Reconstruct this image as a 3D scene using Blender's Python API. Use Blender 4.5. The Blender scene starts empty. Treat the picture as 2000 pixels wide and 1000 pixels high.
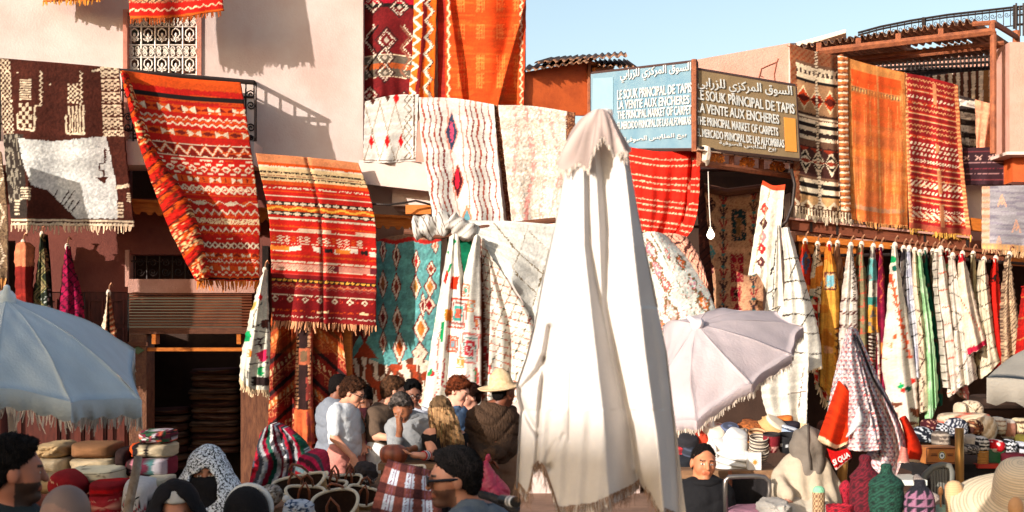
import bpy, math, random
import numpy as np
from mathutils import Vector
rng = np.random.default_rng(7)
random.seed(7)
SC = bpy.context.scene
COL = SC.collection
F, CH, HY = 2778.0, 2.15, 650.0          # focal length in photo pixels, eye height, horizon row
pi = math.pi

# ------------------------------------------------------------------ camera, sky, sun, exposure
cam = bpy.data.cameras.new('camera')
cam.lens = 50; cam.sensor_width = 36; cam.shift_y = 0.075
cam.clip_start = 0.1; cam.clip_end = 4000
cam.dof.use_dof = True; cam.dof.focus_distance = 15.5; cam.dof.aperture_fstop = 7.0
camo = bpy.data.objects.new('camera', cam); COL.objects.link(camo)
camo.location = (0, 0, CH); camo.rotation_euler = (pi / 2, 0, 0)
SC.camera = camo
SUN_AZ, SUN_EL = 40.0, 15.0              # light travels 40 degrees right of the view axis, sun 15 degrees up
world = bpy.data.worlds.new('World'); SC.world = world; world.use_nodes = True
wn = world.node_tree; wn.nodes.clear()
wo = wn.nodes.new('ShaderNodeOutputWorld'); wb = wn.nodes.new('ShaderNodeBackground')
sk = wn.nodes.new('ShaderNodeTexSky'); sk.sky_type = 'NISHITA'; sk.sun_disc = False
sk.sun_elevation = math.radians(SUN_EL); sk.sun_rotation = math.radians(180 + SUN_AZ)
sk.air_density = 1.0; sk.dust_density = 2.2; sk.ozone_density = 0.2
wb.inputs['Strength'].default_value = 0.15
wn.links.new(sk.outputs[0], wb.inputs[0]); wn.links.new(wb.outputs[0], wo.inputs[0])
sl = bpy.data.lights.new('sun', 'SUN'); sl.energy = 5.0; sl.angle = math.radians(0.5); sl.color = (1.0, 0.945, 0.885)
sun = bpy.data.objects.new('sun', sl); COL.objects.link(sun)
a_, e_ = math.radians(SUN_AZ), math.radians(SUN_EL)
SD = Vector((math.sin(a_) * math.cos(e_), math.cos(a_) * math.cos(e_), -math.sin(e_)))
sun.rotation_euler = SD.to_track_quat('-Z', 'Y').to_euler()
SC.view_settings.view_transform = 'Standard'
try: SC.view_settings.look = 'None'
except Exception: pass
SC.view_settings.exposure = 0.6; SC.view_settings.gamma = 1; SC.view_settings.use_curve_mapping = False

# ------------------------------------------------------------------ helpers
def P(px, py, Y): return ((px - 1000) / F * Y, Y, CH + (HY - py) / F * Y)
def lin(c):
    c = np.asarray(c, float)
    return np.where(c <= 0.04045, c / 12.92, ((c + 0.055) / 1.055) ** 2.4)
def rgb(*c): return tuple(v / 255 for v in c)
def wallY(px): return 19.1 / (1 - 0.35 * (px - 1000) / F)      # plane of the pink house on the left

MATS = {}
def mat(name, c=None, rough=0.8, vary=0.25, scale=8, bump=0.2, bscale=60, metal=0, stretch=(1, 1, 1), c2=None, spec=0.3, trans=0, sheen=0, thr=None):
    if name in MATS: return MATS[name]
    m = bpy.data.materials.new(name); m.use_nodes = True; MATS[name] = m
    n, l = m.node_tree.nodes, m.node_tree.links
    b = n['Principled BSDF']
    b.inputs['Roughness'].default_value = rough; b.inputs['Metallic'].default_value = metal
    b.inputs['Specular IOR Level'].default_value = spec
    if sheen: b.inputs['Sheen Weight'].default_value = sheen
    tc = n.new('ShaderNodeTexCoord'); mp = n.new('ShaderNodeMapping'); mp.inputs['Scale'].default_value = stretch
    l.new(tc.outputs['Object'], mp.inputs[0])
    nz = n.new('ShaderNodeTexNoise'); nz.inputs['Scale'].default_value = scale; nz.inputs['Detail'].default_value = 7; nz.inputs['Roughness'].default_value = 0.65
    l.new(mp.outputs[0], nz.inputs['Vector'])
    rp = n.new('ShaderNodeMapRange'); rp.inputs[1].default_value = 0.3; rp.inputs[2].default_value = 0.7
    if thr: rp.inputs[1].default_value, rp.inputs[2].default_value = thr
    l.new(nz.outputs[0], rp.inputs[0])
    if c is None:
        at = n.new('ShaderNodeAttribute'); at.attribute_name = 'Col'
        mx = n.new('ShaderNodeMix'); mx.data_type = 'RGBA'; mx.blend_type = 'MULTIPLY'
        mx.inputs[0].default_value = 1.0
        rp.inputs[3].default_value = 1 - vary; rp.inputs[4].default_value = 1.0
        l.new(at.outputs['Color'], mx.inputs[6]); l.new(rp.outputs[0], mx.inputs[7])
        l.new(mx.outputs[2], b.inputs['Base Color'])
    else:
        mx = n.new('ShaderNodeMix'); mx.data_type = 'RGBA'
        a = lin(c); z = lin(c2) if c2 is not None else a * (1 - vary)
        mx.inputs[6].default_value = (*z, 1); mx.inputs[7].default_value = (*a, 1)
        l.new(rp.outputs[0], mx.inputs[0]); l.new(mx.outputs[2], b.inputs['Base Color'])
    if bump:
        n2 = n.new('ShaderNodeTexNoise'); n2.inputs['Scale'].default_value = bscale; n2.inputs['Detail'].default_value = 4
        l.new(mp.outputs[0], n2.inputs['Vector'])
        bp = n.new('ShaderNodeBump'); bp.inputs['Strength'].default_value = bump; bp.inputs['Distance'].default_value = 0.02
        l.new(n2.outputs[0], bp.inputs['Height']); l.new(bp.outputs[0], b.inputs['Normal'])
    if trans:
        t = n.new('ShaderNodeBsdfTranslucent'); ms = n.new('ShaderNodeMixShader'); ms.inputs[0].default_value = trans
        l.new(mx.outputs[2], t.inputs[0]); l.new(b.outputs[0], ms.inputs[1]); l.new(t.outputs[0], ms.inputs[2])
        l.new(ms.outputs[0], n['Material Output'].inputs[0])
    return m

ORIG = {}
def obj(name, verts, faces, m, parent=None, cols=None, smooth=True, base=None):
    """faces: (n,4) / (n,3) array or list; world-space verts. Child meshes are stored relative to their thing's origin."""
    verts = np.asarray(verts, float).reshape(-1, 3)
    if parent is not None: o0 = ORIG[parent.name]
    else:
        if base is None:
            lo, hi = verts.min(0), verts.max(0); base = ((lo[0] + hi[0]) / 2, (lo[1] + hi[1]) / 2, lo[2])
        o0 = np.array(base, float)
    me = bpy.data.meshes.new(name)
    v = verts - o0
    if isinstance(faces, np.ndarray):
        k = faces.shape[1]
        me.vertices.add(len(v)); me.vertices.foreach_set('co', v.astype(np.float32).ravel())
        me.loops.add(faces.size); me.loops.foreach_set('vertex_index', faces.astype(np.int32).ravel())
        me.polygons.add(len(faces)); me.polygons.foreach_set('loop_start', (np.arange(len(faces)) * k).astype(np.int32))
        me.update(calc_edges=True)
    else:
        me.from_pydata(v.tolist(), [], [tuple(int(q) for q in f) for f in faces])
    if cols is not None:
        at = me.color_attributes.new('Col', 'FLOAT_COLOR', 'POINT')
        c4 = np.ones((len(v), 4), np.float32); c4[:, :3] = cols
        at.data.foreach_set('color', c4.ravel())
    me.polygons.foreach_set('use_smooth', np.full(len(me.polygons), smooth))
    me.materials.append(m)
    o = bpy.data.objects.new(name, me); COL.objects.link(o)
    if parent is not None: o.parent = parent; ORIG[o.name] = o0
    else: o.location = o0; ORIG[o.name] = o0
    return o
def tag(o, label, cat, group=None):
    o['label'] = label; o['category'] = cat
    if group: o['group'] = group
    return o
def thing(name, label, cat, loc, group=None):
    o = bpy.data.objects.new(name, None); COL.objects.link(o); o.location = loc; o.empty_display_size = 0.1
    ORIG[o.name] = np.array(loc, float); return tag(o, label, cat, group)
def struct(o): o['kind'] = 'structure'; return o
def stuff(o): o['kind'] = 'stuff'; return o
def copy_thing(o, dloc, label=None, group=None):
    c = o.copy(); COL.objects.link(c); c.location = (o.location[0] + dloc[0], o.location[1] + dloc[1], o.location[2] + dloc[2])
    if label: c['label'] = label
    if group: c['group'] = group
    ORIG[c.name] = np.array(c.location)
    def rec(a, b):
        for ch in [q for q in COL.objects if q.parent == a]:
            d = ch.copy(); COL.objects.link(d); d.parent = b; rec(ch, d)
    rec(o, c); return c

class MB:
    def __init__(s): s.v = []; s.f = []; s.c = []; s.n = 0
    def add(s, v, f, col=None):
        v = np.asarray(v, float).reshape(-1, 3)
        s.v.append(v); s.f += [tuple(int(q) + s.n for q in ff) for ff in f]; s.n += len(v)
        s.c.append(np.tile(lin(col if col is not None else (1, 1, 1)), (len(v), 1)))
        return s
    def hexa(s, p, col=None):   # p: 4 front corners then 4 back corners, same order
        return s.add(p, [(0, 1, 2, 3), (7, 6, 5, 4), (0, 4, 5, 1), (1, 5, 6, 2), (2, 6, 7, 3), (3, 7, 4, 0)], col)
    def box(s, lo, hi, col=None):
        x0, y0, z0 = lo; x1, y1, z1 = hi
        return s.hexa([(x0, y0, z0), (x1, y0, z0), (x1, y0, z1), (x0, y0, z1), (x0, y1, z0), (x1, y1, z0), (x1, y1, z1), (x0, y1, z1)], col)
    def pxq(s, q, Y, t, col=None):   # px quad (list of 4 (px,py)), depth Y (number or list), thickness t going away
        if not hasattr(Y, '__len__'): Y = [Y] * len(q)
        a = [P(x, y, d) for (x, y), d in zip(q, Y)]
        return s.prism(a, (0, t, 0), col)
    def pxr(s, x0, y0, x1, y1, Y, t, col=None): return s.pxq([(x0, y1), (x1, y1), (x1, y0), (x0, y0)], Y, t, col)
    def prism(s, a, off, col=None):
        n = len(a); b = [tuple(np.add(q, off)) for q in a]
        f = [tuple(range(n)), tuple(reversed(range(n, 2 * n)))] + [(i, i + n, (i + 1) % n + n, (i + 1) % n) for i in range(n)]
        return s.add(list(a) + b, f, col)
    def tube(s, pts, r, n=6, closed=False, col=None, cap=True):
        pts = np.asarray(pts, float); m = len(pts)
        rr = np.full(m, r, float) if np.isscalar(r) else np.asarray(r, float)
        if closed: tg = np.roll(pts, -1, 0) - np.roll(pts, 1, 0)
        else: tg = np.gradient(pts, axis=0)
        tg /= np.linalg.norm(tg, axis=1)[:, None] + 1e-12
        up = np.array([0, 0, 1.0])
        if abs(tg[0][2]) > 0.9: up = np.array([0, 1.0, 0])
        V = []; u = np.cross(tg[0], up); u /= np.linalg.norm(u)
        for i in range(m):
            u = u - tg[i] * u.dot(tg[i]); u /= np.linalg.norm(u) + 1e-12; w = np.cross(tg[i], u)
            for k in range(n):
                a = 2 * pi * k / n; V.append(pts[i] + rr[i] * (math.cos(a) * u + math.sin(a) * w))
        Fc = []
        for i in range(m if closed else m - 1):
            j = (i + 1) % m
            for k in range(n): Fc.append((i * n + k, i * n + (k + 1) % n, j * n + (k + 1) % n, j * n + k))
        if cap and not closed: Fc += [tuple(reversed(range(n))), tuple(range((m - 1) * n, m * n))]
        return s.add(V, Fc, col)
    def lathe(s, c, prof, n=20, axis=(0, 0, 1), col=None, wob=0, sq=(1, 1), cap=True):
        ax = Vector(axis).normalized(); q = Vector((0, 0, 1)).rotation_difference(ax).to_matrix()
        V = []
        for i, (r, z) in enumerate(prof):
            for k in range(n):
                a = 2 * pi * k / n; r2 = r * (1 + wob * math.sin(3 * a + i) * 0.5 + wob * math.sin(5 * a + 2 * i) * 0.5)
                V.append(np.array(q @ Vector((r2 * math.cos(a) * sq[0], r2 * math.sin(a) * sq[1], z))) + np.array(c))
        Fc = []
        for i in range(len(prof) - 1):
            for k in range(n): Fc.append((i * n + k, i * n + (k + 1) % n, (i + 1) * n + (k + 1) % n, (i + 1) * n + k))
        if cap: Fc += [tuple(reversed(range(n))), tuple(range((len(prof) - 1) * n, len(prof) * n))]
        return s.add(V, Fc, col)
    def ell(s, c, r, n=14, m=9, col=None, axis=(0, 0, 1)):
        pr = [(max(math.sin(pi * i / m), 1e-3), -math.cos(pi * i / m)) for i in range(m + 1)]
        b = MB().lathe((0, 0, 0), pr, n); v = np.concatenate(b.v) * np.array(r)
        q = np.array(Vector((0, 0, 1)).rotation_difference(Vector(axis).normalized()).to_matrix())
        return s.add(v @ q.T + np.array(c), b.f, col)
    def build(s, name, m, parent=None, smooth=False, base=None):
        return obj(name, np.concatenate(s.v), s.f, m, parent, np.concatenate(s.c), smooth, base)
def shade_auto(o, ang=40):
    me = o.data; me.polygons.foreach_set('use_smooth', np.ones(len(me.polygons), bool))
    try: me.set_sharp_from_angle(angle=math.radians(ang))
    except Exception: pass
    return o

# ---------------- value noise and the carpet painter
def vn(x, y, seed=0):
    x = np.asarray(x, float); y = np.asarray(y, float)
    xi, yi = np.floor(x).astype(np.int64), np.floor(y).astype(np.int64); fx, fy = x - xi, y - yi
    fx, fy = fx * fx * (3 - 2 * fx), fy * fy * (3 - 2 * fy)
    def h(a, b):
        q = (a * 374761393 + b * 668265263 + seed * 974711) & 0xffffffff
        q = ((q ^ (q >> 13)) * 1274126177) & 0xffffffff
        return ((q ^ (q >> 16)) & 0xffff) / 65535.0
    return (h(xi, yi) * (1 - fx) + h(xi + 1, yi) * fx) * (1 - fy) + (h(xi, yi + 1) * (1 - fx) + h(xi + 1, yi + 1) * fx) * fy
def fbm(x, y, seed=0): return 0.55 * vn(x, y, seed) + 0.3 * vn(x * 2.1, y * 2.1, seed + 1) + 0.15 * vn(x * 4.3, y * 4.3, seed + 2)
tri = lambda t: np.abs(((t) % 1.0) * 2 - 1)      # triangle wave 0..1
class Canvas:
    def __init__(s, X, Y, U, V):
        s.X, s.Y, s.U, s.V = X, Y, U, V; s.c = np.zeros(X.shape + (3,)); s.h = np.zeros(X.shape)
        s.jx = (vn(X * .35, Y * .35, 11) - .5); s.jy = (vn(X * .35, Y * .35, 12) - .5)
    def fill(s, c): s.c[:] = c; return s
    def m(s, k, c, a=1.0):
        k = np.asarray(k)
        s.c[k] = s.c[k] * (1 - a) + np.array(c) * a; return s
    def band(s, v0, v1, c, wob=0.0): s.m((s.V + wob * s.jy >= v0) & (s.V + wob * s.jy < v1), c); return s
    def dist(s, pts, closed=False, rag=0):
        d = np.full(s.X.shape, 1e9); X, Y = s.X + rag * s.jx, s.Y + rag * s.jy
        pts = list(pts) + ([pts[0]] if closed else [])
        for (x0, y0), (x1, y1) in zip(pts[:-1], pts[1:]):
            dx, dy = x1 - x0, y1 - y0; L = dx * dx + dy * dy + 1e-9
            t = np.clip(((X - x0) * dx + (Y - y0) * dy) / L, 0, 1)
            d = np.minimum(d, np.hypot(X - x0 - t * dx, Y - y0 - t * dy))
        return d
    def line(s, pts, w, c, rag=0, closed=False): s.m(s.dist(pts, closed, rag) < w / 2, c); return s
    def inside(s, pts, rag=0):
        X, Y = s.X + rag * s.jx, s.Y + rag * s.jy; k = np.zeros(X.shape, bool); n = len(pts)
        for i in range(n):
            (x0, y0), (x1, y1) = pts[i], pts[(i + 1) % n]
            if y0 == y1: continue
            k ^= ((y0 > Y) != (y1 > Y)) & (X < (x1 - x0) * (Y - y0) / (y1 - y0) + x0)
        return k
    def poly(s, pts, c, rag=0): s.m(s.inside(pts, rag), c); return s
    def diam(s, x, y, rx, ry, c, r0=0, rag=0):
        d = np.abs(s.X + rag * s.jx - x) / rx + np.abs(s.Y + rag * s.jy - y) / ry; s.m((d < 1) & (d >= r0), c); return s
    def rect(s, x0, y0, x1, y1, c, rag=0):
        X, Y = s.X + rag * s.jx, s.Y + rag * s.jy; s.m((X > x0) & (X < x1) & (Y > y0) & (Y < y1), c); return s
    def row(s, v0, v1, n, fn, c, ph=0.0, every=(1, 0), u0=0, u1=1):
        t = s.U * n + ph; i = np.floor(t).astype(int); a = (t - i) * 2 - 1; b = (s.V - v0) / (v1 - v0) * 2 - 1
        s.m((np.abs(b) <= 1) & (s.U >= u0) & (s.U <= u1) & (i % every[0] == every[1]) & fn(a, b), c); return s
    def zig(s, v0, amp, n, th, c, ph=0, u0=0, u1=1): s.m((np.abs(s.V - v0 - amp * (tri(s.U * n + ph) - .5) * 2) < th) & (s.U >= u0) & (s.U <= u1), c); return s
    def mottle(s, a=0.15, sx=.12, sy=.12, seed=3):
        s.c *= (1 - a + 2 * a * fbm(s.X * sx, s.Y * sy, seed))[..., None]; return s
    def weave(s, a=0.12, fx=.5, fy=.5): s.c *= (1 - a * vn(s.X * fx, s.Y * fy, 77))[..., None]; return s
bow = lambda a, b: np.abs(b) < np.abs(a)
dia = lambda a, b: np.abs(a) + np.abs(b) < 1
diar = lambda a, b: (np.abs(a) + np.abs(b) < 1) & (np.abs(a) + np.abs(b) > .5)
dsm = lambda a, b: np.abs(a) + np.abs(b) < .45
xx = lambda a, b: np.abs(np.abs(a) - np.abs(b)) < .3
blk = lambda w: (lambda a, b: np.abs(a) < w)

def polyl(pts, t):
    p = np.asarray(pts, float)
    if len(p) == 2: return p[0] + (p[1] - p[0]) * t[:, None]
    d = np.r_[0, np.cumsum(np.hypot(*np.diff(p, axis=0).T))]; d /= d[-1]
    # Catmull-Rom style smooth interpolation through the points
    from_t = np.clip(t, 0, 1); i = np.clip(np.searchsorted(d, from_t, 'right') - 1, 0, len(p) - 2)
    h = d[i + 1] - d[i]; s = (from_t - d[i]) / h
    g = np.zeros_like(p); g[1:-1] = (p[2:] - p[:-2]) / (d[2:] - d[:-2])[:, None]; g[0] = (p[1] - p[0]) / (d[1] - d[0]); g[-1] = (p[-1] - p[-2]) / (d[-1] - d[-2])
    s = s[:, None]; h = h[:, None]
    return (2 * s**3 - 3 * s**2 + 1) * p[i] + (s**3 - 2 * s**2 + s) * h * g[i] + (-2 * s**3 + 3 * s**2) * p[i + 1] + (s**3 - s**2) * h * g[i + 1]

def cloth(name, top, bottom, left, right, Y, paint, label=None, cat='carpet', group=None, parent=None, res=1.9, thick=0.02, pile=0.0,
          fold=(), bulge=0.0, fr=None, frl=12, frc=rgb(220, 190, 150), frs=3.2, m=None, extra=None, hem=0, blobs=0.0, frtop=False, rag=1.5):
    """A hanging textile: four edges (photo pixels) at depth Y (number or f(u,v)), with folds, bulge, thickness, a back and an optional fringe part."""
    left = left or [top[0], bottom[0]]; right = right or [top[-1], bottom[-1]]
    L = lambda p: np.hypot(*np.diff(np.asarray(p, float), axis=0).T).sum()
    nu = max(6, int((L(top) + L(bottom)) / 2 / res)); nv = max(6, int((L(left) + L(right)) / 2 / res))
    nu = min(nu, 230); nv = min(nv, 300)
    u = np.linspace(0, 1, nu); v = np.linspace(0, 1, nv)
    T, B, Le, R = polyl(top, u), polyl(bottom, u), polyl(left, v), polyl(right, v)
    U, V = np.meshgrid(u, v, indexing='ij'); a, b = U[..., None], V[..., None]
    S = (1 - b) * T[:, None] + b * B[:, None] + (1 - a) * Le[None] + a * R[None] \
        - ((1 - a) * (1 - b) * T[0] + a * (1 - b) * T[-1] + (1 - a) * b * B[0] + a * b * B[-1])
    X, Yp = S[..., 0], S[..., 1]
    if rag:
        ph = vn(V * 37, V * 0, sum(map(ord, name + (label or ''))) % 97) - .5
        X = X + rag * ph * np.abs(2 * U - 1) ** 6; 
        Yp = Yp + rag * (vn(U * 23, U * 0, 5) - .5) * V ** 8
    jit = vn(X * .55, Yp * .55, 41) - .5; jit2 = vn(X * .5, Yp * .5, 42) - .5; wj = 1.3
    cv = Canvas(X + wj * jit, Yp + wj * jit2, np.clip(U + wj * jit / (nu * res), 0, 1), np.clip(V + wj * jit2 / (nv * res), 0, 1)); paint(cv)
    cv.c *= (.90 + .20 * vn(U * 1.5, V * 26, 43))[..., None] * (.93 + .14 * vn(X * .9, Yp * .9, 44))[..., None]
    D = (Y(U, V) if callable(Y) else np.full(U.shape, float(Y)))
    for (am, fq, ph, sk_) in fold: D = D + am * np.sin(2 * pi * (fq * U + ph + sk_ * V)) * np.minimum(1, .25 + V)
    if not parent: sd_ = sum(map(ord, label or name)) % 17 / 17; D = D - .035 * np.sin(2 * pi * (1.7 * U + sd_)) * V ** 3 - .02 * np.sin(2 * pi * (3.3 * U + 2 * sd_)) * V ** 6
    if bulge: D = D - bulge * np.sqrt(np.clip(1 - (2 * U - 1) ** 2, 0, 1))
    if extra: D = D + extra(U, V)
    if blobs: D = D - blobs * fbm(X * .05, Yp * .05, 21)
    pile = pile * .5
    if pile: D = D - pile * vn(X * .45, Yp * .45, 9) - pile * .6 * vn(X * .2, Yp * .2, 8)
    D = D - cv.h
    W = np.stack([(X - 1000) / F * D, D, CH + (HY - Yp) / F * D], -1)
    vf = W.reshape(-1, 3); idx = np.arange(nu * nv).reshape(nu, nv)
    q = np.stack([idx[:-1, :-1], idx[1:, :-1], idx[1:, 1:], idx[:-1, 1:]], -1).reshape(-1, 4)[:, ::-1]
    cf = lin(np.clip(cv.c, 0, 1)).reshape(-1, 3)
    # back sheet (coarse) and a rim that joins it to the front
    bi = np.unique(np.r_[np.arange(0, nu, 4), nu - 1]); bj = np.unique(np.r_[np.arange(0, nv, 4), nv - 1])
    dy = np.array([0, thick, 0]); bd = np.minimum(D.max(), np.maximum(D + thick, (D + thick if not bulge else D.max() + thick * .3 + 0 * D)))
    bd = D + thick if not bulge else np.maximum(D + thick, D.max() - 0.0)
    Wb = np.stack([(X - 1000) / F * D, bd, CH + (HY - Yp) / F * D], -1)
    bv = Wb[np.ix_(bi, bj)].reshape(-1, 3); n0 = len(vf); k = np.arange(len(bi) * len(bj)).reshape(len(bi), len(bj)) + n0
    qb = np.stack([k[:-1, :-1], k[1:, :-1], k[1:, 1:], k[:-1, 1:]], -1).reshape(-1, 4)
    ring = np.r_[idx[:, 0], idx[-1, 1:], idx[-2::-1, -1], idx[0, -2:0:-1]]; n1 = n0 + len(bv)
    rv = Wb.reshape(-1, 3)[ring]; r2 = np.arange(len(ring)) + n1; rn = np.roll(np.arange(len(ring)), -1)
    qr = np.stack([ring, r2, r2[rn], ring[rn]], -1)[:, ::-1]
    allv = np.concatenate([vf, bv, rv]); cb = cf.reshape(nu, nv, 3)[np.ix_(bi, bj)].reshape(-1, 3) * .8
    allc = np.concatenate([cf, cb, cf[ring]])
    o = obj(name, allv, np.concatenate([q, qb, qr]), m or CLOTH, parent, allc, True)
    if label: tag(o, label, cat, group)
    if fr: fringe(W[:, -1] if fr == 'b' else W[:, 0], np.array([0, 0, -1.0]), frl, frs, frc, o, cv.c[:, -1])
    return o
def fringe(line, dr, lpx, spx, c, parent, under=None, wid=.42, name='fringe'):
    """threads hanging from a world-space line"""
    line = np.asarray(line); d = np.r_[0, np.cumsum(np.linalg.norm(np.diff(line, axis=0), axis=1))]
    k = line[0][1] / F; n = max(3, int(d[-1] / (spx * k))); mb = MB()
    for i in range(n):
        if random.random() < .06: continue
        sway = .5 * (float(vn(np.array(i * .13), np.array(line[0][0] * 9), 3)) - .5)
        t = (i + .5 + random.uniform(-.5, .5)) / n * d[-1]
        p = np.array([np.interp(t, d, line[:, j]) for j in range(3)]); l = lpx * k * random.uniform(.45, 1.15) * (.7 + .6 * float(vn(np.array(i * .21), np.array(3.), 5))); w = spx * k * wid
        dd = np.array(dr) + np.array([sway + random.uniform(-.2, .2), random.uniform(-.15, .15), 0])
        p1 = p + dd * l * .5; p2 = p + (dd + np.array([random.uniform(-.12, .12), random.uniform(-.1, .1), 0])) * l
        vs = []
        for q, ww in ((p + np.array([0, 0, w]), w), (p1, w * .9), (p2, w * .55)):
            vs += [q + np.array([-ww, 0, 0]), q + np.array([ww, 0, 0]), q + np.array([0, ww * 1.3, 0]), ]
        fs = [(0, 1, 4, 3), (1, 2, 5, 4), (2, 0, 3, 5), (3, 4, 7, 6), (4, 5, 8, 7), (5, 3, 6, 8), (6, 7, 8)]
        mb.add(vs, fs, np.clip(np.array(c) * random.uniform(.75, 1.15), 0, 1))
    return stuff(mb.build(name, CLOTH, parent, smooth=False))

CLOTH = mat('woven_wool', None, 0.95, 0.16, 40, 0.5, 260, spec=0.1)
KILIM = mat('flat_weave', None, 0.9, 0.14, 60, 0.25, 400, spec=0.15)
THIN = mat('thin_cotton', None, 0.9, 0.08, 20, 0.15, 200, spec=0.1, trans=0.22)
SOLID = mat('painted_mix', None, 0.7, 0.2, 25, 0.2, 120)
SKIN = mat('skin', None, 0.55, 0.08, 30, 0.05, 200, spec=0.35)
HAIR = mat('hair', None, 0.85, 0.35, 120, 0.9, 160, spec=0.12, stretch=(1, 1, .4))
# ------------------------------------------------------------------ ground and buildings
PLASTER = mat('pink_plaster', rgb(206, 190, 181), 0.92, 0.16, 1.1, 0.2, 45, c2=rgb(192, 164, 153), thr=(.32, .66))
PLASTER2 = mat('salmon_plaster', rgb(196, 150, 134), 0.92, 0.2, 2.5, 0.4, 45, c2=rgb(172, 122, 104))
PLASTER_SHADE = mat('shaded_plaster', rgb(124, 70, 58), 0.92, 0.2, 2.5, 0.3, 45, c2=rgb(100, 52, 44))  # lower-storey plaster, darkened so the colour carries its shade
RUSTP = mat('rust_panel', rgb(186, 84, 36), 0.6, 0.3, 5, 0.15, 30, c2=rgb(150, 62, 26), thr=(.25, .6))
OCHRE = mat('orange_wood', rgb(206, 118, 40), 0.6, 0.3, 6, 0.3, 60, stretch=(1, 1, 9), c2=rgb(160, 82, 24))
BROWNW = mat('brown_wood', rgb(112, 66, 42), 0.65, 0.35, 8, 0.35, 60, stretch=(1, 1, 8), c2=rgb(70, 38, 24))
BEAMW = mat('beam_wood', rgb(136, 74, 48), 0.65, 0.35, 6, 0.3, 60, stretch=(1, 1, 8), c2=rgb(100, 50, 32))
DOORW = mat('red_door_wood', rgb(104, 46, 32), 0.55, 0.35, 5, 0.25, 60, stretch=(6, 6, 1), c2=rgb(62, 26, 18))
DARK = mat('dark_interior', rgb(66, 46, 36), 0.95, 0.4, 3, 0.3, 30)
IRON = mat('wrought_iron', rgb(56, 46, 42), 0.5, 0.3, 20, 0.1, 80, metal=.4)
WIRON = mat('white_iron', rgb(226, 214, 200), 0.5, 0.2, 20, 0.1, 80)
RUSTI = mat('rusted_iron', rgb(158, 92, 58), 0.75, 0.45, 14, 0.3, 80, c2=rgb(110, 60, 40))
ZINC = mat('corrugated_zinc', rgb(164, 122, 92), 0.75, 0.4, 4, 0.1, 60, c2=rgb(110, 74, 54))
SHUTM = mat('shutter_slats', rgb(120, 66, 40), 0.5, 0.3, 6, 0.1, 80, c2=rgb(90, 44, 28))
PAVE = mat('dusty_paving', rgb(150, 118, 98), 0.95, 0.3, 1.5, 0.5, 25, c2=rgb(110, 84, 70))
CREAM = mat('cream_concrete', rgb(220, 200, 178), 0.9, 0.15, 3, 0.2, 50)

g = struct(obj('ground', [(-600, -600, 0), (600, -600, 0), (600, 1500, 0), (-600, 1500, 0)], np.array([[0, 1, 2, 3]]), PAVE, None, None, False, (0, 0, 0)))
def slab(mb, x0, y0, x1, y1, o, t):      # piece of the left house's plane, o metres proud of it, t thick
    q = [(x0, y1), (x1, y1), (x1, y0), (x0, y0)]
    return mb.pxq(q, [wallY(x) - o for x, _ in q], t)
def wpx(px, py, o=0): return P(px, py, wallY(px) - o)
def scroll(cx, cy, r, Y, turns=1.6, dirx=1, diry=1, a0=0, n=16):
    pts = []
    for i in range(n + 1):
        t = i / n; a = a0 + turns * 2 * pi * t; rr = r * (1 - .82 * t)
        pts.append(P(cx + dirx * rr * math.cos(a), cy + diry * rr * math.sin(a), Y(cx) if callable(Y) else Y))
    return pts

house = thing('pink_house', 'pale pink plastered house with iron balcony and shop on its ground floor', 'house', wpx(350, 995)[:2] + (0,))
for (x0, y0, x1, y1) in [(-260, -260, 246, 272), (386, -260, 709, 272), (246, -260, 386, 22), (-260, 272, 709, 326)]:
    slab(MB(), x0, y0, x1, y1, 0, .3).build('wall', PLASTER, house)
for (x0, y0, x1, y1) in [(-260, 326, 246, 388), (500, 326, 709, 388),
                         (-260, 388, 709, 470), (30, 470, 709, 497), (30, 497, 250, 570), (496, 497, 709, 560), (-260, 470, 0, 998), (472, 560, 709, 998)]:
    slab(MB(), x0, y0, x1, y1, 0, .3).build('wall', PLASTER_SHADE, house)
MB().hexa([wpx(709.5, 998), P(712, 998, 21), P(712, -260, 21), wpx(709.5, -260), wpx(700, 998, -.3), P(700, 998, 21), P(700, -260, 21), wpx(700, -260, -.3)]).build('side_wall', PLASTER, house)
for (x0, y0, x1, y1, d) in [(240, 320, 505, 392, .8), (-5, 465, 35, 640, .9), (246, 490, 500, 562, .7)]:      # dark recesses; the first is added to stand for deep shade under the balcony
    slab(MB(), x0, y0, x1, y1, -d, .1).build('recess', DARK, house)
slab(MB(), 244, 20, 390, 274, -.5, .1).build('recess', DARK, house)
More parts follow.
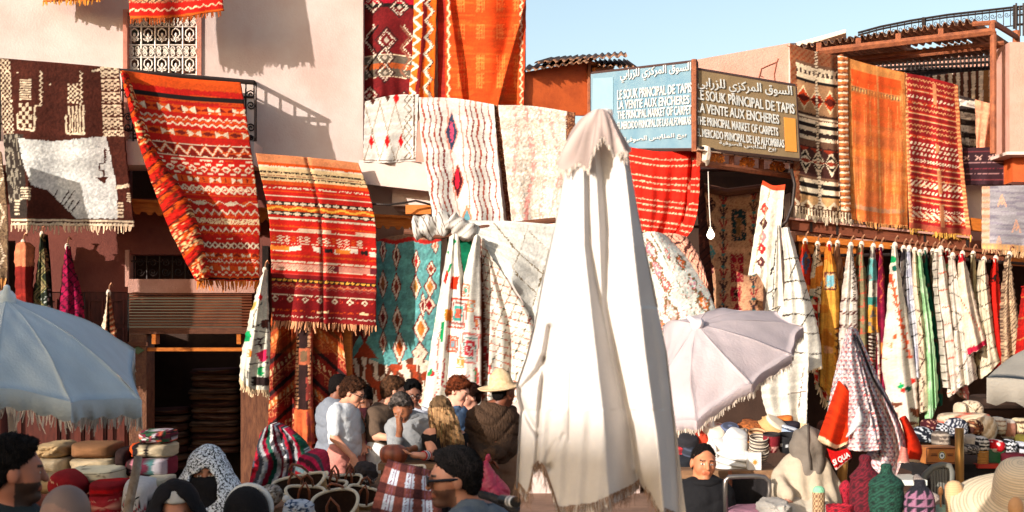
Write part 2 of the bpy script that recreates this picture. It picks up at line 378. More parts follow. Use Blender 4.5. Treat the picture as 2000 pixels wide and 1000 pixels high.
# window with white scroll grille above the balcony
win = slab(slab(slab(MB(), 240, 18, 248, 274, .03, .12), 384, 18, 393, 274, .03, .12), 248, 18, 384, 24, .03, .12).build('window', mat('pink_frame', rgb(196, 128, 106), .7), house)
mb = MB()
for i in range(6): x = 249 + i * 27; mb.tube([wpx(x, 24, -.06), wpx(x, 272, -.06)], .012, 5)
for y in (30, 52, 88, 112, 146, 172, 206, 232, 266): mb.tube([wpx(248, y, -.06), wpx(385, y, -.06)], .010, 5)
for i in range(5):
    cx = 262.5 + i * 27
    for cy in (41, 100, 159, 219):
        for sx in (-1, 1):
            for sy in (-1, 1): mb.tube(scroll(cx + sx * 6.3, cy + sy * 5.2, 6, lambda x: wallY(x) + .05, 1.5, sx, -sy, 0, 13), .009, 4)
    for cy in (70, 129, 189, 249):
        for sx in (-1, 1):
            mb.tube([wpx(cx, cy - 15, -.05), wpx(cx + sx * 7, cy - 10, -.05), wpx(cx + sx * 8, cy - 2, -.05), wpx(cx + sx * 2, cy + 5, -.05), wpx(cx, cy + 12, -.05)], .009, 4)
            mb.tube(scroll(cx + sx * 4, cy + 5, 5, lambda x: wallY(x) + .05, 1.2, sx, 1, 0, 9), .008, 4)
        mb.ell(wpx(cx, cy - 2, -.05), (.018, .018, .03), 6, 4)
stuff(mb.build('grille', WIRON, win))
mb = MB()
for i in range(3): slab(MB(), 252 + i * 45, 40, 290 + i * 45, 262, -.25, .05).build('shutter', mat('green_shutter', rgb(40, 66, 52), .6, .4, 5, c2=rgb(110, 60, 44)), win)
# balcony
BO = .62
slab(MB(), -260, 276, 496, 322, BO, BO - .002).build('balcony_slab', PLASTER, house)
rl = MB().tube([wpx(-260, 95, BO), wpx(0, 118, BO), wpx(495, 161, BO)], .03, 8).tube([wpx(495, 161, BO), wpx(495, 161, 0)], .03, 8).build('railing', IRON, house)
mb = MB()
for i in range(38):
    x = -240 + i * 20; yt = 118 + .087 * x
    mb.tube([wpx(x, yt, BO - .02), wpx(x, 276, BO - .02)], .011, 5)
    if i % 2 == 0:
        for cy in (yt + 45, yt + 110): mb.tube(scroll(x + 10, cy, 9, lambda q: wallY(q) - BO + .02, 1.5, 1, 1, 0, 12), .009, 4); mb.tube(scroll(x + 10, cy - 20, 9, lambda q: wallY(q) - BO + .02, 1.5, -1, -1, 0, 12), .009, 4)
for o in (.1, .22, .34, .46): mb.tube([wpx(496, 161, o), wpx(496, 276, o)], .011, 5)
for y in (190, 268): mb.tube([wpx(-240, y - 40, BO - .02), wpx(495, y, BO - .02), wpx(496, y, .02)], .014, 5)
stuff(mb.build('baluster', IRON, rl))
MB().hexa([wpx(470, 276, BO - .03), wpx(496, 276, BO - .03), wpx(496, 184, BO - .03), wpx(470, 181, BO - .03), wpx(470, 276, BO - .035), wpx(496, 276, BO - .035), wpx(496, 184, BO - .035), wpx(470, 181, BO - .035)]).build('side_panel', PLASTER, house)
MB().hexa([wpx(496, 276, BO - .04), wpx(496, 276, 0), wpx(496, 195, 0), wpx(496, 184, BO - .04), wpx(494, 276, BO - .04), wpx(494, 276, 0), wpx(494, 195, 0), wpx(494, 184, BO - .04)]).build('side_panel', PLASTER, house)
# ground-floor shop front
mb = slab(slab(MB(), 250, 545, 497, 572, .1, .4), 244, 488, 252, 560, .04, .3); slab(mb, 408, 500, 416, 545, .02, .1); mb.build('lintel', PLASTER2, house)
mb = MB()
for i in range(10):
    x = 262 + i * 25
    mb.tube([wpx(x, 500, -.05), wpx(x, 545, -.05)], .01, 5)
    for sy in (-1, 1): mb.tube(scroll(x + 12, 522 + sy * 9, 9, lambda q: wallY(q) + .05, 1.5, sy, sy, 0, 12), .009, 4)
mb.tube([wpx(250, 510, -.05), wpx(497, 510, -.05)], .01, 5); stuff(mb.build('transom_grille', IRON, house))
sb = slab(MB(), 252, 572, 492, 576, .08, .38).build('roller_shutter', SHUTM, house)
for i in range(11):
    y = 577 + i * 5.6
    mb = MB(); a, b = (252, 492)
    pr = [wpx(a, y + 5, .05), wpx(a, y + 3.6, .075), wpx(a, y + 1.2, .075), wpx(a, y, .05), wpx(a, y, 0), wpx(a, y + 5, 0)]
    pb = [wpx(b, y + 5, .05), wpx(b, y + 3.6, .075), wpx(b, y + 1.2, .075), wpx(b, y, .05), wpx(b, y, 0), wpx(b, y + 5, 0)]
    mb.add(pr + pb, [tuple(range(6)), tuple(range(11, 5, -1))] + [(k, k + 6, (k + 1) % 6 + 6, (k + 1) % 6) for k in range(6)])
    mb.build('slat', SHUTM, sb)
slab(MB(), 252, 639, 492, 652, .09, .36).build('shutter_bar', BROWNW, house)
slab(MB(), 284, 679, 474, 686, .03, .06).build('door_rail', OCHRE, house)
for x in (296, 462): slab(MB(), x, 653, x + 8, 672, .1, .2).build('bracket', OCHRE, house)
jb = slab(MB(), 252, 653, 286, 998, .06, .4).build('door_jamb', mat('carved_jamb', rgb(128, 86, 60), .7, .4, 9, .6, 40, c2=rgb(80, 46, 34)), house)
slab(MB(), 250, 668, 288, 676, .10, .05).build('capital', BROWNW, jb)
mb = MB(); mb.prism([wpx(256, 684, .075), wpx(269, 692, .075), wpx(282, 684, .075), wpx(269, 676.5, .075)], (0, .02, 0)); mb.build('rosette', mat('green_rosette', rgb(90, 104, 70), .7), jb)
slab(MB(), 470, 735, 526, 998, .12, .4).build('post', mat('post_wood', rgb(132, 84, 56), .6, .4, 6, .4, 50, stretch=(5, 5, 1), c2=rgb(78, 42, 28)), house)
slab(MB(), 512, 480, 524, 735, .12, .1).build('drain_pipe', IRON, house)
# dark shop interior behind the doorway
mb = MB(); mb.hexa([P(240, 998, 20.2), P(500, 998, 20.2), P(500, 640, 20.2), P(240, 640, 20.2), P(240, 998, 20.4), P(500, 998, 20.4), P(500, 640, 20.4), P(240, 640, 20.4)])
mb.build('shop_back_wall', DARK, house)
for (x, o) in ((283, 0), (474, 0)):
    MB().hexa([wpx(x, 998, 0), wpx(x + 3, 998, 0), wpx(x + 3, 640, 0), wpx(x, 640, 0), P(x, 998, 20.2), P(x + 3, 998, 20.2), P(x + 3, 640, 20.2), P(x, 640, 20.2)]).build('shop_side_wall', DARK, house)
# panelled red wooden doors left of the shop
for k, (x0, x1) in enumerate(((30, 118), (118, 165), (165, 208), (209, 250))):
    d = slab(MB(), x0 + 1, 571, x1 - 1, 998, -.02, .08).build('door', DOORW, house)
    for (ya, yb) in ((584, 632), (640, 735), (745, 900)):
        mb = MB()
        for (a, b, c_, e) in ((x0 + 7, ya, x1 - 7, ya + 4), (x0 + 7, yb - 4, x1 - 7, yb), (x0 + 7, ya + 4, x0 + 11, yb - 4), (x1 - 11, ya + 4, x1 - 7, yb - 4)): slab(mb, a, b, c_, e, .01, .028)
        mb.build('panel', DOORW, d)
# scalloped orange awning boards above the shops
def scallop_board(name, x0, x1, y0, y1, h, Yf, mt, parent, per=26, top=5):
    pts = [(x0, y0 + top), (x0, y0 + h)]; n = max(1, round((x1 - x0) / per)); ln = lambda x: (y1 - y0) * (x - x0) / (x1 - x0)
    for i in range(n):
        a = x0 + (x1 - x0) * i / n; w = (x1 - x0) / n
        for (fx, fy) in ((.12, .55), (.2, .8), (.35, .8), (.42, .62), (.5, .45), (.58, .62), (.65, .8), (.8, .8), (.88, .55)):
            xx_ = a + w * fx; pts.append((xx_, y0 + ln(xx_) + h * (.35 + fy * .65)))
    pts += [(x1, y1 + h), (x1, y1 + top)]
    mb = MB(); lo = [P(x, y, Yf(x)) for x, y in pts]
    n_ = len(lo); bk = [tuple(np.add(q, (0, .04, 0))) for q in lo]; m_ = MB().prism(lo, (0, .04, 0)); b = m_.build(name, mt, parent)
    MB().hexa([P(x0 - 2, y0 + top, Yf(x0) - .05), P(x1 + 2, y1 + top, Yf(x1) - .05), P(x1 + 2, y1, Yf(x1) - .05), P(x0 - 2, y0, Yf(x0) - .05),
               P(x0 - 2, y0 + top, Yf(x0) + .3), P(x1 + 2, y1 + top, Yf(x1) + .3), P(x1 + 2, y1, Yf(x1) + .3), P(x0 - 2, y0, Yf(x0) + .3)]).build('cap_board', mt, b)
    return b
aw = thing('shop_awning', 'scalloped orange wooden awning board above the left shop, behind the hanging carpets', 'awning', wpx(400, 440, .3))
scallop_board('valance_board', 20, 540, 372, 407, 34, lambda x: wallY(x) - .35, OCHRE, aw, 42)
scallop_board('valance_board', 541, 842, 407, 424, 32, lambda x: wallY(x) - .35, OCHRE, aw, 40)
pl = MB().pxr(792, 400, 842, 418, 17.9, .08); tag(pl.build('wooden_plank', OCHRE), 'short orange plank lying on the awning edge beside the wavy white rug', 'plank')

# middle house: back wall, slab, rear terrace wall
mid = thing('terracotta_house', 'salmon house recessed between the pink house and the painted signs, hidden by carpets', 'house', P(900, 0, 19)[:2] + (0,))
MB().pxr(700, -260, 1027, 330, 19.1, .3).build('wall', PLASTER2, mid)
MB().pxr(702, 330, 1250, 1000, 19.05, .3).build('wall', PLASTER, mid)
MB().hexa([P(701, 358, 17.75), P(842, 374, 17.75), P(842, 317, 17.75), P(701, 313, 17.75), P(701, 358, 19), P(842, 370, 19), P(842, 320, 19), P(701, 320, 19)]).build('balcony_slab', PLASTER, mid)
MB().pxr(766, 360, 856, 402, 18.1, .9).build('corbel', PLASTER, mid)
MB().pxr(842, 310, 1240, 440, 18.6, .3).build('parapet', PLASTER, mid)
# orange metal shed and its zinc roof sheets
shed = thing('metal_shed', 'rust orange painted metal shed under ragged zinc sheets beside the blue sign', 'shed', P(1090, 230, 19))
MB().pxq([(1024, 222), (1151, 226), (1151, 117), (1024, 141)], [18.5, 18.9, 18.9, 18.5], .05).build('front_panel', RUSTP, shed)
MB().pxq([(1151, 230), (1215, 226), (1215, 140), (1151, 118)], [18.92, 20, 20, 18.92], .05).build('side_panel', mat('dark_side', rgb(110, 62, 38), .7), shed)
MB().tube([P(1150.5, 117, 18.86), P(1150.5, 225, 18.86)], .025, 6).build('corner_post', RUSTI, shed)
MB().tube([P(1152, 122, 18.9), P(1200, 140, 19.6)], .03, 6).tube([P(1160, 136, 18.9), P(1196, 131, 19.5)], .03, 6).build('strut', OCHRE, shed)
def zinc(name, q, Y, n, amp, mt, parent, rag=0, seed=1):
    """corrugated sheet; q = four px corners (near-left, near-right, far-right, far-left), Y per corner; corrugations run from near to far"""
    c = [np.array(P(x, y, d)) for (x, y), d in zip(q, Y)]; nu = n * 6 + 1; V = []; r = random.Random(seed)
    for i in range(nu):
        u = i / (nu - 1); zz = amp * math.sin(2 * pi * n * u); e0 = rag * r.uniform(-1, 1); e1 = rag * r.uniform(-1, 1)
        for v in (0 + e0, .33, .66, 1 + e1):
            p = (c[0] * (1 - u) + c[1] * u) * (1 - v) + (c[3] * (1 - u) + c[2] * u) * v; V += [p + [0, 0, zz], p + [0, 0, zz - .012]]
    f = []
    for i in range(nu - 1):
        for v in range(3):
            a = i * 8 + v * 2; b = a + 8; f += [(a, b, b + 2, a + 2), (a + 1, a + 3, b + 3, b + 1)]
        a = i * 8; b = a + 8; f += [(a, a + 1, b + 1, b), (a + 6, b + 6, b + 7, a + 7)]
    return obj(name, V, f, mt, parent, None, True)
zinc('roof_sheet', [(1022, 138), (1150, 119), (1172, 108), (1030, 128)], [18.3, 18.6, 20, 20], 9, .018, ZINC, shed, .04, 2)
zinc('roof_sheet', [(1045, 122), (1225, 108), (1222, 101), (1075, 113)], [18.6, 18.8, 20.5, 20.5], 12, .018, ZINC, shed, .08, 3)
zinc('roof_sheet', [(1168, 128), (1246, 131), (1226, 117), (1160, 116)], [18.7, 19.0, 20.8, 20.8], 7, .018, ZINC, shed, .1, 4)

# right house: pink wall behind the signs, terrace, interior
rh = thing('corner_house', 'salmon corner house with roof terrace and open rug shops below, on the right', 'house', P(1600, 0, 17)[:2] + (0,))
MB().pxq([(1240, 330), (1547, 330), (1543, 84), (1240, 138)], 17.5, .3).build('wall', PLASTER2, rh)
MB().pxq([(1543.5, 440), (1560, 440), (1556, 84), (1543.5, 84)], [17.4, 17.6, 17.6, 17.4], .4).build('wall', PLASTER, rh)
crk = MB()
for pts in ([(1478, 165), (1487, 134), (1500, 128), (1517, 121), (1520, 114)], [(1487, 134), (1484, 148), (1490, 150)], [(1517, 121), (1512, 145), (1513, 160)]):
    crk.tube([P(x, y, 17.49) for x, y in pts], .006, 4)
crk.build('crack', mat('crack_dark', rgb(150, 90, 70), .9), rh)
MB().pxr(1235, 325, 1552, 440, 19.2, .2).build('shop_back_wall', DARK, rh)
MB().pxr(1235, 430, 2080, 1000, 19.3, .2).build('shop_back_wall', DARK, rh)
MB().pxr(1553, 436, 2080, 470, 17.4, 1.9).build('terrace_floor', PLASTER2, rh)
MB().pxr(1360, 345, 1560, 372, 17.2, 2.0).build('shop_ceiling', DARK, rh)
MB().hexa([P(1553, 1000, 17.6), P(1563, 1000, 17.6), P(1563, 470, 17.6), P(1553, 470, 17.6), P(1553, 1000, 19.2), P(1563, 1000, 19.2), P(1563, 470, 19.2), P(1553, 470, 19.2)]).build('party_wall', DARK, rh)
MB().pxr(1553, 190, 1880, 360, 18.6, .2).build('terrace_screen', PLASTER2, rh)
MB().pxr(1553, 360, 2080, 437, 17.3, .3).build('terrace_parapet', PLASTER, rh)
MB().pxr(1972, 82, 2080, 296, 16.4, .6).build('corner_pier', PLASTER2, rh)
MB().pxr(1966, 296, 2080, 302, 16.35, .7).build('ledge', PLASTER, rh)
MB().pxr(1978, 302, 2080, 355, 16.6, .3).build('lower_pier', RUSTP, rh)
MB().pxr(1700, 108, 1990, 300, 20.5, .25).build('rear_wall', PLASTER2, rh)
MB().pxr(1772, 131, 1990, 158, 19.8, .1).build('rear_beam', mat('black_beam', rgb(46, 32, 28), .8), rh)
for i, y in enumerate((160, 178)): MB().pxr(1940, y, 1976, y + 4, 18.6, .05).build('shelf_rail', RUSTI, rh)
MB().pxr(2080.5, 60, 3300, 1000, 16.9, 1.2).build('wall', PLASTER2, rh)
# pergola on the terrace
pg = thing('terrace_pergola', 'rusty iron pergola with a corrugated roof over the right terrace', 'pergola', P(1780, 430, 17.3))
FL, FR, BR, BL = (1538, 94, 16.4), (1903, 40, 16.4), (1988, 98, 19.2), (1650, 128, 19.2)
def pgp(u, v, dz=0):
    a = np.array(P(*FL)) * (1 - u) + np.array(P(*FR)) * u; b = np.array(P(*BL)) * (1 - u) + np.array(P(*BR)) * u
    return a * (1 - v) + b * v + np.array([0, 0, dz])
def pgsheet(u0, u1, v0, v1, seed):
    n = max(2, int((u1 - u0) * 30)); V = []; r = random.Random(seed); nu = n * 4 + 1
    for i in range(nu):
        u = u0 + (u1 - u0) * i / (nu - 1); zz = .025 * (1 if (i % 4) < 2 else -1) + r.uniform(-.006, .006)
        for v in np.linspace(v0 - r.uniform(0, .02), v1 + r.uniform(0, .02), 5): p = pgp(u, v, zz); V += [p, p + [0, 0, -.01]]
    f = []
    for i in range(nu - 1):
        for v in range(4):
            a = i * 10 + v * 2; b = a + 10; f += [(a, b, b + 2, a + 2), (a + 1, a + 3, b + 3, b + 1)]
        a = i * 10; b = a + 10; f += [(a, a + 1, b + 1, b), (a + 8, b + 8, b + 9, a + 9)]
    obj('roof_sheet', V, f, ZINC, pg, None, False)
for (u0, u1, v0, v1) in ((0, .26, 0, 1), (.26, .5, 0, 1), (.5, .66, 0, .42), (.5, .66, .66, 1), (.66, .84, 0, .47), (.66, .84, .6, 1), (.84, 1, 0, 1)): pgsheet(u0 + .002, u1 - .002, v0, v1, int(u0 * 100 + v0 * 10))
for k, (a, b) in enumerate((((1600, 101, 16.35), (1942, 61, 16.35)), ((1640, 117, 17.2), (1960, 84, 17.2)), ((1660, 122, 18.2), (1975, 88, 18.2)))):
    MB().tube([P(*a), P(*b)], .045 if k == 0 else .03, 6).build('beam', RUSTI, pg)
MB().tube([P(1900, 47, 16.36), P(1942, 44, 16.36)], .03, 6).tube([P(1940, 44, 16.36), P(1985, 72, 18.6)], .035, 6).build('beam', RUSTI, pg)
for x in (1600, 1677, 1755, 1838, 1938):
    yb = 101 - (x - 1600) * 40 / 342; MB().tube([P(x, yb, 16.35), P(x, yb - 17, 16.35)], .035, 6).build('strut', RUSTI, pg)
MB().tube([P(1940, 62, 16.36), P(1940, 300, 16.36)], .038, 8).build('post', RUSTI, pg)
MB().tube([P(1642, 100, 16.4), P(1642, 430, 16.5)], .035, 8).build('post', RUSTI, pg)
MB().tube([P(1985, 60, 18.6), P(1985, 100, 18.6)], .05, 8).build('post', RUSTI, pg)
tag(MB().prism([P(1545, 86, 17.8), P(1652, 57, 17.8), P(1652, 64, 17.8), P(1560, 92, 17.8)], (.5, 2, .06)).build('roof_slab', CREAM), 'cream concrete roof slab corner showing above the corrugated pergola roof', 'roof slab')
lat = thing('iron_lattice', 'dark iron lattice screen hanging under the back of the pergola', 'lattice', P(1840, 140, 19.5))
mb = MB()
for i in range(34): x = 1716 + i * 8; mb.tube([P(x, 116 - (x - 1716) * .08, 19.5), P(x, 140 - (x - 1716) * .02, 19.5)], .016, 4)
for dy in (0, 8, 16, 24): mb.tube([P(1710, 117 + dy, 19.5), P(1982, 96 + dy * 1.4, 19.5)], .02, 4)
stuff(mb.build('lattice_bars', IRON, lat))
rr = thing('roof_railing', 'dark wrought iron railing rising along the roof above the pergola', 'railing', P(1840, 60, 21))
top = [(1676, 64), (1720, 52), (1780, 40), (1850, 29), (1920, 21), (1982, 14), (2030, 10)]
mb = MB().tube([P(x, y, 21) for x, y in top], .018, 6).tube([P(x, y + 5, 21) for x, y in top], .015, 5).tube([P(x, y + 36, 21) for x, y in top], .010, 5); mb.build('handrail', IRON, rr)
mb = MB()
for i in range(70):
    x = 1684 + i * 4.6; y = float(np.interp(x, [p[0] for p in top], [p[1] for p in top]))
    if i % 3 == 0: mb.tube([P(x, y, 21), P(x, y + 36, 21)], .007, 4)
    elif i % 3 == 1: mb.tube(scroll(x + 2, y + 13, 5.5, 21, 1.3, 1, 1, 0, 9), .005, 4)
stuff(mb.build('baluster', IRON, rr))
for x, y in ((1804, 36), (1982, 12)): MB().tube([P(x, y - 2, 20.98), P(x, y + 44, 20.98)], .028, 6).build('post', IRON, rr)
mb = MB()
for i in range(6): mb.tube([P(1985 + i * 7, 6 + (i % 2) * 5, 20.9), P(1985 + i * 7, 70, 20.9)], .014, 4)
mb.tube([P(1984, 30, 20.9), P(2030, 26, 20.9)], .014, 4); mb.tube([P(1984, 48, 20.9), P(2030, 44, 20.9)], .014, 4); mb.build('side_screen', IRON, rr)
# long beam, fascia and valance over the right shop
bm = thing('shop_beam', 'long brown wooden beam above the row of hooked rugs', 'beam', P(1750, 470, 16.2))
rY = lambda x: 15.9 + (x - 1550) * .0026
def slope(x0, y0, x1, y1, h, o, t, name, mt, parent): return MB().pxq([(x0, y0 + h), (x1, y1 + h), (x1, y1), (x0, y0)], [rY(x0) - o, rY(x1) - o, rY(x1) - o, rY(x0) - o], t).build(name, mt, parent)
slope(1546, 429, 1895, 468, 19, 0, .2, 'beam_timber', BEAMW, bm); slope(1540, 424, 1900, 462, 4, .06, .3, 'cap_board', PLASTER2, bm)
for x in (1582, 1633, 1714, 1804, 1887):
    y = 429 + (x - 1546) * .112; slope(x, y - 1, x + 5, y - 1, 21, .012, .01, 'iron_strap', IRON, bm)
slope(1558, 459, 1750, 475, 12, .04, .1, 'fascia_board', OCHRE, bm)
slope(1562, 471, 1672, 480, 30, -.03, .05, 'lower_board', OCHRE, bm); slope(1600, 480, 1684, 486, 38, -.09, .05, 'lower_board', OCHRE, bm)
scallop_board('valance_board', 1752, 1976, 466, 494, 22, lambda x: rY(x) - .02, BEAMW, bm, 14, 6)
slope(1976, 494, 2060, 498, 24, .05, .1, 'fascia_board', OCHRE, bm)
slope(1896, 425, 1920, 428, 24, .02, .1, 'corner_bracket', OCHRE, bm)
mb = MB().tube([P(1550, 500, 15.95), P(1760, 497, 16.3), P(2060, 520, 17)], .02, 6); mb.build('hanging_rail', IRON, bm)
# ledge with scrolls under the brown sign
lg = thing('sign_ledge', 'rusty iron ledge with scroll ornaments and tile edge under the brown sign', 'ledge', P(1460, 345, 15.5))
lY = lambda x: 15.0 + (x - 1365) * .006
LP = lambda x, y: P(x, y, lY(x))
MB().tube([LP(1364, 318), LP(1560, 346)], .035, 6).build('lower_bar', RUSTI, lg)
MB().tube([LP(1364, 290), LP(1562, 316)], .03, 6).build('upper_bar', IRON, lg)
for x in (1366, 1429, 1487, 1548): MB().tube([LP(x, 292 + (x - 1364) * .13), LP(x, 320 + (x - 1364) * .14)], .03, 6).build('ornament_post', RUSTI, lg)
for cx in (1400, 1459, 1518):
    cy = 306 + (cx - 1364) * .135; mb = MB()
    for s_ in (-1, 1):
        mb.tube([LP(cx + s_ * 1.5, cy - 13), LP(cx + s_ * 2, cy), LP(cx + s_ * 6, cy + 12)], .016, 5)
        mb.tube(scroll(cx + s_ * 7, cy - 6, 6.5, lY, 1.3, s_, 1, 0, 12), .016, 5); mb.tube(scroll(cx + s_ * 8, cy + 5, 6, lY, 1.3, s_, -1, 0, 12), .016, 5)
    mb.build('scroll_ornament', OCHRE, lg)
for i in range(8):
    x = 1362 + i * 25; y = 285 + (x - 1364) * .135
    MB().pxq([(x, y + 8), (x + 22, y + 11), (x + 24, y + 4), (x + 2, y)], [lY(x) - .1, lY(x + 22) - .1, lY(x + 22) + .1, lY(x) + .1], .1).build('roof_tile', mat('pale_tile', rgb(206, 170, 140), .8), lg)
MB().tube([LP(1379, 288), LP(1376, 300), LP(1374, 313), LP(1378, 322)], [.05, .07, .07, .04], 10).build('loudspeaker', CREAM, lg)
# electric bulb on its cord
bl = thing('light_bulb', 'lit bare light bulb hanging on a thin cord in front of the dark rug recess', 'light bulb', P(1388, 470, 15.6))
MB().tube([P(1383, 335, 15.6), P(1385, 400, 15.6), P(1388, 446, 15.6)], .006, 5).build('cord', WIRON, bl)
MB().lathe(P(1388, 447, 15.6), [(.016, -.03), (.018, 0), (.016, .02)], 10).build('socket', CREAM, bl)
bmat = mat('bulb_glow', rgb(255, 240, 214), .3, 0, 5, 0); bmat.node_tree.nodes['Principled BSDF'].inputs['Emission Color'].default_value = (1, .84, .62, 1); bmat.node_tree.nodes['Principled BSDF'].inputs['Emission Strength'].default_value = 4
MB().lathe(P(1388, 467, 15.6), [(.004, -.002), (.024, .006), (.04, .03), (.043, .05), (.032, .078), (.018, .105), (.014, .12)], 14).build('glass', bmat, bl, True)
# cables
def cable(label, pts, r=.012, mt=None): return tag(MB().tube([P(*p) for p in pts], r, 5).build('cable', mt or IRON, None, True), label, 'cable')
cable('loose dark cable running along the pink slab beside the short orange plank', [(720, 398, 17.6), (760, 400, 17.6), (790, 396, 17.7), (812, 392, 17.7), (842, 400, 17.7)], .014)
cable('black cables bundled down the corner beside the black and cream kilim', [(1545, 330, 15.6), (1552, 360, 15.6), (1548, 400, 15.6), (1536, 432, 15.6), (1528, 440, 15.6)], .02)
# buildings across the square: their roofline shades the foreground
def qbox(p0, p1, q0, q1, h):      # footprint in the sun's own axes: p across the light, q along it
    n = np.array([math.cos(a_), -math.sin(a_)]); d = np.array([math.sin(a_), math.cos(a_)]); c = [n * p + d * q for p, q in ((p0, q0), (p1, q0), (p1, q1), (p0, q1))]
    return [(x, y, 0) for x, y in c], h
TANE = math.tan(e_)
def blocker(p0, p1, zb, qb):      # shade reaching height zb at distance qb along the light
    q0 = -16.0; base, h = qbox(p0, p1, q0 - 6, q0, zb + (qb - q0) * TANE)
    return struct(MB().prism(base, (0, 0, h)).build('building', PLASTER2))
blocker(-30, -2.0, 1.84, 3.31)
blocker(-7.9, -5.45, 2.62, 3.85)
# ------------------------------------------------------------------ carpets
RED, DRED, ORG, CRM, WHT, BLK, BRN = rgb(182, 26, 16), rgb(124, 18, 20), rgb(202, 72, 18), rgb(220, 196, 164), rgb(199, 192, 183), rgb(30, 22, 20), rgb(74, 36, 27)
GRN, TEAL, NAVY, PINK, GREY, OLV, TAN, MAR = rgb(20, 140, 80), rgb(70, 150, 150), rgb(50, 60, 82), rgb(226, 120, 120), rgb(150, 148, 142), rgb(104, 98, 66), rgb(196, 150, 104), rgb(104, 28, 36)
G_BALC, G_WHITE, G_TERR, G_ROW, G_SHADE = 'rugs hung over the left balcony and awning', 'white wool rugs hung in the middle', 'rugs hung from the right terrace', 'rugs hung on hooks along the right beam', 'rugs hung in the shade of the left shop'
bal = lambda o: (lambda off: (lambda U, V: off))(o)

# 1 brown and white shag rug
def p_brown(c):
    c.fill(BRN); X, Y = c.X, c.Y
    c.m((X < 6 + (Y - 118) * .07 + 14) & (Y < 262), BRN)
    k = (X < 20 + (Y - 118) * .05) & (Y < 262); c.m(k & ((np.floor(X / 4) + np.floor(Y / 5)) % 2 == 0), CRM)
    c.m((X < 45 + (Y - 262) * .05) & (Y >= 262) & (Y < 425), rgb(58, 48, 42)); c.m((X < 40) & (Y >= 262) & (Y < 395) & (vn(X * .5, Y * .12, 4) > .6), rgb(150, 138, 120))
    c.poly([(35, 270), (100, 276), (207, 266), (215, 300), (228, 365), (231, 427), (149, 427), (118, 396), (95, 373), (61, 362), (46, 322)], rgb(209, 205, 197), 2)
    def lad(x0, y0, x1, y1, n, vert=False):
        t = (Y - y0) / (y1 - y0) * n if not vert else (X - x0) / (x1 - x0) * n
        c.m((X > x0) & (X < x1) & (Y > y0) & (Y < y1) & (t % 1 < .55), CRM)
    def chk(x0, y0, x1, y1, nx, ny): c.m((X > x0) & (X < x1) & (Y > y0) & (Y < y1) & ((np.floor((X - x0) / (x1 - x0) * nx) + np.floor((Y - y0) / (y1 - y0) * ny)) % 2 == 0), CRM)
    k = (X > 196 + (Y - 130) * .045) & (Y > 124) & (Y < 266); c.m(k & ((np.floor(Y / 3.1) + np.floor(X / 6) % 2 * .5) % 1.6 < .9), CRM)
    lad(38, 155, 61, 197, 9); chk(37, 201, 62, 249, 4, 6); chk(132, 163, 153, 202, 5, 9); lad(133, 207, 161, 224, 4, True); lad(135, 224, 160, 259, 5, True)
    for x in (80, 158): c.m((np.abs(X - x - 2.5 * (tri(Y / 9) - .5) * 2) < 1.6) & (Y > 139) & (Y < 206), CRM)
    c.line([(81, 205), (68, 207), (66, 232)], 3, CRM); c.line([(34, 222), (35, 250), (66, 255), (69, 228)], 4, CRM, 2); c.line([(128, 226), (130, 261), (163, 261), (163, 207)], 4, CRM, 2)
    for p in ((19, 130), (34, 142), (98, 165)): c.m(np.hypot(X - p[0], Y - p[1]) < 2, CRM)
    c.line([(180, 139), (195, 136)], 4, CRM)
    c.line([(204, 290), (206, 318), (194, 320), (194, 332), (203, 334), (203, 346)], 2.6, BRN, 1); c.m((np.abs(X - 206) < 3.5) & (Y > 291) & (Y < 318) & (Y % 4 < 2), BRN)
    c.poly([(187, 347), (211, 345), (204, 359)], BRN)
    for (a, b, e, f) in ((105, 385, 113, 371), (119, 397, 135, 372), (124, 403, 145, 372), (133, 408, 143, 391), (141, 412, 155, 392)): c.line([(a, b), (e, f)], 2.2, rgb(60, 40, 34))
    c.poly([(212, 268), (232, 264), (250, 360), (233, 366)], BRN, 1); c.poly([(231, 376), (254, 374), (262, 430), (231, 430)], BRN)
    c.line([(229, 366), (252, 362)], 7, CRM)
    for (x0, y0, x1, y1) in ((229, 395, 241, 427), (248, 377, 258, 396), (28, 390, 38, 422), (40, 366, 60, 392)): lad(x0, y0, x1, y1, 5)
    c.m(c.V > .955, BRN); c.band(.962, .972, CRM); c.band(.982, 1.0, CRM); c.mottle(.22, .3, .3)
cloth('brown_shag_rug', [(0, 114), (110, 122), (232, 133)], [(22, 440), (140, 441), (262, 443)], [(0, 114), (6, 260), (22, 440)], [(232, 133), (243, 270), (262, 443)],
      lambda U, V: wallY(0 + 232 * U) - .72 - .04 * np.sin(pi * U), p_brown, 'dark brown shag rug with ivory block and check marks over the balcony rail', 'rug', G_BALC, pile=.012, thick=.03, fold=((.02, 2.3, .1, .3),), fr='b', frl=14, frs=4, frc=rgb(220, 184, 150))
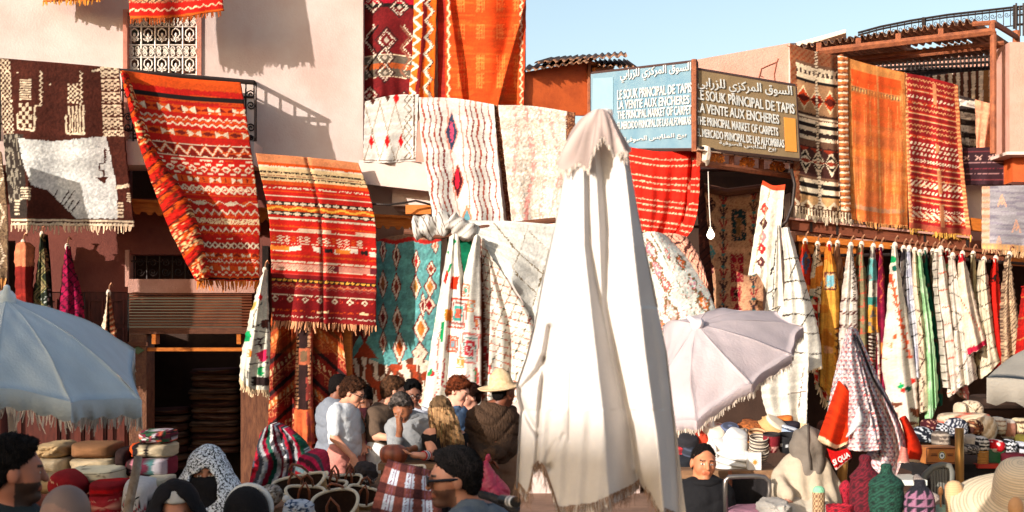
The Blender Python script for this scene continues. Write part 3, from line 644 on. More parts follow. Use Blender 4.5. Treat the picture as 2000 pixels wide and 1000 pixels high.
# 2 bright red kilim with a curled left edge
def p_red(c):
    c.fill(RED); V = c.V
    c.band(0, .055, ORG); c.band(.055, .085, RED); c.band(.085, .108, BLK); c.band(.108, .116, ORG)
    def W(v0, v1, base, fn, col, n=10, ph=0, e=(1, 0)): c.band(v0, v1, base); c.row(v0, v1, n, fn, col, ph, e)
    W(.135, .175, ORG, bow, CRM, 9, 0, (2, 0)); c.row(.14, .17, 9, bow, rgb(120, 20, 14), 0, (2, 1))
    for v in (.2, .215, .23): c.zig(v, .007, 14, .0045, CRM if v != .215 else ORG)
    W(.255, .29, ORG, bow, CRM, 8, .5, (2, 0)); c.row(.26, .285, 8, dia, rgb(110, 24, 14), .5, (2, 1))
    c.band(.325, .33, CRM); c.band(.33, .385, rgb(120, 22, 14)); c.zig(.357, .02, 8, .012, ORG); c.zig(.357, .02, 8, .0055, CRM); c.band(.385, .39, CRM)
    c.m((np.abs(V - .405) < .003) & (vn(c.U * 22, V * 0, 5) > .6), CRM)
    c.row(.43, .465, 9, diar, CRM); c.row(.435, .46, 9, dsm, ORG, .5); c.row(.42, .43, 9, blk(.5), CRM, .5); c.row(.466, .474, 9, blk(.5), CRM, .5)
    W(.485, .515, ORG, bow, CRM, 9, .2, (2, 1)); c.row(.488, .512, 18, blk(.25), rgb(110, 20, 14), 0, (2, 0))
    c.row(.53, .57, 12, xx, CRM); c.row(.535, .565, 12, dsm, CRM, .5); c.band(.575, .58, ORG)
    c.row(.605, .63, 6, dia, CRM, .3, (2, 0)); c.row(.605, .63, 6, dia, ORG, .3, (2, 1)); c.zig(.617, .012, 6, .003, CRM)
    c.zig(.66, .012, 11, .0055, CRM); c.zig(.675, .012, 11, .003, ORG)
    c.m((np.abs(V - .705) < .014) & (vn(c.X * .6, c.Y * .6, 2) > .35), rgb(226, 196, 150)); c.band(.722, .727, ORG)
    c.zig(.75, .012, 11, .006, CRM); c.zig(.765, .01, 11, .003, ORG, .5)
    c.m((np.abs(V - .79) < .002) & (vn(c.U * 22, V * 0, 9) > .6), CRM)
    W(.81, .84, rgb(130, 26, 14), xx, CRM, 12); c.row(.812, .838, 12, blk(.12), BLK, .5, (2, 0))
    W(.862, .89, ORG, bow, CRM, 8, 0, (2, 0)); c.row(.862, .89, 8, dia, rgb(120, 30, 14), 0, (2, 1)); c.band(.89, .893, CRM)
    c.zig(.905, .005, 16, .003, CRM); c.zig(.914, .005, 16, .003, ORG)
    W(.925, .95, ORG, bow, CRM, 8, .5, (2, 0)); c.zig(.963, .008, 9, .004, CRM); c.band(.975, .985, ORG); c.band(.985, .993, BLK)
    c.m((c.V % .04 < .006) & (vn(c.X * .02, c.V * 90, 4) > .62), ORG)
    c.mottle(.12, .25, .25); c.weave(.1)
redY = lambda U, V: wallY(235 + 240 * U) - .72 - .12 * V
cloth('red_kilim', [(238, 137), (350, 152), (470, 161)], [(384, 546), (440, 549), (506, 549)], [(238, 137), (292, 300), (350, 450), (384, 546)], [(470, 161), (487, 270), (506, 420), (506, 549)],
      redY, p_red, 'long scarlet and orange kilim with zigzag rows, slipping diagonally off the balcony rail', 'rug', G_BALC, m=KILIM, fold=((.025, 1.6, .3, .5),), extra=lambda U, V: -.10 * np.exp(-(U / .07) ** 2), fr='b', frl=18, frs=4, frc=rgb(206, 110, 40))
def p_curl(c):
    c.fill(RED); V = c.V; t = (V * 15 + c.U * .6)
    c.m(t % 1 < .3, ORG); c.m(t % 1 > .86, rgb(90, 20, 14)); c.m((vn(c.X * .3, c.Y * .3, 3) > .62) & (vn(c.V * 16, c.U, 6) > .45), rgb(222, 176, 120)); c.m((vn(c.X * .3, c.Y * .3, 23) > .75), rgb(100, 40, 20)); c.mottle(.3, .4, .4)
kk = [o for o in COL.objects if o.name == 'red_kilim'][0]
cloth('curled_edge', [(234, 138), (246, 142)], [(382, 548), (408, 538)], [(234, 138), (275, 295), (332, 450), (382, 548)], [(246, 142), (298, 288), (368, 400), (408, 538)],
      lambda U, V: redY(U * .1, V) - .16, p_curl, parent=kk, pile=.05, bulge=.08, thick=.14)
fringe([P(388, 538, 16.9), P(404, 528, 16.85)], (0, 0, -1), 34, 2.2, rgb(208, 130, 60), kk)
# 3 striped red kilim
def p_stripe(c):
    c.fill(RED); V, U = c.V, c.U
    for v0, v1, col in ((0, .05, rgb(212, 130, 84)), (.05, .07, ORG), (.07, .08, CRM), (.095, .1, BLK), (.08, .16, rgb(214, 178, 130)), (.105, .112, BLK), (.125, .13, rgb(150, 90, 60)), (.14, .147, BLK), (.16, .185, ORG), (.2, .206, CRM), (.22, .226, ORG), (.25, .255, CRM),
                        (.285, .31, BLK), (.31, .345, ORG), (.345, .37, BLK), (.385, .395, CRM), (.43, .437, ORG), (.46, .466, CRM), (.535, .54, CRM), (.605, .612, ORG), (.64, .648, CRM), (.69, .695, CRM), (.715, .73, rgb(190, 60, 50)),
                        (.735, .742, ORG), (.785, .79, ORG), (.84, .846, CRM), (.89, .895, ORG), (.925, .93, rgb(230, 150, 90)), (.95, .955, CRM)): c.band(v0, v1, col)
    c.m(V > .72, DRED); c.band(.785, .79, ORG); c.band(.84, .846, CRM); c.band(.93, .935, ORG); c.band(.965, .97, CRM); c.m(c.V > .975, rgb(130, 24, 24))
    c.row(.287, .308, 13, dia, CRM); c.row(.347, .368, 11, dia, CRM, .5); c.zig(.327, .008, 5, .006, rgb(240, 170, 60))
    c.m((V > .445) & (V < .46) & (vn(U * 6, V * 0, 3) > .5), rgb(230, 180, 150))
    for i in range(14):
        if vn(np.array(i * 1.0), np.array(3.), 2) > .25: c.row(.49, .51, 16, diar, CRM if i % 3 else ORG, 0, (16, i)); c.row(.508, .528, 16, diar, CRM if i % 3 else ORG, 0, (16, i))
    c.m((np.abs(V - .565 - .008 * np.sin(U * 14)) < .014) & (vn(U * 9, V * 0, 8) > .35), rgb(222, 203, 181)); c.m((np.abs(V - .565) < .012) & (vn(U * 9, V * 0, 8) < .2), BLK); c.m((np.abs(V - .567) < .014) & (vn(U * 9 + 3, V * 0, 18) > .7), rgb(226, 120, 40))
    c.band(.655, .69, rgb(206, 130, 110)); c.m((V > .655) & (V < .69) & (vn(U * 7, V * 0, 4) > .55), MAR); c.m((V > .655) & (V < .69) & ((c.X + c.Y) % 5 < 2) & (U < .6), rgb(220, 170, 140))
    c.band(.745, .765, BLK); c.row(.747, .763, 20, dia, rgb(226, 160, 60)); c.zig(.785, .008, 13, .004, rgb(190, 110, 80)); c.zig(.8, .008, 13, .003, rgb(150, 70, 60))
    c.row(.85, .885, 14, diar, CRM, 0, (2, 0)); c.row(.855, .88, 14, dsm, rgb(210, 60, 40), 0, (2, 1)); c.row(.85, .882, 28, blk(.18), rgb(180, 50, 40), 0, (4, 2))
    c.m((np.abs(V - .935 - .004 * np.sin(U * 20)) < .007) & (vn(U * 10, V * 0, 6) > .5), rgb(240, 200, 150))
    c.m((np.abs(U - .49) < .006), c.c.mean((0, 1)) * .5, .6)
    c.mottle(.1, .2, .3); c.weave(.1)
cloth('striped_red_kilim', [(500, 299), (610, 308), (700, 318)], [(531, 626), (640, 632), (734, 637)], [(500, 299), (524, 420), (529, 500), (531, 626)], [(700, 318), (722, 380), (734, 450), (734, 637)],
      lambda U, V: wallY(500 + 230 * U) - .95, p_stripe, 'red kilim with fine cream and orange stripes hanging below the pink slab', 'rug', G_BALC, m=KILIM, fold=((.03, 1.3, .1, .15), (.012, 4, .5, .3)), extra=lambda U, V: .03 * np.exp(-((U - .49) / .02) ** 2), fr='b', frl=17, frs=4, frc=rgb(206, 140, 100))
# carpets hung from the roof above the frame
def p_topk(c):
    c.fill(rgb(206, 150, 110)); d = (np.abs(((c.X + c.Y * 1.2) / 13) % 1 - .5) < .16) | (np.abs(((c.X - c.Y * 1.2) / 13) % 1 - .5) < .16); c.m(d, rgb(90, 60, 44)); c.m((vn(c.X * .08, c.Y * .2, 3) > .6), rgb(190, 80, 50), .6)
    c.m(c.V > .86, RED); c.zig(.925, .012, 12, .007, rgb(240, 190, 150)); c.m(c.V > .975, rgb(190, 80, 20))
cloth('roof_kilim', [(238, -190), (330, -176), (420, -164)], [(254, 36), (340, 34), (437, 20)], None, [(420, -164), (428, -60), (437, 20)], lambda U, V: wallY(250 + 180 * U) - .7, p_topk,
      'patterned red edged kilim hanging above the white window grille', 'rug', G_BALC, m=KILIM, fold=((.04, 1.5, .2, .1),), fr='b', frl=12, frs=4, frc=rgb(150, 70, 30))
def p_o(c): c.fill(rgb(214, 130, 50)); c.m(c.V > .97, rgb(150, 70, 30)); c.mottle(.2)
cloth('amber_blanket', [(70, -120), (200, -120)], [(84, 3), (196, 0)], None, None, lambda U, V: wallY(130) - .35 + 0 * U, p_o, 'amber blanket whose fringed hem just enters the top left edge', 'rug', G_BALC, m=KILIM, fr='b', frl=8, frs=4, frc=rgb(210, 130, 50))
def p_edge(c):
    c.fill(rgb(130, 104, 78)); c.m(np.abs(np.abs(((c.Y - 300) / 80) % 1 - .5) * 34 - 8 + c.X) < 2.4, rgb(214, 190, 160)); c.m(vn(c.X * .5, c.Y * .5, 4) > .66, rgb(96, 72, 56)); c.mottle(.25, .4, .4)
cloth('tan_shag_rug', [(-60, 280), (2, 296)], [(-60, 540), (14, 545)], None, [(2, 296), (14, 420), (14, 545)], lambda U, V: 15.7 + 0 * U, p_edge, 'tan shag rug with pale zigzags at the left picture edge', 'rug', G_BALC, pile=.02, fr='b', frl=26, frs=4, frc=rgb(210, 140, 80))

# 4-6 roof-hung carpets in the middle
def p_dkred(c):
    c.fill(rgb(112, 26, 28)); V, U = c.V, c.U; X, Y = c.X, c.Y
    c.band(.395, .42, BLK); c.band(.42, .46, rgb(170, 20, 40)); c.band(.46, .485, BLK)
    c.m(np.abs(V - .82) < .06, rgb(96, 84, 72)); c.band(.805, .835, rgb(176, 84, 40)); c.band(.755, .76, CRM); c.band(.88, .884, CRM)
    dots = (np.floor(X / 3.4) + np.floor(Y / 3.4)) % 2 == 0
    for (cx, cy, rx, ry) in ((755, 78, 19, 22), (752, 112, 17, 20), (752, 142, 16, 18), (728, 8, 18, 18), (780, 14, 18, 18), (722, 186, 16, 16), (790, 196, 16, 16)):
        d = np.abs(X - cx) / rx + np.abs(Y - cy) / ry; c.m((d < 1.25) & (d > 1.05), rgb(60, 30, 30)); c.m((d < 1) & (d > .66) & dots, rgb(224, 206, 184)); c.m((d < .3), rgb(196, 180, 160))
    k = (Y > 48) & (Y < 150)
    for off in (0, 28, 56, 84, 112):
        c.m(k & (np.abs(X - 712 - 20 * tri((Y - 50) / 56) - 0) < 2.6) & dots, rgb(210, 196, 176)); c.m(k & (np.abs(X - 806 + 18 * tri((Y - 50) / 44)) < 2.6) & dots, rgb(220, 200, 170)); c.m(k & (np.abs(X - 718 - 20 * tri((Y - 50) / 56)) < 2), BLK)
        c.m(k & (np.abs(X - 800 + 18 * tri((Y - 50) / 44)) < 2), rgb(140, 90, 70))
    c.mottle(.14, .3, .3); c.weave(.15)
cloth('maroon_diamond_carpet', [(708, -150), (810, -150)], [(709, 196), (757, 188), (806, 196)], None, None, lambda U, V: 18.55 - .0 * U, p_dkred, 'dark maroon carpet with beaded white diamonds hanging beside the pink house corner', 'rug', 'carpets hung from the roof in the middle', fold=((.03, 1.1, .2, .1),))
def p_ozig(c):
    c.fill(rgb(220, 96, 26)); X, Y = c.X, c.Y; s = (Y - 0) * -.06
    dots = (np.floor(X / 3) + np.floor(Y / 3)) % 2 == 0
    c.m(np.abs(X - 829 - s - 3 * np.sin(Y / 40)) < 4.5, rgb(110, 24, 26))
    c.m(np.abs(X - 818 - s * 1.5 - 8 * (tri(Y / 26) - .5) * 2) < 4, rgb(222, 205, 181)); c.m(np.abs(X - 840 - s * .5 - 7 * (tri(Y / 33 + .3) - .5) * 2) < 3.6, rgb(222, 205, 181)); c.m((np.abs(X - 843 - s * .5 - 7 * (tri(Y / 33 + .3) - .5) * 2) < 2.4) & dots, BLK)
    c.mottle(.12, .3, .3)
cloth('orange_zigzag_carpet', [(806, -150), (856, -150)], [(800, 196), (848, 196)], [(806, -150), (807, 60), (798, 196)], None, lambda U, V: 18.35 - .05 * np.sin(pi * U), p_ozig, 'narrow orange carpet with white zigzag beading and maroon cord', 'rug', 'carpets hung from the roof in the middle', fold=((.03, 1.5, .1, .1),))
def p_oran(c):
    c.fill(rgb(204, 66, 18)); X, Y = c.X, c.Y
    c.m(vn(X * .02, Y * .2, 4) > .66, rgb(208, 80, 26))
    for cx in (900, 938, 978, 1010):
        for cy in (8, 62, 122, 158): c.m((np.abs(X - cx) < 8) & (np.abs(Y - cy) < 15) & ((X % 5 < 2.2) | (Y % 8 < 2)), rgb(226, 130, 64), .6)
    c.m(X < 870, rgb(150, 34, 24)); c.m(np.abs(X - 876 - 2 * np.sin(Y * .3)) < 2, rgb(240, 190, 150)); c.m(X > 1014, rgb(180, 60, 26)); c.m(np.abs(X - 1018 - 2 * np.sin(Y * .4)) < 1.4, rgb(240, 190, 150))
    c.mottle(.14, .05, .3); c.weave(.1)
cloth('orange_carpet', [(852, -150), (1028, -150)], [(856, 205), (930, 208), (1024, 208)], None, [(1028, -150), (1027, 60), (1023, 208)], lambda U, V: 18.4 + 0 * U, p_oran, 'wide glowing orange carpet with faint yellow comb motifs, hung against the sky', 'rug', 'carpets hung from the roof in the middle', m=KILIM,
      extra=lambda U, V: -.14 * np.exp(-((U - .12 - .28 * np.clip(V - .4, 0, 1)) / .05) ** 2) - .16 * np.exp(-((U - .98 + .5 * np.clip(V - .42, 0, 1)) / .05) ** 2) + .08 * np.sin(U * 9), fold=((.03, 2.3, .1, .3),))
# 7-9 white rugs over the middle balcony
def p_wdiam(c):
    c.fill(WHT); X, Y = c.X, c.Y
    for i in range(-3, 4):
        for sgn in (-1, 1): c.m((np.abs(X - 757 - i * 30 - sgn * (Y - 258) * .27) < .9) & (X < 790) & (Y > 190), rgb(150, 130, 110))
    for x in (725, 756, 783): c.diam(x, 276, 5, 14, rgb(190, 24, 26))
    c.diam(774, 192, 6, 12, rgb(190, 24, 26)); c.diam(757, 190, 5, 9, BRN); c.diam(728, 196, 5, 9, BRN)
    for ph in (0, 14): c.m(np.abs(X - 797 - 7 * (tri((Y + ph) / 38) - .5) * 2) < 1.1, rgb(110, 90, 70))
    c.m(np.abs(X - 809) < 1.5, rgb(90, 60, 44)); c.m((c.V > .965), rgb(96, 70, 54)); c.m((c.V > .98), WHT); c.mottle(.05, .5, .5)
wY = lambda U, V: 17.72 + 0 * U
cloth('ivory_diamond_rug', [(713, 198), (765, 186), (818, 184)], [(709, 316), (760, 318), (812, 314)], None, None, wY, p_wdiam, 'small ivory rug with thin diamond lattice and red lozenges, leftmost of the white rugs', 'rug', G_WHITE, pile=.012, thick=.03, fold=((.015, 1.5, 0, .2),))
def p_wavy(c):
    c.fill(WHT); X, Y = c.X, c.Y; sk_ = (c.V) * 0
    for i, u in enumerate((.05, .13, .2, .27, .62, .69, .76, .84, .93)):
        uu = c.U - u - .02 * (tri(c.V * 4 + .3) - .5) * 2; c.m(np.abs(uu) < (.009 if i % 3 else .012), (rgb(120, 40, 34) if i % 2 else rgb(150, 60, 40)))
    for i, u in enumerate((.36, .54)): c.m(np.abs(c.U - u - (.02 if i else -.02) * (tri(c.V * 2.4 + .2) * 2 - 1)) < .008, rgb(196, 120, 100))
    c.diam(882, 258, 14, 42, rgb(214, 130, 110)); c.diam(882, 258, 11.5, 38, NAVY); c.m((np.hypot((X - 882) / 4, (Y - 258) / 22) < 1) & (vn(X * .5, Y * .3, 3) > .4), rgb(210, 70, 100))
    c.diam(894, 354, 13, 36, rgb(200, 110, 90), rag=2); c.diam(894, 354, 10.5, 31, rgb(70, 24, 28)); c.m((np.hypot((X - 893) / 4, (Y - 350) / 20) < 1), rgb(200, 30, 50))
    c.diam(912, 424, 10, 24, rgb(200, 120, 80)); c.diam(912, 426, 7, 18, rgb(90, 140, 150))
    c.m(c.V < .05, rgb(218, 209, 197), .5); c.mottle(.06, .5, .5)
cloth('ivory_wavy_rug', [(818, 190), (890, 192), (965, 204)], [(846, 432), (915, 430), (985, 432)], [(818, 190), (822, 270), (836, 360), (846, 432)], [(965, 204), (972, 300), (985, 432)], lambda U, V: 17.55 - .1 * V, p_wavy, 'ivory rug with rust wavy lines and dark blue and red lozenges', 'rug', G_WHITE, pile=.015, thick=.04, fold=((.03, 2.2, .3, .2),))
def p_bcord(c): c.fill(rgb(96, 50, 36)); c.m(vn(c.X * .6, c.Y * .6, 4) > .6, rgb(150, 100, 76)); c.mottle(.3, .5, .5)
cloth('brown_strip_rug', [(962, 204), (976, 206)], [(990, 428), (1006, 440)], None, None, lambda U, V: 17.6 + 0 * U, p_bcord, 'narrow dark brown shag strip between the wavy rug and the speckled rug', 'rug', G_WHITE, pile=.03, thick=.06)
def p_speck(c):
    X, Y = c.X, c.Y; c.fill(rgb(205, 190, 175)); c.m(vn(X * .5, Y * .5, 3) > .66, rgb(190, 168, 148)); c.m(vn(X * .45, Y * .45, 8) > .76, rgb(225, 220, 210))
    for (x0, s, w) in ((1005, 4, 4), (1035, 8, 5), (1085, 10, 4), (1060, 5, 4)): c.m((np.abs(X - x0 - s * np.sin(Y * .03 + x0)) < w) & (vn(X * .3, Y * .25, 4) > .5), rgb(224, 140, 130), .8)
    c.m((X > 1100) & (Y > 200) & (X > 1106 + 0 * Y), rgb(92, 52, 38)); c.m((X > 1106) & (vn(X * .6, Y * .6, 5) > .62), rgb(150, 100, 70)); c.m((c.V > .96) & (X < 1000), rgb(200, 60, 60))
cloth('speckled_pink_rug', [(973, 205), (1040, 207), (1124, 220)], [(1000, 438), (1060, 440), (1110, 440)], None, [(1124, 220), (1122, 330), (1110, 440)], lambda U, V: 17.45 + 0 * U, p_speck, 'thick oatmeal rug speckled with faint pink streaks, dark brown right edge', 'rug', G_WHITE, pile=.03, thick=.05, fold=((.03, 1.5, .5, .2),))
# 10 red striped blanket
def p_blank(c):
    c.fill(rgb(206, 34, 18)); 
    for v in (.10, .17, .32, .39, .46, .60, .66, .73, .85, .92, .99): c.band(v - .009, v + .009, rgb(236, 176, 140), .01)
    c.m(c.X % 7 < 1.4, rgb(190, 30, 18), .6); c.weave(.12, 1, 1); c.mottle(.08)
cloth('red_striped_blanket', [(1222, 286), (1290, 296), (1368, 292)], [(1240, 452), (1300, 458), (1340, 466)], [(1222, 286), (1234, 370), (1240, 452)], [(1368, 292), (1366, 380), (1356, 440), (1340, 466)], lambda U, V: 15.6 - .1 * U, p_blank, 'thin scarlet blanket with cream stripes hanging under the blue sign', 'blanket', m=KILIM, fold=((.05, 1.4, .2, .3), (.02, 5, 0, .6)), extra=lambda U, V: .12 * np.exp(-((U - .9 + .12 * V) / .03) ** 2))
# 11 teal rug with lozenge chains
def p_teal(c):
    c.fill(rgb(92, 146, 144)); X, Y = c.X, c.Y; c.m(vn(X * .1, Y * .1, 5) > .6, rgb(104, 176, 170), .6)
    def lz(x, y, rx, ry, inn=ORG):
        c.diam(x, y, rx + 2.5, ry + 4, rgb(120, 40, 36), rag=2); c.diam(x, y, rx, ry, rgb(224, 200, 176), rag=2); c.diam(x, y, rx * .6, ry * .62, inn)
    for (x, y, rx, ry, i) in ((813, 510, 6, 22, rgb(170, 30, 30)), (812, 560, 9, 22, rgb(200, 140, 70)), (842, 525, 8, 14, rgb(150, 60, 40)), (840, 560, 11, 20, rgb(206, 130, 60)), (838, 596, 12, 16, rgb(150, 24, 30)), (826, 596, 5, 24, rgb(120, 30, 30)), (822, 642, 14, 28, rgb(200, 120, 50)), (820, 690, 15, 20, rgb(222, 200, 176)), (818, 720, 18, 22, rgb(176, 80, 40)),
                             (748, 490, 5, 22, rgb(120, 40, 40)), (748, 555, 8, 26, rgb(150, 90, 60)), (774, 500, 6, 26, rgb(110, 50, 40)), (774, 560, 8, 26, rgb(140, 60, 50)), (748, 620, 8, 26, rgb(120, 40, 40)), (776, 625, 9, 26, rgb(130, 60, 40)), (780, 680, 12, 30, rgb(196, 90, 40)), (748, 668, 6, 22, rgb(140, 60, 50)), (850, 480, 6, 14, rgb(200, 120, 90))): lz(x, y, rx, ry, i)
    c.diam(712, 640, 14, 36, rgb(130, 40, 40)); c.diam(712, 635, 6, 26, rgb(220, 180, 150)); c.poly([(690, 700), (712, 665), (738, 700)], rgb(150, 60, 36)); 
    c.m((Y > 706 + 8 * np.sin(X * .06)) & (X < 880), rgb(214, 194, 172)); c.m((Y > 706 + 8 * np.sin(X * .06)) & (vn(X * .22, Y * .05, 7) > .5), rgb(96, 52, 36)); c.m((Y > 712) & (vn(X * .1, Y * .06, 17) > .62), rgb(150, 60, 34))
    c.m(Y < 474 + 3 * np.sin(X * .1), rgb(180, 40, 34)); c.m(Y < 466 + 3 * np.sin(X * .1), rgb(140, 104, 82)); c.mottle(.14, .3, .3)
cloth('teal_rug', [(732, 470), (782, 458), (862, 462)], [(690, 806), (760, 806), (850, 806)], [(732, 470), (725, 600), (684, 700), (690, 806)], [(862, 462), (858, 600), (850, 806)], lambda U, V: 18.05 + 0 * U, p_teal, 'turquoise shag rug with chains of lozenges hanging behind the crowd', 'rug', pile=.03, thick=.05, fold=((.03, 1.8, .3, .2),))
def p_greenin(c): c.fill(rgb(16, 104, 72)); c.m(c.Y < 466, rgb(200, 70, 34)); c.mottle(.2)
cloth('green_rug', [(870, 452), (922, 446)], [(890, 560), (918, 560)], None, None, lambda U, V: 17.1 + 0 * U, p_greenin, 'emerald green rug glimpsed between the two white hooked rugs', 'rug', pile=.01)
# 12-16 white display rugs in the middle
def sq(c, x, y, w, h, cols, rot=.12):
    xx_ = (c.X - x) + rot * (c.Y - y); yy_ = (c.Y - y) - rot * (c.X - x); d = np.maximum(np.abs(xx_) / w, np.abs(yy_) / h)
    for i, (r, col) in enumerate(cols): c.m((d < r) & ((vn(c.X * .7, c.Y * .7, i + 2) > .15)), col)
def p_patch(c):
    c.fill(rgb(216, 209, 196)); X, Y = c.X, c.Y
    R1 = ((1, rgb(190, 70, 50)), (.86, WHT), (.74, rgb(150, 90, 80)), (.6, WHT), (.5, rgb(60, 140, 130)), (.3, rgb(200, 80, 60)))
    sq(c, 895, 612, 17, 30, R1); sq(c, 917, 680, 18, 30, ((1, rgb(200, 110, 100)), (.85, WHT), (.7, rgb(70, 120, 110)), (.62, WHT), (.5, rgb(190, 50, 60)), (.3, WHT), (.2, rgb(170, 40, 50))))
    for (x, y, w, h, a, b) in ((909, 567, 8, 13, rgb(210, 110, 70), rgb(60, 150, 130)), (920, 598, 7, 12, rgb(220, 130, 80), rgb(180, 200, 180)), (884, 672, 11, 16, rgb(190, 90, 60), rgb(120, 150, 160)), (899, 708, 7, 12, rgb(216, 130, 60), rgb(230, 200, 150)), (931, 631, 6, 14, rgb(180, 60, 40), rgb(220, 140, 90)), (912, 740, 6, 8, rgb(190, 90, 60), WHT)): sq(c, x, y, w, h, ((1, a), (.75, WHT), (.55, a), (.35, b)))
    c.poly([(882, 540), (897, 540), (892, 566), (879, 564)], rgb(206, 50, 22)); c.poly([(872, 528), (878, 528), (870, 556), (866, 550)], rgb(190, 40, 26)); c.poly([(878, 516), (884, 514), (876, 534), (874, 530)], GRN); c.poly([(869, 604), (883, 604), (882, 626), (868, 626)], rgb(206, 120, 40))
    c.poly([(863, 628), (868, 628), (864, 668), (859, 668)], GRN); c.poly([(847, 624), (851, 622), (844, 648), (842, 642)], GRN); c.poly([(884, 466), (892, 470), (886, 480)], GRN); c.poly([(872, 492), (878, 490), (876, 498)], GRN)
    c.line([(868, 702), (864, 752), (884, 760)], 3, rgb(170, 40, 50), 3); c.poly([(829, 720), (835, 718), (832, 730)], rgb(170, 30, 40)); c.poly([(838, 722), (846, 719), (842, 735), (834, 734)], GRN); c.poly([(845, 724), (850, 726), (846, 736), (840, 735)], rgb(176, 36, 40))
    c.line([(858, 650), (853, 700), (856, 760), (844, 782)], 1.8, rgb(190, 90, 70), 3); c.line([(930, 720), (934, 780)], 7, rgb(190, 80, 70), 4); c.line([(927, 720), (930, 780)], 2, GRN, 3); c.m((c.U > .97), rgb(110, 60, 44)); c.mottle(.05, .5, .5)
cloth('white_patchwork_rug', [(878, 462), (890, 456), (897, 466)], [(824, 800), (870, 806), (936, 800)], [(878, 462), (864, 540), (844, 660), (824, 800)], [(897, 466), (903, 520), (908, 540), (936, 800)], lambda U, V: 16.7 + 0 * U, p_patch, 'white rug with coloured squares pinched on a hook, lower hem behind the crowd', 'rug', G_WHITE, bulge=.12, fold=((.05, 2.2, .2, .1), (.02, 5, 0, .2)), thick=.03, pile=.012)
cloth('white_square_rug', [(926, 462), (932, 458), (938, 462)], [(890, 800), (915, 806), (940, 800)], [(926, 462), (908, 530), (898, 600), (890, 800)], [(938, 462), (940, 560), (941, 800)], lambda U, V: 16.6 + 0 * U, p_patch, 'white rug with concentric square medallions hooked just right of the patchwork one', 'rug', G_WHITE, bulge=.1, fold=((.04, 1.3, .2, .1),), thick=.03, pile=.012)
def p_net(c):
    c.fill(rgb(214, 207, 192)); X, Y = c.X + 3 * c.jx, c.Y + 3 * c.jy
    c.m(np.abs(((X * .9 + Y * .35) / 17) % 1 - .5) < .055, rgb(140, 110, 90)); c.m(np.abs(((-X * .3 + Y) / 15) % 1 - .5) < .06, rgb(196, 110, 90)); c.m((np.abs(((X * .9 + Y * .35) / 17) % 1 - .5) < .12) & (np.abs(((-X * .3 + Y) / 15) % 1 - .5) < .1) & (vn(X * .1, Y * .1, 3) > .5), rgb(40, 60, 56))
    c.m((c.U > .9) & (np.abs(np.sin(Y * .1) * 5 + X - 1034) < 2), rgb(130, 50, 44)); c.m((c.U < .06), rgb(110, 60, 44)); c.line([(948, 678), (956, 720), (960, 742)], 5, rgb(176, 40, 44), 4); c.mottle(.06, .4, .4)
cloth('white_net_rug', [(938, 462), (945, 470), (952, 490)], [(940, 790), (990, 790), (1040, 778)], [(938, 462), (940, 600), (940, 790)], [(952, 490), (1000, 560), (1044, 640), (1040, 778)], lambda U, V: 16.75 - .1 * U, p_net, 'cream rug with a fine net of crossing lines, fanned out behind the straw hat', 'rug', G_WHITE, fold=((.06, 1.6, .2, .2), (.03, 4, .1, .1)), pile=.01, thick=.03)
def p_grey(c):
    c.fill(rgb(196, 192, 183)); c.line([(1032, 440), (1016, 492), (1002, 520), (1010, 540)], 2, rgb(120, 104, 80), 2)
    for seg in ([(1033, 452), (1073, 490), (1060, 535), (1046, 580), (1038, 605)], [(996, 476), (1012, 492), (1058, 534)], [(1000, 520), (1018, 545), (1048, 572)], [(965, 436), (1000, 478)], [(1073, 490), (1100, 455)], [(1080, 530), (1100, 500)]): c.line(seg, 2.4, rgb(112, 96, 70), 3)
    c.m(vn(c.X * .06, c.Y * .06, 3) > .66, rgb(209, 205, 197), .6); c.mottle(.06, .4, .4)
cloth('grey_lattice_rug', [(905, 430), (1000, 432), (1100, 440)], [(952, 500), (1004, 560), (1046, 640)], [(905, 430), (925, 455), (952, 500)], [(1100, 440), (1090, 540), (1046, 640)], lambda U, V: 16.9 - .25 * V, p_grey, 'pale grey rug with large thin diamond lines draped over the stall edge', 'rug', G_WHITE, pile=.018, thick=.05, fold=((.05, 1.2, .1, .2),))
# rolled rug across the top
def rolled(label, p0, p1, Y, r, paint_c, spots=()):
    n, k = 40, 22; V, C = [], []; a, b = np.array(P(*p0, Y)), np.array(P(*p1, Y)); ax = (b - a); L = np.linalg.norm(ax); ax /= L
    e1 = np.cross(ax, [0, 1, 0]); e1 /= np.linalg.norm(e1); e2 = np.cross(ax, e1)
    for i in range(n):
        t = i / (n - 1)
        for j in range(k):
            th = 2 * pi * j / k; rr = r * (1 + .12 * math.sin(t * 17 + 1) + .14 * math.sin(3 * th + t * 9)) * min(1, .55 + 6 * t, .55 + 6 * (1 - t))
            V.append(a + ax * L * t + rr * (math.cos(th) * e1 + math.sin(th) * e2)); C.append(paint_c(t, th))
    f = [(i * k + j, i * k + (j + 1) % k, (i + 1) * k + (j + 1) % k, (i + 1) * k + j) for i in range(n - 1) for j in range(k)] + [tuple(reversed(range(k))), tuple(range((n - 1) * k, n * k))]
    return tag(obj('rolled_rug', V, f, CLOTH, None, lin(np.array(C)), True), label, 'rug')
rolled('white rug rolled around the pole above the turquoise rug', (806, 448), (884, 436), 17.0, .14, lambda t, th: (.35, .28, .24) if (math.sin(t * 40 + th * 2) > .93 or math.sin(t * 30 - th * 2) > .95) else WHT)
rolled('white rug end knotted beside the green rug, right of the rolled one', (876, 430), (926, 462), 16.85, .11, lambda t, th: (.4, .32, .28) if math.sin(t * 30 + th * 3) > .9 else WHT)
tag(MB().tube([P(790, 452, 17.05), P(860, 462, 16.95), P(944, 444, 16.9), P(1085, 430, 17)], .035, 8).build('pole', BROWNW), 'brown pole carrying the white rugs above the turquoise rug', 'pole')
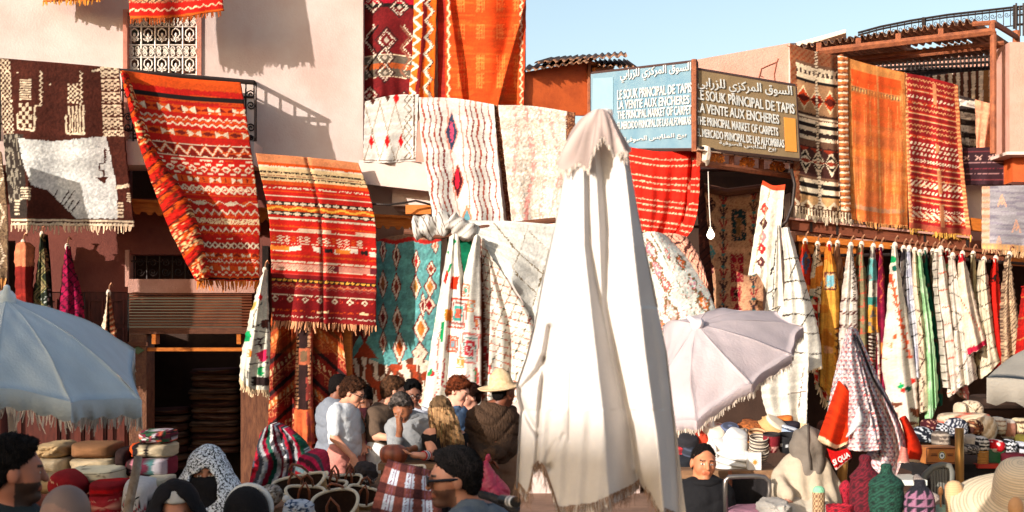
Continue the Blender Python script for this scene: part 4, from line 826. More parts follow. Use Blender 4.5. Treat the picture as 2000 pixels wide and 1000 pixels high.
def p_tuft(c):
    c.fill(rgb(210, 205, 192)); X, Y = c.X, c.Y
    for (x, y, rx, ry, col) in ((1272, 490, 12, 26, rgb(210, 130, 140)), (1283, 525, 12, 26, rgb(214, 120, 130)), (1300, 555, 10, 24, rgb(190, 90, 90)), (1312, 610, 14, 32, rgb(180, 150, 140)), (1330, 512, 10, 16, rgb(216, 100, 50)), (1352, 552, 9, 18, rgb(216, 150, 160)), (1374, 592, 14, 22, rgb(216, 110, 40)), (1296, 640, 8, 18, rgb(206, 110, 60)), (1303, 495, 5, 14, rgb(210, 120, 120))):
        k = vn(X * .35, Y * .35, 3) > .3; d = np.abs(X + 5 * c.jx - x - .35 * (Y - y)) / rx + np.abs(Y + 5 * c.jy - y) / ry
        c.m((d < 1.1) & (d > .75), rgb(120, 90, 60)); c.m((d < .72) & k, col); c.m((d < .3), rgb(212, 199, 181))
    c.m((np.abs(X - 1318 - .55 * (Y - 540)) < 1.6) & (vn(X * .1, Y * .2, 8) > .4), rgb(120, 110, 84)); c.m(vn(X * .5, Y * .5, 5) > .84, rgb(150, 190, 186)); c.m(vn(X * .5, Y * .5, 15) > .86, rgb(210, 120, 110)); c.mottle(.08, .5, .5)
cloth('tufted_white_rug', [(1250, 456), (1275, 452), (1300, 458)], [(1270, 668), (1330, 660), (1412, 640)], [(1250, 456), (1262, 560), (1270, 668)], [(1300, 458), (1340, 500), (1380, 560), (1412, 640)], lambda U, V: 14.4 - .5 * V + .25 * (2 * U - 1) ** 2, p_tuft, 'white tufted rug with pink and orange flowers heaped above the pink umbrella', 'rug', pile=.035, thick=.08)
def p_tiger(c): c.fill(rgb(212, 150, 126)); c.m(np.abs(((c.U * 3 + c.V * 8 + 1.6 * vn(c.X * .06, c.Y * .06, 3))) % 1 - .5) < .13, rgb(60, 32, 28)); c.m(np.abs(((c.V * 3 - c.U * 5 + 2 * vn(c.X * .05, c.Y * .05, 6))) % 1 - .5) < .07, rgb(90, 44, 34)); c.mottle(.15)
cloth('striped_peach_rug', [(1290, 456), (1318, 456), (1340, 462)], [(1360, 590), (1376, 574), (1384, 555)], [(1290, 456), (1330, 510), (1360, 590)], [(1340, 462), (1366, 500), (1384, 555)], lambda U, V: 14.75 - .3 * V - .1 * U, p_tiger, 'peach rug with dark broken stripes folded behind the tufted white rug', 'rug', pile=.03, thick=.06, bulge=.1)
# 17-20 the recess under the sign
def p_recess(c):
    c.fill(rgb(186, 138, 104)); X, Y = c.X, c.Y
    c.rect(1429, 410, 1457, 470, rgb(30, 50, 54), 3); c.rect(1437, 425, 1449, 462, rgb(110, 80, 50), 4); c.rect(1427, 496, 1452, 551, rgb(140, 26, 40), 3); c.diam(1440, 522, 6, 14, rgb(190, 110, 80), .4)
    c.rect(1427, 560, 1447, 588, rgb(150, 30, 44), 3); c.rect(1433, 566, 1441, 582, BLK, 3); c.diam(1440, 604, 9, 14, rgb(140, 30, 44))
    for (x, ph) in ((1413, 0), (1472, .4)):
        k = (Y - 375) / 24 + ph; t = (k % 1); c.m((np.abs(np.abs(X - x) - (1 - t) * 10) < 2) & (t > .25), np.array(rgb(70, 44, 44))); c.m(np.abs(X - x) < 1.4, rgb(60, 50, 50)); c.m((np.abs(np.abs(X - x) - (1 - t) * 10) < 2) & (t > .25) & (np.floor(k) % 2 == 0), rgb(150, 50, 50)); c.m((np.abs(X - x) < 4) & (t < .2), rgb(50, 110, 110))
    for i, y in enumerate((400, 446, 494, 526, 565)): c.diam(1389 - i * .5, y, 10, 17, (rgb(60, 36, 36), rgb(70, 44, 38), rgb(70, 120, 120), rgb(80, 30, 36), rgb(50, 60, 60))[i])
    c.m(vn(X * .5, Y * .5, 4) > .7, rgb(160, 110, 84)); c.mottle(.1, .4, .4)
cloth('tan_flower_rug', [(1376, 370), (1420, 378), (1494, 374)], [(1384, 640), (1490, 640)], None, None, lambda U, V: 16.5 + 0 * U, p_recess, 'tan rug with dark squares and flower stems hanging in the recess behind the bulb', 'rug', pile=.02, thick=.04)
tag(MB().tube([P(1372, 366, 16.45), P(1420, 376, 16.4), P(1500, 366, 16.4)], .05, 8).build('rug_pole', BROWNW), 'thick brown pole above the tan flower rug in the recess', 'pole')
def p_dkside(c): c.fill(rgb(70, 34, 28)); c.m(np.abs(((c.X + c.Y) / 16) % 1 - .5) < .12, rgb(40, 20, 20)); c.m(vn(c.X * .2, c.Y * .1, 3) > .7, rgb(110, 60, 44))
cloth('dark_brown_rug', [(1362, 350), (1374, 350)], [(1370, 640), (1400, 640)], None, None, lambda U, V: 15.9 + .5 * U, p_dkside, 'dark brown rug hanging edge on at the left of the recess', 'rug', pile=.01)
def p_wside(c):
    c.fill(rgb(218, 207, 188)); X, Y = c.X, c.Y
    for y, col in ((408, rgb(200, 60, 50)), (436, rgb(70, 40, 40)), (462, rgb(214, 120, 120)), (486, rgb(170, 40, 40)), (512, rgb(90, 50, 50))): c.diam(1494 - (y - 400) * .07, y, 8, 13, col, rag=2); c.diam(1493 - (y - 400) * .07, y, 2, 4, rgb(230, 180, 160))
    c.m((np.abs(X - 1490 + (Y - 440) * .2) < 1.2) & (vn(X, Y * .1, 3) > .4), rgb(150, 130, 100)); c.m(c.V < .05, rgb(206, 70, 40)); c.mottle(.06, .4, .4)
cloth('white_lozenge_rug', [(1490, 352), (1510, 362), (1534, 360)], [(1462, 540), (1482, 536), (1508, 600)], [(1490, 352), (1478, 440), (1462, 540)], [(1534, 360), (1524, 460), (1508, 600)], lambda U, V: 15.75 - .1 * U, p_wside, 'white rug with a column of red and black lozenges at the right of the recess', 'rug', G_WHITE, pile=.02, thick=.05, fold=((.04, 1.5, 0, .3),))
def p_vee(c): c.fill(rgb(220, 212, 197)); [c.line(s, 2, rgb(50, 44, 42), 1) for s in ([(1500, 572), (1518, 562), (1508, 580)], [(1501, 608), (1524, 598), (1512, 618)], [(1503, 530), (1510, 522), (1506, 536)], [(1516, 470), (1512, 520), (1510, 600)])]; c.mottle(.04, .4, .4)
cloth('plain_white_rug', [(1512, 440), (1524, 440)], [(1486, 660), (1548, 660)], [(1512, 440), (1504, 540), (1486, 660)], [(1524, 440), (1534, 560), (1548, 660)], lambda U, V: 15.5 - .1 * V, p_vee, 'plain white rug with three small black vee marks beside the recess', 'rug', G_WHITE, bulge=.12, fold=((.03, 2, 0, .1),), pile=.012, frtop=False)
def p_grid(c):
    c.fill(rgb(222, 214, 199)); X, Y = c.X, c.Y
    for y in (506, 550, 585, 615, 650, 690, 728, 770): c.m(np.abs(Y - y - 2 * np.sin(X * .1) - c.jy * 2) < 1.3, rgb(60, 50, 44))
    for s in ([(1556, 510), (1541, 545)], [(1590, 600), (1570, 628), (1556, 660), (1546, 700)], [(1578, 560), (1566, 590)], [(1570, 690), (1554, 740)], [(1600, 720), (1588, 760)]): c.line(s, 2.2, rgb(60, 50, 44), 1)
    c.mottle(.05, .4, .4)
cloth('white_grid_rug', [(1528, 444), (1542, 444)], [(1520, 722), (1566, 728), (1606, 716)], [(1528, 444), (1534, 560), (1520, 722)], [(1542, 444), (1570, 540), (1600, 650), (1606, 716)], lambda U, V: 15.3 - .15 * V, p_grid, 'white rug with black ladder lines spreading wide from its knot', 'rug', G_WHITE, bulge=.15, fold=((.04, 2, .3, .1),), pile=.012, fr='b', frl=6)
def p_lowwhite(c): c.fill(rgb(214, 205, 190)); c.line([(1570, 720), (1560, 800)], 2, rgb(100, 80, 70), 2); c.line([(1540, 770), (1574, 764)], 2, rgb(100, 80, 70), 2); c.mottle(.06, .4, .4)
cloth('white_hem_rug', [(1480, 700), (1580, 690)], [(1505, 826), (1576, 828)], [(1480, 700), (1490, 780), (1505, 826)], None, lambda U, V: 14.9 + 0 * U, p_lowwhite, 'lower white rug hanging behind the pink umbrella fringe', 'rug', G_WHITE, fold=((.04, 2.4, .3, .1),), pile=.01, fr='b', frl=14)
# 21-23 terrace rugs
def p_t1(c):
    c.U = np.where(c.U < .8, .2 + (c.U - .1) * .83, c.U); X, V, U = c.X, c.V, c.U; c.fill(rgb(128, 80, 52))
    c.m(((np.floor(c.Y / 4) + np.floor(X / 4)) % 3 == 0), rgb(120, 56, 30)); k = (U > .2) & (U < .78)
    c.m(k & (V > .08), rgb(104, 72, 54))
    for v0, v1, col in ((.1, .125, CRM), (.125, .15, rgb(60, 40, 36)), (.15, .18, CRM), (.18, .2, BLK), (.2, .38, rgb(164, 120, 84)), (.385, .395, BLK), (.4, .41, CRM), (.42, .44, CRM), (.44, .465, BLK), (.465, .49, CRM), (.49, .52, rgb(50, 34, 30)), (.52, .54, CRM), (.58, .76, rgb(64, 34, 28)), (.78, .8, CRM), (.8, .83, BLK), (.83, .86, rgb(220, 200, 170)), (.86, .88, BLK), (.88, .93, rgb(196, 150, 100)), (.93, 1, rgb(90, 54, 34))): c.m(k & (V >= v0) & (V < v1), col)
    def row(v0, v1, n, fn, col, ph=0): c.row(v0, v1, n / .58, fn, col, ph - .2 * n / .58, (1, 0), .2, .78)
    row(.126, .149, 9, blk(.5), CRM); row(.22, .37, 3, dia, rgb(226, 196, 150)); row(.24, .35, 3, dia, rgb(190, 60, 20)); row(.27, .32, 3, dia, rgb(90, 26, 16)); row(.59, .75, 3, dia, CRM); row(.615, .725, 3, dia, BLK); row(.64, .70, 3, dia, CRM); row(.655, .685, 3, dia, rgb(140, 50, 30)); c.row(.59, .64, 5.2, lambda a, b: b < -np.abs(a), rgb(150, 50, 26), .1, (1, 0), .2, .78)
    c.row(.9, .98, 5, diar, CRM); c.m(np.abs(U - .49) < .02, CRM); c.m((np.abs(U - .49) < .02) & (c.Y % 6 < 2), BRN)
    c.m((U > .78) & (U < .82), BLK); c.m((U > .82) & (c.Y % 12 < 8), rgb(176, 96, 48)); c.m((U > .82) & (c.Y % 12 < 3), CRM); c.m(V > .95, rgb(80, 50, 34)); c.m((V > .955) & (X % 6 < 3), CRM); c.mottle(.12, .3, .3)
tY = lambda px: 15.75 + (px - 1545) * .0030
cloth('black_cream_kilim', [(1543, 85), (1590, 100), (1657, 112)], [(1553, 416), (1600, 424), (1663, 430)], None, [(1657, 112), (1658, 270), (1663, 430)], lambda U, V: tY(1543 + 110 * U), p_t1, 'black and cream kilim with red diamonds beside the brown sign', 'rug', G_TERR, m=KILIM, fold=((.04, 1.4, .4, .2),), extra=lambda U, V: .08 * np.exp(-((U - .8) / .05) ** 2), fr='b', frl=11, frs=4, frc=rgb(214, 190, 160))
def p_t2(c):
    V, U = c.V, c.U; c.fill(rgb(184, 90, 44)); c.band(0, .06, rgb(196, 126, 66)); c.band(.06, .16, rgb(214, 78, 28)); c.band(.16, .2, rgb(190, 110, 60)); c.row(.165, .195, 20, blk(.5), rgb(120, 84, 56)); c.row(.17, .19, 20, blk(.3), rgb(220, 180, 110), .5)
    c.band(.2, .38, rgb(196, 82, 34)); c.band(.38, .52, rgb(182, 90, 44)); c.band(.52, .6, rgb(196, 98, 40)); c.band(.6, .72, rgb(184, 94, 48)); c.band(.72, .8, rgb(180, 94, 42)); c.band(.8, .9, rgb(182, 92, 46)); c.band(.9, .93, rgb(160, 110, 80)); c.m(((U < .06) | (U > .93)), rgb(196, 122, 62)); c.m(((U > .5) & (U < .53)), rgb(200, 140, 80), .7)
    c.m((V > .12) & (vn(c.X * .6, V * 3, 3) > .72), rgb(214, 150, 84), .5); c.m(vn(U * 2, V * 60, 5) > .7, rgb(186, 90, 34), .5); c.mottle(.12, .2, .1)
cloth('ochre_kilim', [(1655, 113), (1700, 126), (1768, 142)], [(1663, 428), (1720, 438), (1774, 441)], None, [(1768, 142), (1772, 280), (1774, 441)], lambda U, V: tY(1655 + 110 * U), p_t2, 'faded ochre and orange kilim in the middle of the terrace wall', 'rug', G_TERR, m=KILIM, fold=((.02, 1.6, .1, .2), (.008, 5, .1, .4)), fr='b', frl=9, frs=4, frc=rgb(206, 140, 84))
def p_t3(c):
    V, U = c.V, c.U; c.fill(rgb(140, 26, 28)); r = random.Random(3)
    v = .03
    while v < .97:
        t = r.choice('abcd')
        if t == 'a': c.m((np.abs(V - v) < .009) & ((c.X * .8 + c.Y * .5) % 7 < 3.6), CRM)
        elif t == 'b': c.zig(v, .006, 16, .004, rgb(214, 150, 100))
        elif t == 'c': c.row(v - .012, v + .012, 18, diar, CRM)
        else: c.band(v - .01, v + .006, rgb(190, 60, 30)); c.m((np.abs(V - v) < .003), rgb(214, 170, 120))
        v += r.uniform(.03, .045)
    c.m((np.abs(V - .70) < .02) & ((c.X * .8 + c.Y * .9) % 9 < 5), CRM); c.m((np.abs(V - .9) < .022) & ((c.X * .8 - c.Y * .9) % 9 < 5), CRM)
    c.m(((U < .05) | (U > .92)), rgb(170, 90, 60)); c.m(((U < .05) | (U > .92)) & (c.Y % 8 < 4), rgb(214, 150, 96)); c.m((np.abs(U - .55) < .03) & (vn(U, V * 9, 4) > .5), rgb(190, 120, 80)); c.m(V > .96, rgb(150, 70, 50)); c.mottle(.12, .3, .3)
cloth('crimson_kilim', [(1766, 142), (1810, 150), (1871, 166)], [(1777, 446), (1840, 456), (1897, 460)], None, [(1871, 166), (1880, 300), (1897, 460)], lambda U, V: tY(1766 + 110 * U), p_t3, 'crimson kilim with many thin cream rows at the right end of the terrace', 'rug', G_TERR, m=KILIM, fold=((.05, 1.6, .6, .2), (.015, 4.5, .1, .4)), fr='b', frl=11, frs=4, frc=rgb(206, 150, 70))
def p_bs(c): c.fill(rgb(226, 208, 184)); c.m((c.X % 15 < 7.5), rgb(84, 48, 36)); c.m((c.X > 1920) & (c.X < 1932), rgb(150, 104, 60)); c.mottle(.1)
cloth('brown_striped_blanket', [(1802, 150), (1860, 143), (1942, 136)], [(1830, 210), (1880, 205), (1934, 203)], None, None, lambda U, V: 18.3 + 0 * U, p_bs, 'brown and white striped blanket on a line under the pergola', 'blanket', m=KILIM, fold=((.05, 3, .2, .1),))
def p_bw(c): c.fill(rgb(214, 200, 184)); c.m(((c.Y - c.X * .15) % 25 < 12), rgb(44, 34, 32)); c.m(vn(c.X * .1, c.Y * .4, 4) > .7, rgb(120, 100, 90), .6); c.mottle(.12)
cloth('black_white_blanket', [(1874, 186), (1906, 194)], [(1880, 288), (1910, 288)], None, None, lambda U, V: 17.3 + 0 * U, p_bw, 'black and white banded blanket between the crimson kilim and the pink blanket', 'blanket', m=KILIM, fold=((.03, 1, .2, .1),))
def p_bp(c): c.fill(rgb(206, 140, 108)); c.m(np.abs(c.X - 1946 - 3 * np.sin(c.Y * .1)) < 4, rgb(224, 180, 150)); c.mottle(.12, .15, .15)
cloth('pink_blanket', [(1905, 194), (1940, 204), (1975, 216)], [(1908, 292), (1974, 292)], None, None, lambda U, V: 17.1 + 0 * U, p_bp, 'dusty pink crinkled blanket hanging below the pergola post', 'blanket', m=KILIM, fold=((.05, 1.5, .2, .3), (.03, 4, .2, .7)), pile=.03)
def p_dk(c): c.fill(rgb(50, 28, 34)); c.row(.22, .34, 8, xx, rgb(190, 150, 140), 0, (2, 0)); c.band(.1, .12, rgb(110, 50, 54)); c.band(.4, .42, rgb(150, 110, 110)); c.band(.55, .57, rgb(110, 40, 50)); c.band(.7, .72, rgb(150, 110, 110)); c.band(.85, .87, rgb(110, 50, 54)); c.m((c.U > .82) & (c.U < .86), rgb(120, 60, 60)); c.m((c.U > .86) & (c.Y % 5 < 2), rgb(130, 80, 76))
cloth('dark_plum_rug', [(1881, 289), (1978, 286)], [(1884, 361), (1975, 361)], None, None, lambda U, V: 16.9 + 0 * U, p_dk, 'small dark plum rug with thin pale rows below the pink blanket', 'rug', G_TERR, m=KILIM)
def p_gr(c):
    c.fill(rgb(140, 134, 138)); c.m(vn(c.X * .03, c.Y * .3, 4) > .6, rgb(120, 112, 122)); c.m(c.U < .1, rgb(170, 150, 130)); c.m((c.U < .1) & (c.Y % 14 < 5), rgb(190, 130, 100))
    for x, y in ((1957, 390), (1985, 440), (1951, 472)): c.line([(x - 8, y + 14), (x, y - 10), (x + 8, y + 14)], 2.2, rgb(206, 150, 120)); c.diam(x, y + 6, 4, 6, rgb(200, 150, 120), .4)
    c.m(c.V > .9, rgb(176, 140, 104)); c.m((c.V > .92) & (c.X % 8 < 5), rgb(206, 150, 96)); c.mottle(.1, .05, .3)
cloth('grey_rug', [(1919, 364), (2000, 362), (2060, 364)], [(1918, 486), (2000, 492), (2060, 496)], None, None, lambda U, V: 16.2 + 0 * U, p_gr, 'slate grey rug with orange arrow motifs at the right edge', 'rug', G_TERR, m=KILIM, fold=((.03, 1.4, .2, .2),), fr='b', frl=10, frs=4, frc=rgb(190, 150, 110))
# ------------------------------------------------------------------ rugs hooked by one corner
HOOK = mat('hook_wire', rgb(170, 120, 90), .4, .2, 10, 0, metal=.6)
def hooked(label, top, Lp, Rp, Y, paint, group=G_ROW, w=5, wide=0, bulge=.10, hem=None, fr=None, fold=None, hook=14, pile=.012, **k):
    if wide: Lp = [(a - wide * (j + 1), b) for j, (a, b) in enumerate(Lp)]; Rp = [(a + wide * (j + 1), b) for j, (a, b) in enumerate(Rp)]
    x, y = top; n = len([o for o in COL.objects if o.name.startswith('hooked_rug')]); sd = n * .37
    T = [(x - w / 2, y + 1), (x, y - 2), (x + w / 2, y + 1)]; B = [Lp[-1]] + (hem or [((Lp[-1][0] + Rp[-1][0]) / 2, (Lp[-1][1] + Rp[-1][1]) / 2 + 4)]) + [Rp[-1]]
    o = cloth('hooked_rug', T, B, [T[0]] + list(Lp), [T[-1]] + list(Rp), Y if callable(Y) else (lambda U, V: Y + .06 * (U - .5)), paint, label, 'rug', group,
              bulge=bulge, fold=fold or ((.035, 1.4, sd, .15), (.02, 3.1, sd * 2, -.1)), thick=.03, pile=pile, fr=fr, rag=3, **k)
    Yt = (Y if not callable(Y) else 16.5) - .03
    if hook:
        pts = [P(x, y + 3, Yt), P(x, y - 4, Yt), P(x + 2, y - hook, Yt), P(x + 5, y - hook - 5, Yt), P(x + 8, y - hook, Yt + .05)]
        MB().tube(pts, .010, 5).build('hook', HOOK, o)
        MB().ell(P(x, y, Yt), (.03, .03, .045), 8, 6, rgb(220, 200, 180)).build('knot', CLOTH, o)
    return o
def ptn(base, *ops):
    def f(c):
        c.fill(base); X, Y = c.X + 1.5 * c.jx, c.Y + 1.5 * c.jy
        for op in ops: op(c, X, Y)
        c.mottle(.1, .4, .4); c.weave(.1)
    return f
def o_lines(p, col, w=1.0, sl=.2, ph=0): return lambda c, X, Y: c.m(np.abs(((Y + sl * X + ph) / p) % 1 - .5) < w / p, col)
def o_verts(p, col, w=1.0, sl=.2, ph=0): return lambda c, X, Y: c.m(np.abs(((X + sl * Y + ph) / p) % 1 - .5) < w / p, col)
def o_blot(col, s=.12, th=.7, sd=3): return lambda c, X, Y: c.m(vn(X * s, Y * s * .6, sd) > th, col)
def o_rect(*a): return lambda c, X, Y: c.rect(*a)
def o_tri(col1, col2, s=14): return lambda c, X, Y: [c.m(((X / s) % 1) > ((Y / s) % 1), col1), c.m((((X / s) % 1) + ((Y / s) % 1) < .6) & (np.floor(Y / s) % 2 == 0), col2)]
def o_zig(xc, amp, per, w, col, y0=0, y1=9999): return lambda c, X, Y: c.m((np.abs(X - xc - amp * (tri(Y / per) - .5) * 2) < w) & (Y > y0) & (Y < y1), col)
def o_u(u0, u1, col): return lambda c, X, Y: c.m((c.U > u0) & (c.U < u1), col)
def o_v(v0, v1, col): return lambda c, X, Y: c.m((c.V > v0) & (c.V < v1), col)
def o_diam(*a, **k): return lambda c, X, Y: c.diam(*a, **k)
def o_frame(x, y, w, h, cols): return lambda c, X, Y: sq(c, x, y, w, h, cols, 0)
YE = rgb(214, 150, 60)
hooked('red and blue patched rug hanging first at the left end of the row', (1573, 472), [(1562, 530), (1572, 600), (1582, 680)], [(1584, 510), (1592, 560), (1600, 690)], 15.75, wide=2, paint=ptn(rgb(196, 50, 26), o_diam(1574, 512, 9, 24, rgb(60, 90, 120)), o_diam(1574, 512, 4, 13, rgb(110, 60, 50)), o_zig(1580, 8, 40, 5, rgb(230, 200, 160), 560), o_blot(rgb(220, 120, 50), .1, .68)))
hooked('rug of bold triangles in red, green and cream, black zigzag at its top', (1597, 478), [(1588, 520), (1580, 620), (1598, 740)], [(1608, 540), (1614, 620), (1618, 800)], 15.7, wide=2, paint=ptn(rgb(226, 200, 160), o_tri(rgb(196, 40, 26), rgb(30, 110, 84), 17), o_v(0, .36, rgb(224, 206, 176)), o_zig(1598, 7, 17, 1.8, BLK, 480, 590), o_blot(rgb(214, 130, 50), .06, .75)), fr='b')
hooked('mustard rug with a pale blue square framed in dark brown', (1620, 478), [(1612, 530), (1606, 620), (1606, 750)], [(1634, 540), (1640, 620), (1640, 790)], 15.65, wide=2, paint=ptn(YE, o_v(0, .1, rgb(180, 30, 24)), o_frame(1622, 549, 12, 18, ((1, rgb(110, 50, 40)), (.8, rgb(220, 180, 130)), (.62, rgb(120, 170, 180)))), o_zig(1638, 5, 12, 4, rgb(80, 40, 26), 640), o_rect(1610, 650, 1626, 690, rgb(226, 160, 110)), o_blot(rgb(200, 120, 40), .08, .7)))
hooked('tan rug with nested grey blue rectangles hanging behind the patterned parasol', (1636, 476), [(1630, 540), (1624, 640), (1628, 780)], [(1646, 530), (1654, 620), (1652, 700)], 15.85, wide=2, paint=ptn(rgb(190, 138, 100), o_frame(1634, 630, 10, 26, ((1, rgb(120, 70, 50)), (.84, rgb(210, 170, 130)), (.66, rgb(80, 110, 130)))), o_frame(1638, 560, 8, 16, ((1, rgb(130, 80, 60)), (.8, rgb(206, 160, 120)))), o_verts(13, rgb(160, 100, 70), 1.4, .3)))
hooked('white rug with black arrow rows rising directly above the patterned parasol', (1662, 480), [(1652, 540), (1644, 610), (1640, 700)], [(1670, 520), (1676, 570), (1674, 700)], 15.6, ptn(rgb(212, 199, 185), o_zig(1668, 3, 9, 1.4, BLK, 500, 590), o_u(.8, .86, rgb(90, 60, 50)), lambda c, X, Y: c.m((np.abs(Y % 26 - 13) < 4) & (Y > 570) & ((X + Y) % 9 < 4), rgb(90, 44, 44))))
hooked('olive rug with a faint red grid', (1683, 478), [(1676, 560), (1674, 640), (1684, 740)], [(1690, 540), (1695, 620), (1697, 760)], 15.7, wide=2, paint=ptn(rgb(128, 116, 84), o_lines(26, rgb(190, 80, 60), 1.1, .1), o_verts(15, rgb(190, 80, 60), .9, .1)))
hooked('rug of teal, white and mustard blocks with serrated edge', (1706, 482), [(1698, 540), (1695, 640), (1702, 760)], [(1714, 540), (1716, 620), (1718, 770)], 15.75, wide=2, paint=ptn(rgb(214, 200, 180), lambda c, X, Y: [c.m((Y > 505) & (Y < 550), rgb(96, 160, 156)), c.m((Y > 580) & (Y < 612), rgb(60, 130, 120)), c.m((Y > 596) & (Y - X * .8 > -770) & (Y < 650), YE), c.m((Y > 650) & (((Y / 7) % 1) > ((X - 1695) / 22)), rgb(60, 30, 26)), c.m((Y > 700) & (X % 9 < 4), rgb(200, 60, 40))], o_blot(rgb(120, 110, 104), .2, .72)))
hooked('slim magenta rug beside the big white rug with the orange vine', (1721, 484), [(1714, 560), (1714, 650), (1716, 780)], [(1727, 560), (1730, 640), (1730, 780)], 15.8, wide=2, paint=ptn(rgb(136, 26, 56), o_zig(1722, 5, 30, 1.2, rgb(200, 90, 60), 480, 590), o_v(.62, .7, rgb(206, 130, 60)), o_blot(rgb(110, 20, 46), .1, .6)))
def p_vine(c):
    c.fill(rgb(209, 196, 179)); X, Y = c.X, c.Y; t = (Y - 540) / 160; xc = 1741 + 36 * np.clip(t, 0, 1) ** 1.1
    k = (Y > 535) & (Y < 700); c.m(k & (np.abs(X - xc) < 1.8), rgb(206, 84, 50)); ph = (Y / 15) % 1; c.m(k & (np.abs(np.abs(X - xc) - (1 - ph) * 9) < 1.6) & (ph > .3), rgb(206, 84, 50))
    for (x, y, r, col) in ((1746, 507, 5, GRN), (1747, 524, 5, rgb(20, 84, 70)), (1760, 754, 5, GRN), (1774, 759, 5, rgb(20, 90, 70)), (1782, 744, 5, rgb(206, 40, 30)), (1764, 763, 4, rgb(200, 40, 30)), (1748, 658, 4, rgb(206, 84, 40))): c.m(np.hypot(X - x, (Y - y) * .8) < r, col)
    c.line([(1726, 700), (1742, 706)], 1.5, rgb(216, 130, 80), 2); c.line([(1734, 670), (1742, 690), (1740, 660)], 1.5, rgb(190, 140, 90), 2); c.m((Y > 786) & (vn(X * .1, Y * .1, 5) > .55), rgb(110, 60, 40)); c.mottle(.06, .4, .4)
hooked('wide cream rug with a climbing orange vine and green dots', (1748, 480), [(1741, 540), (1733, 640), (1727, 720), (1750, 836)], [(1758, 530), (1772, 610), (1786, 700), (1796, 826)], 15.35, p_vine, hem=[(1775, 834)], fr='b', frl=8)
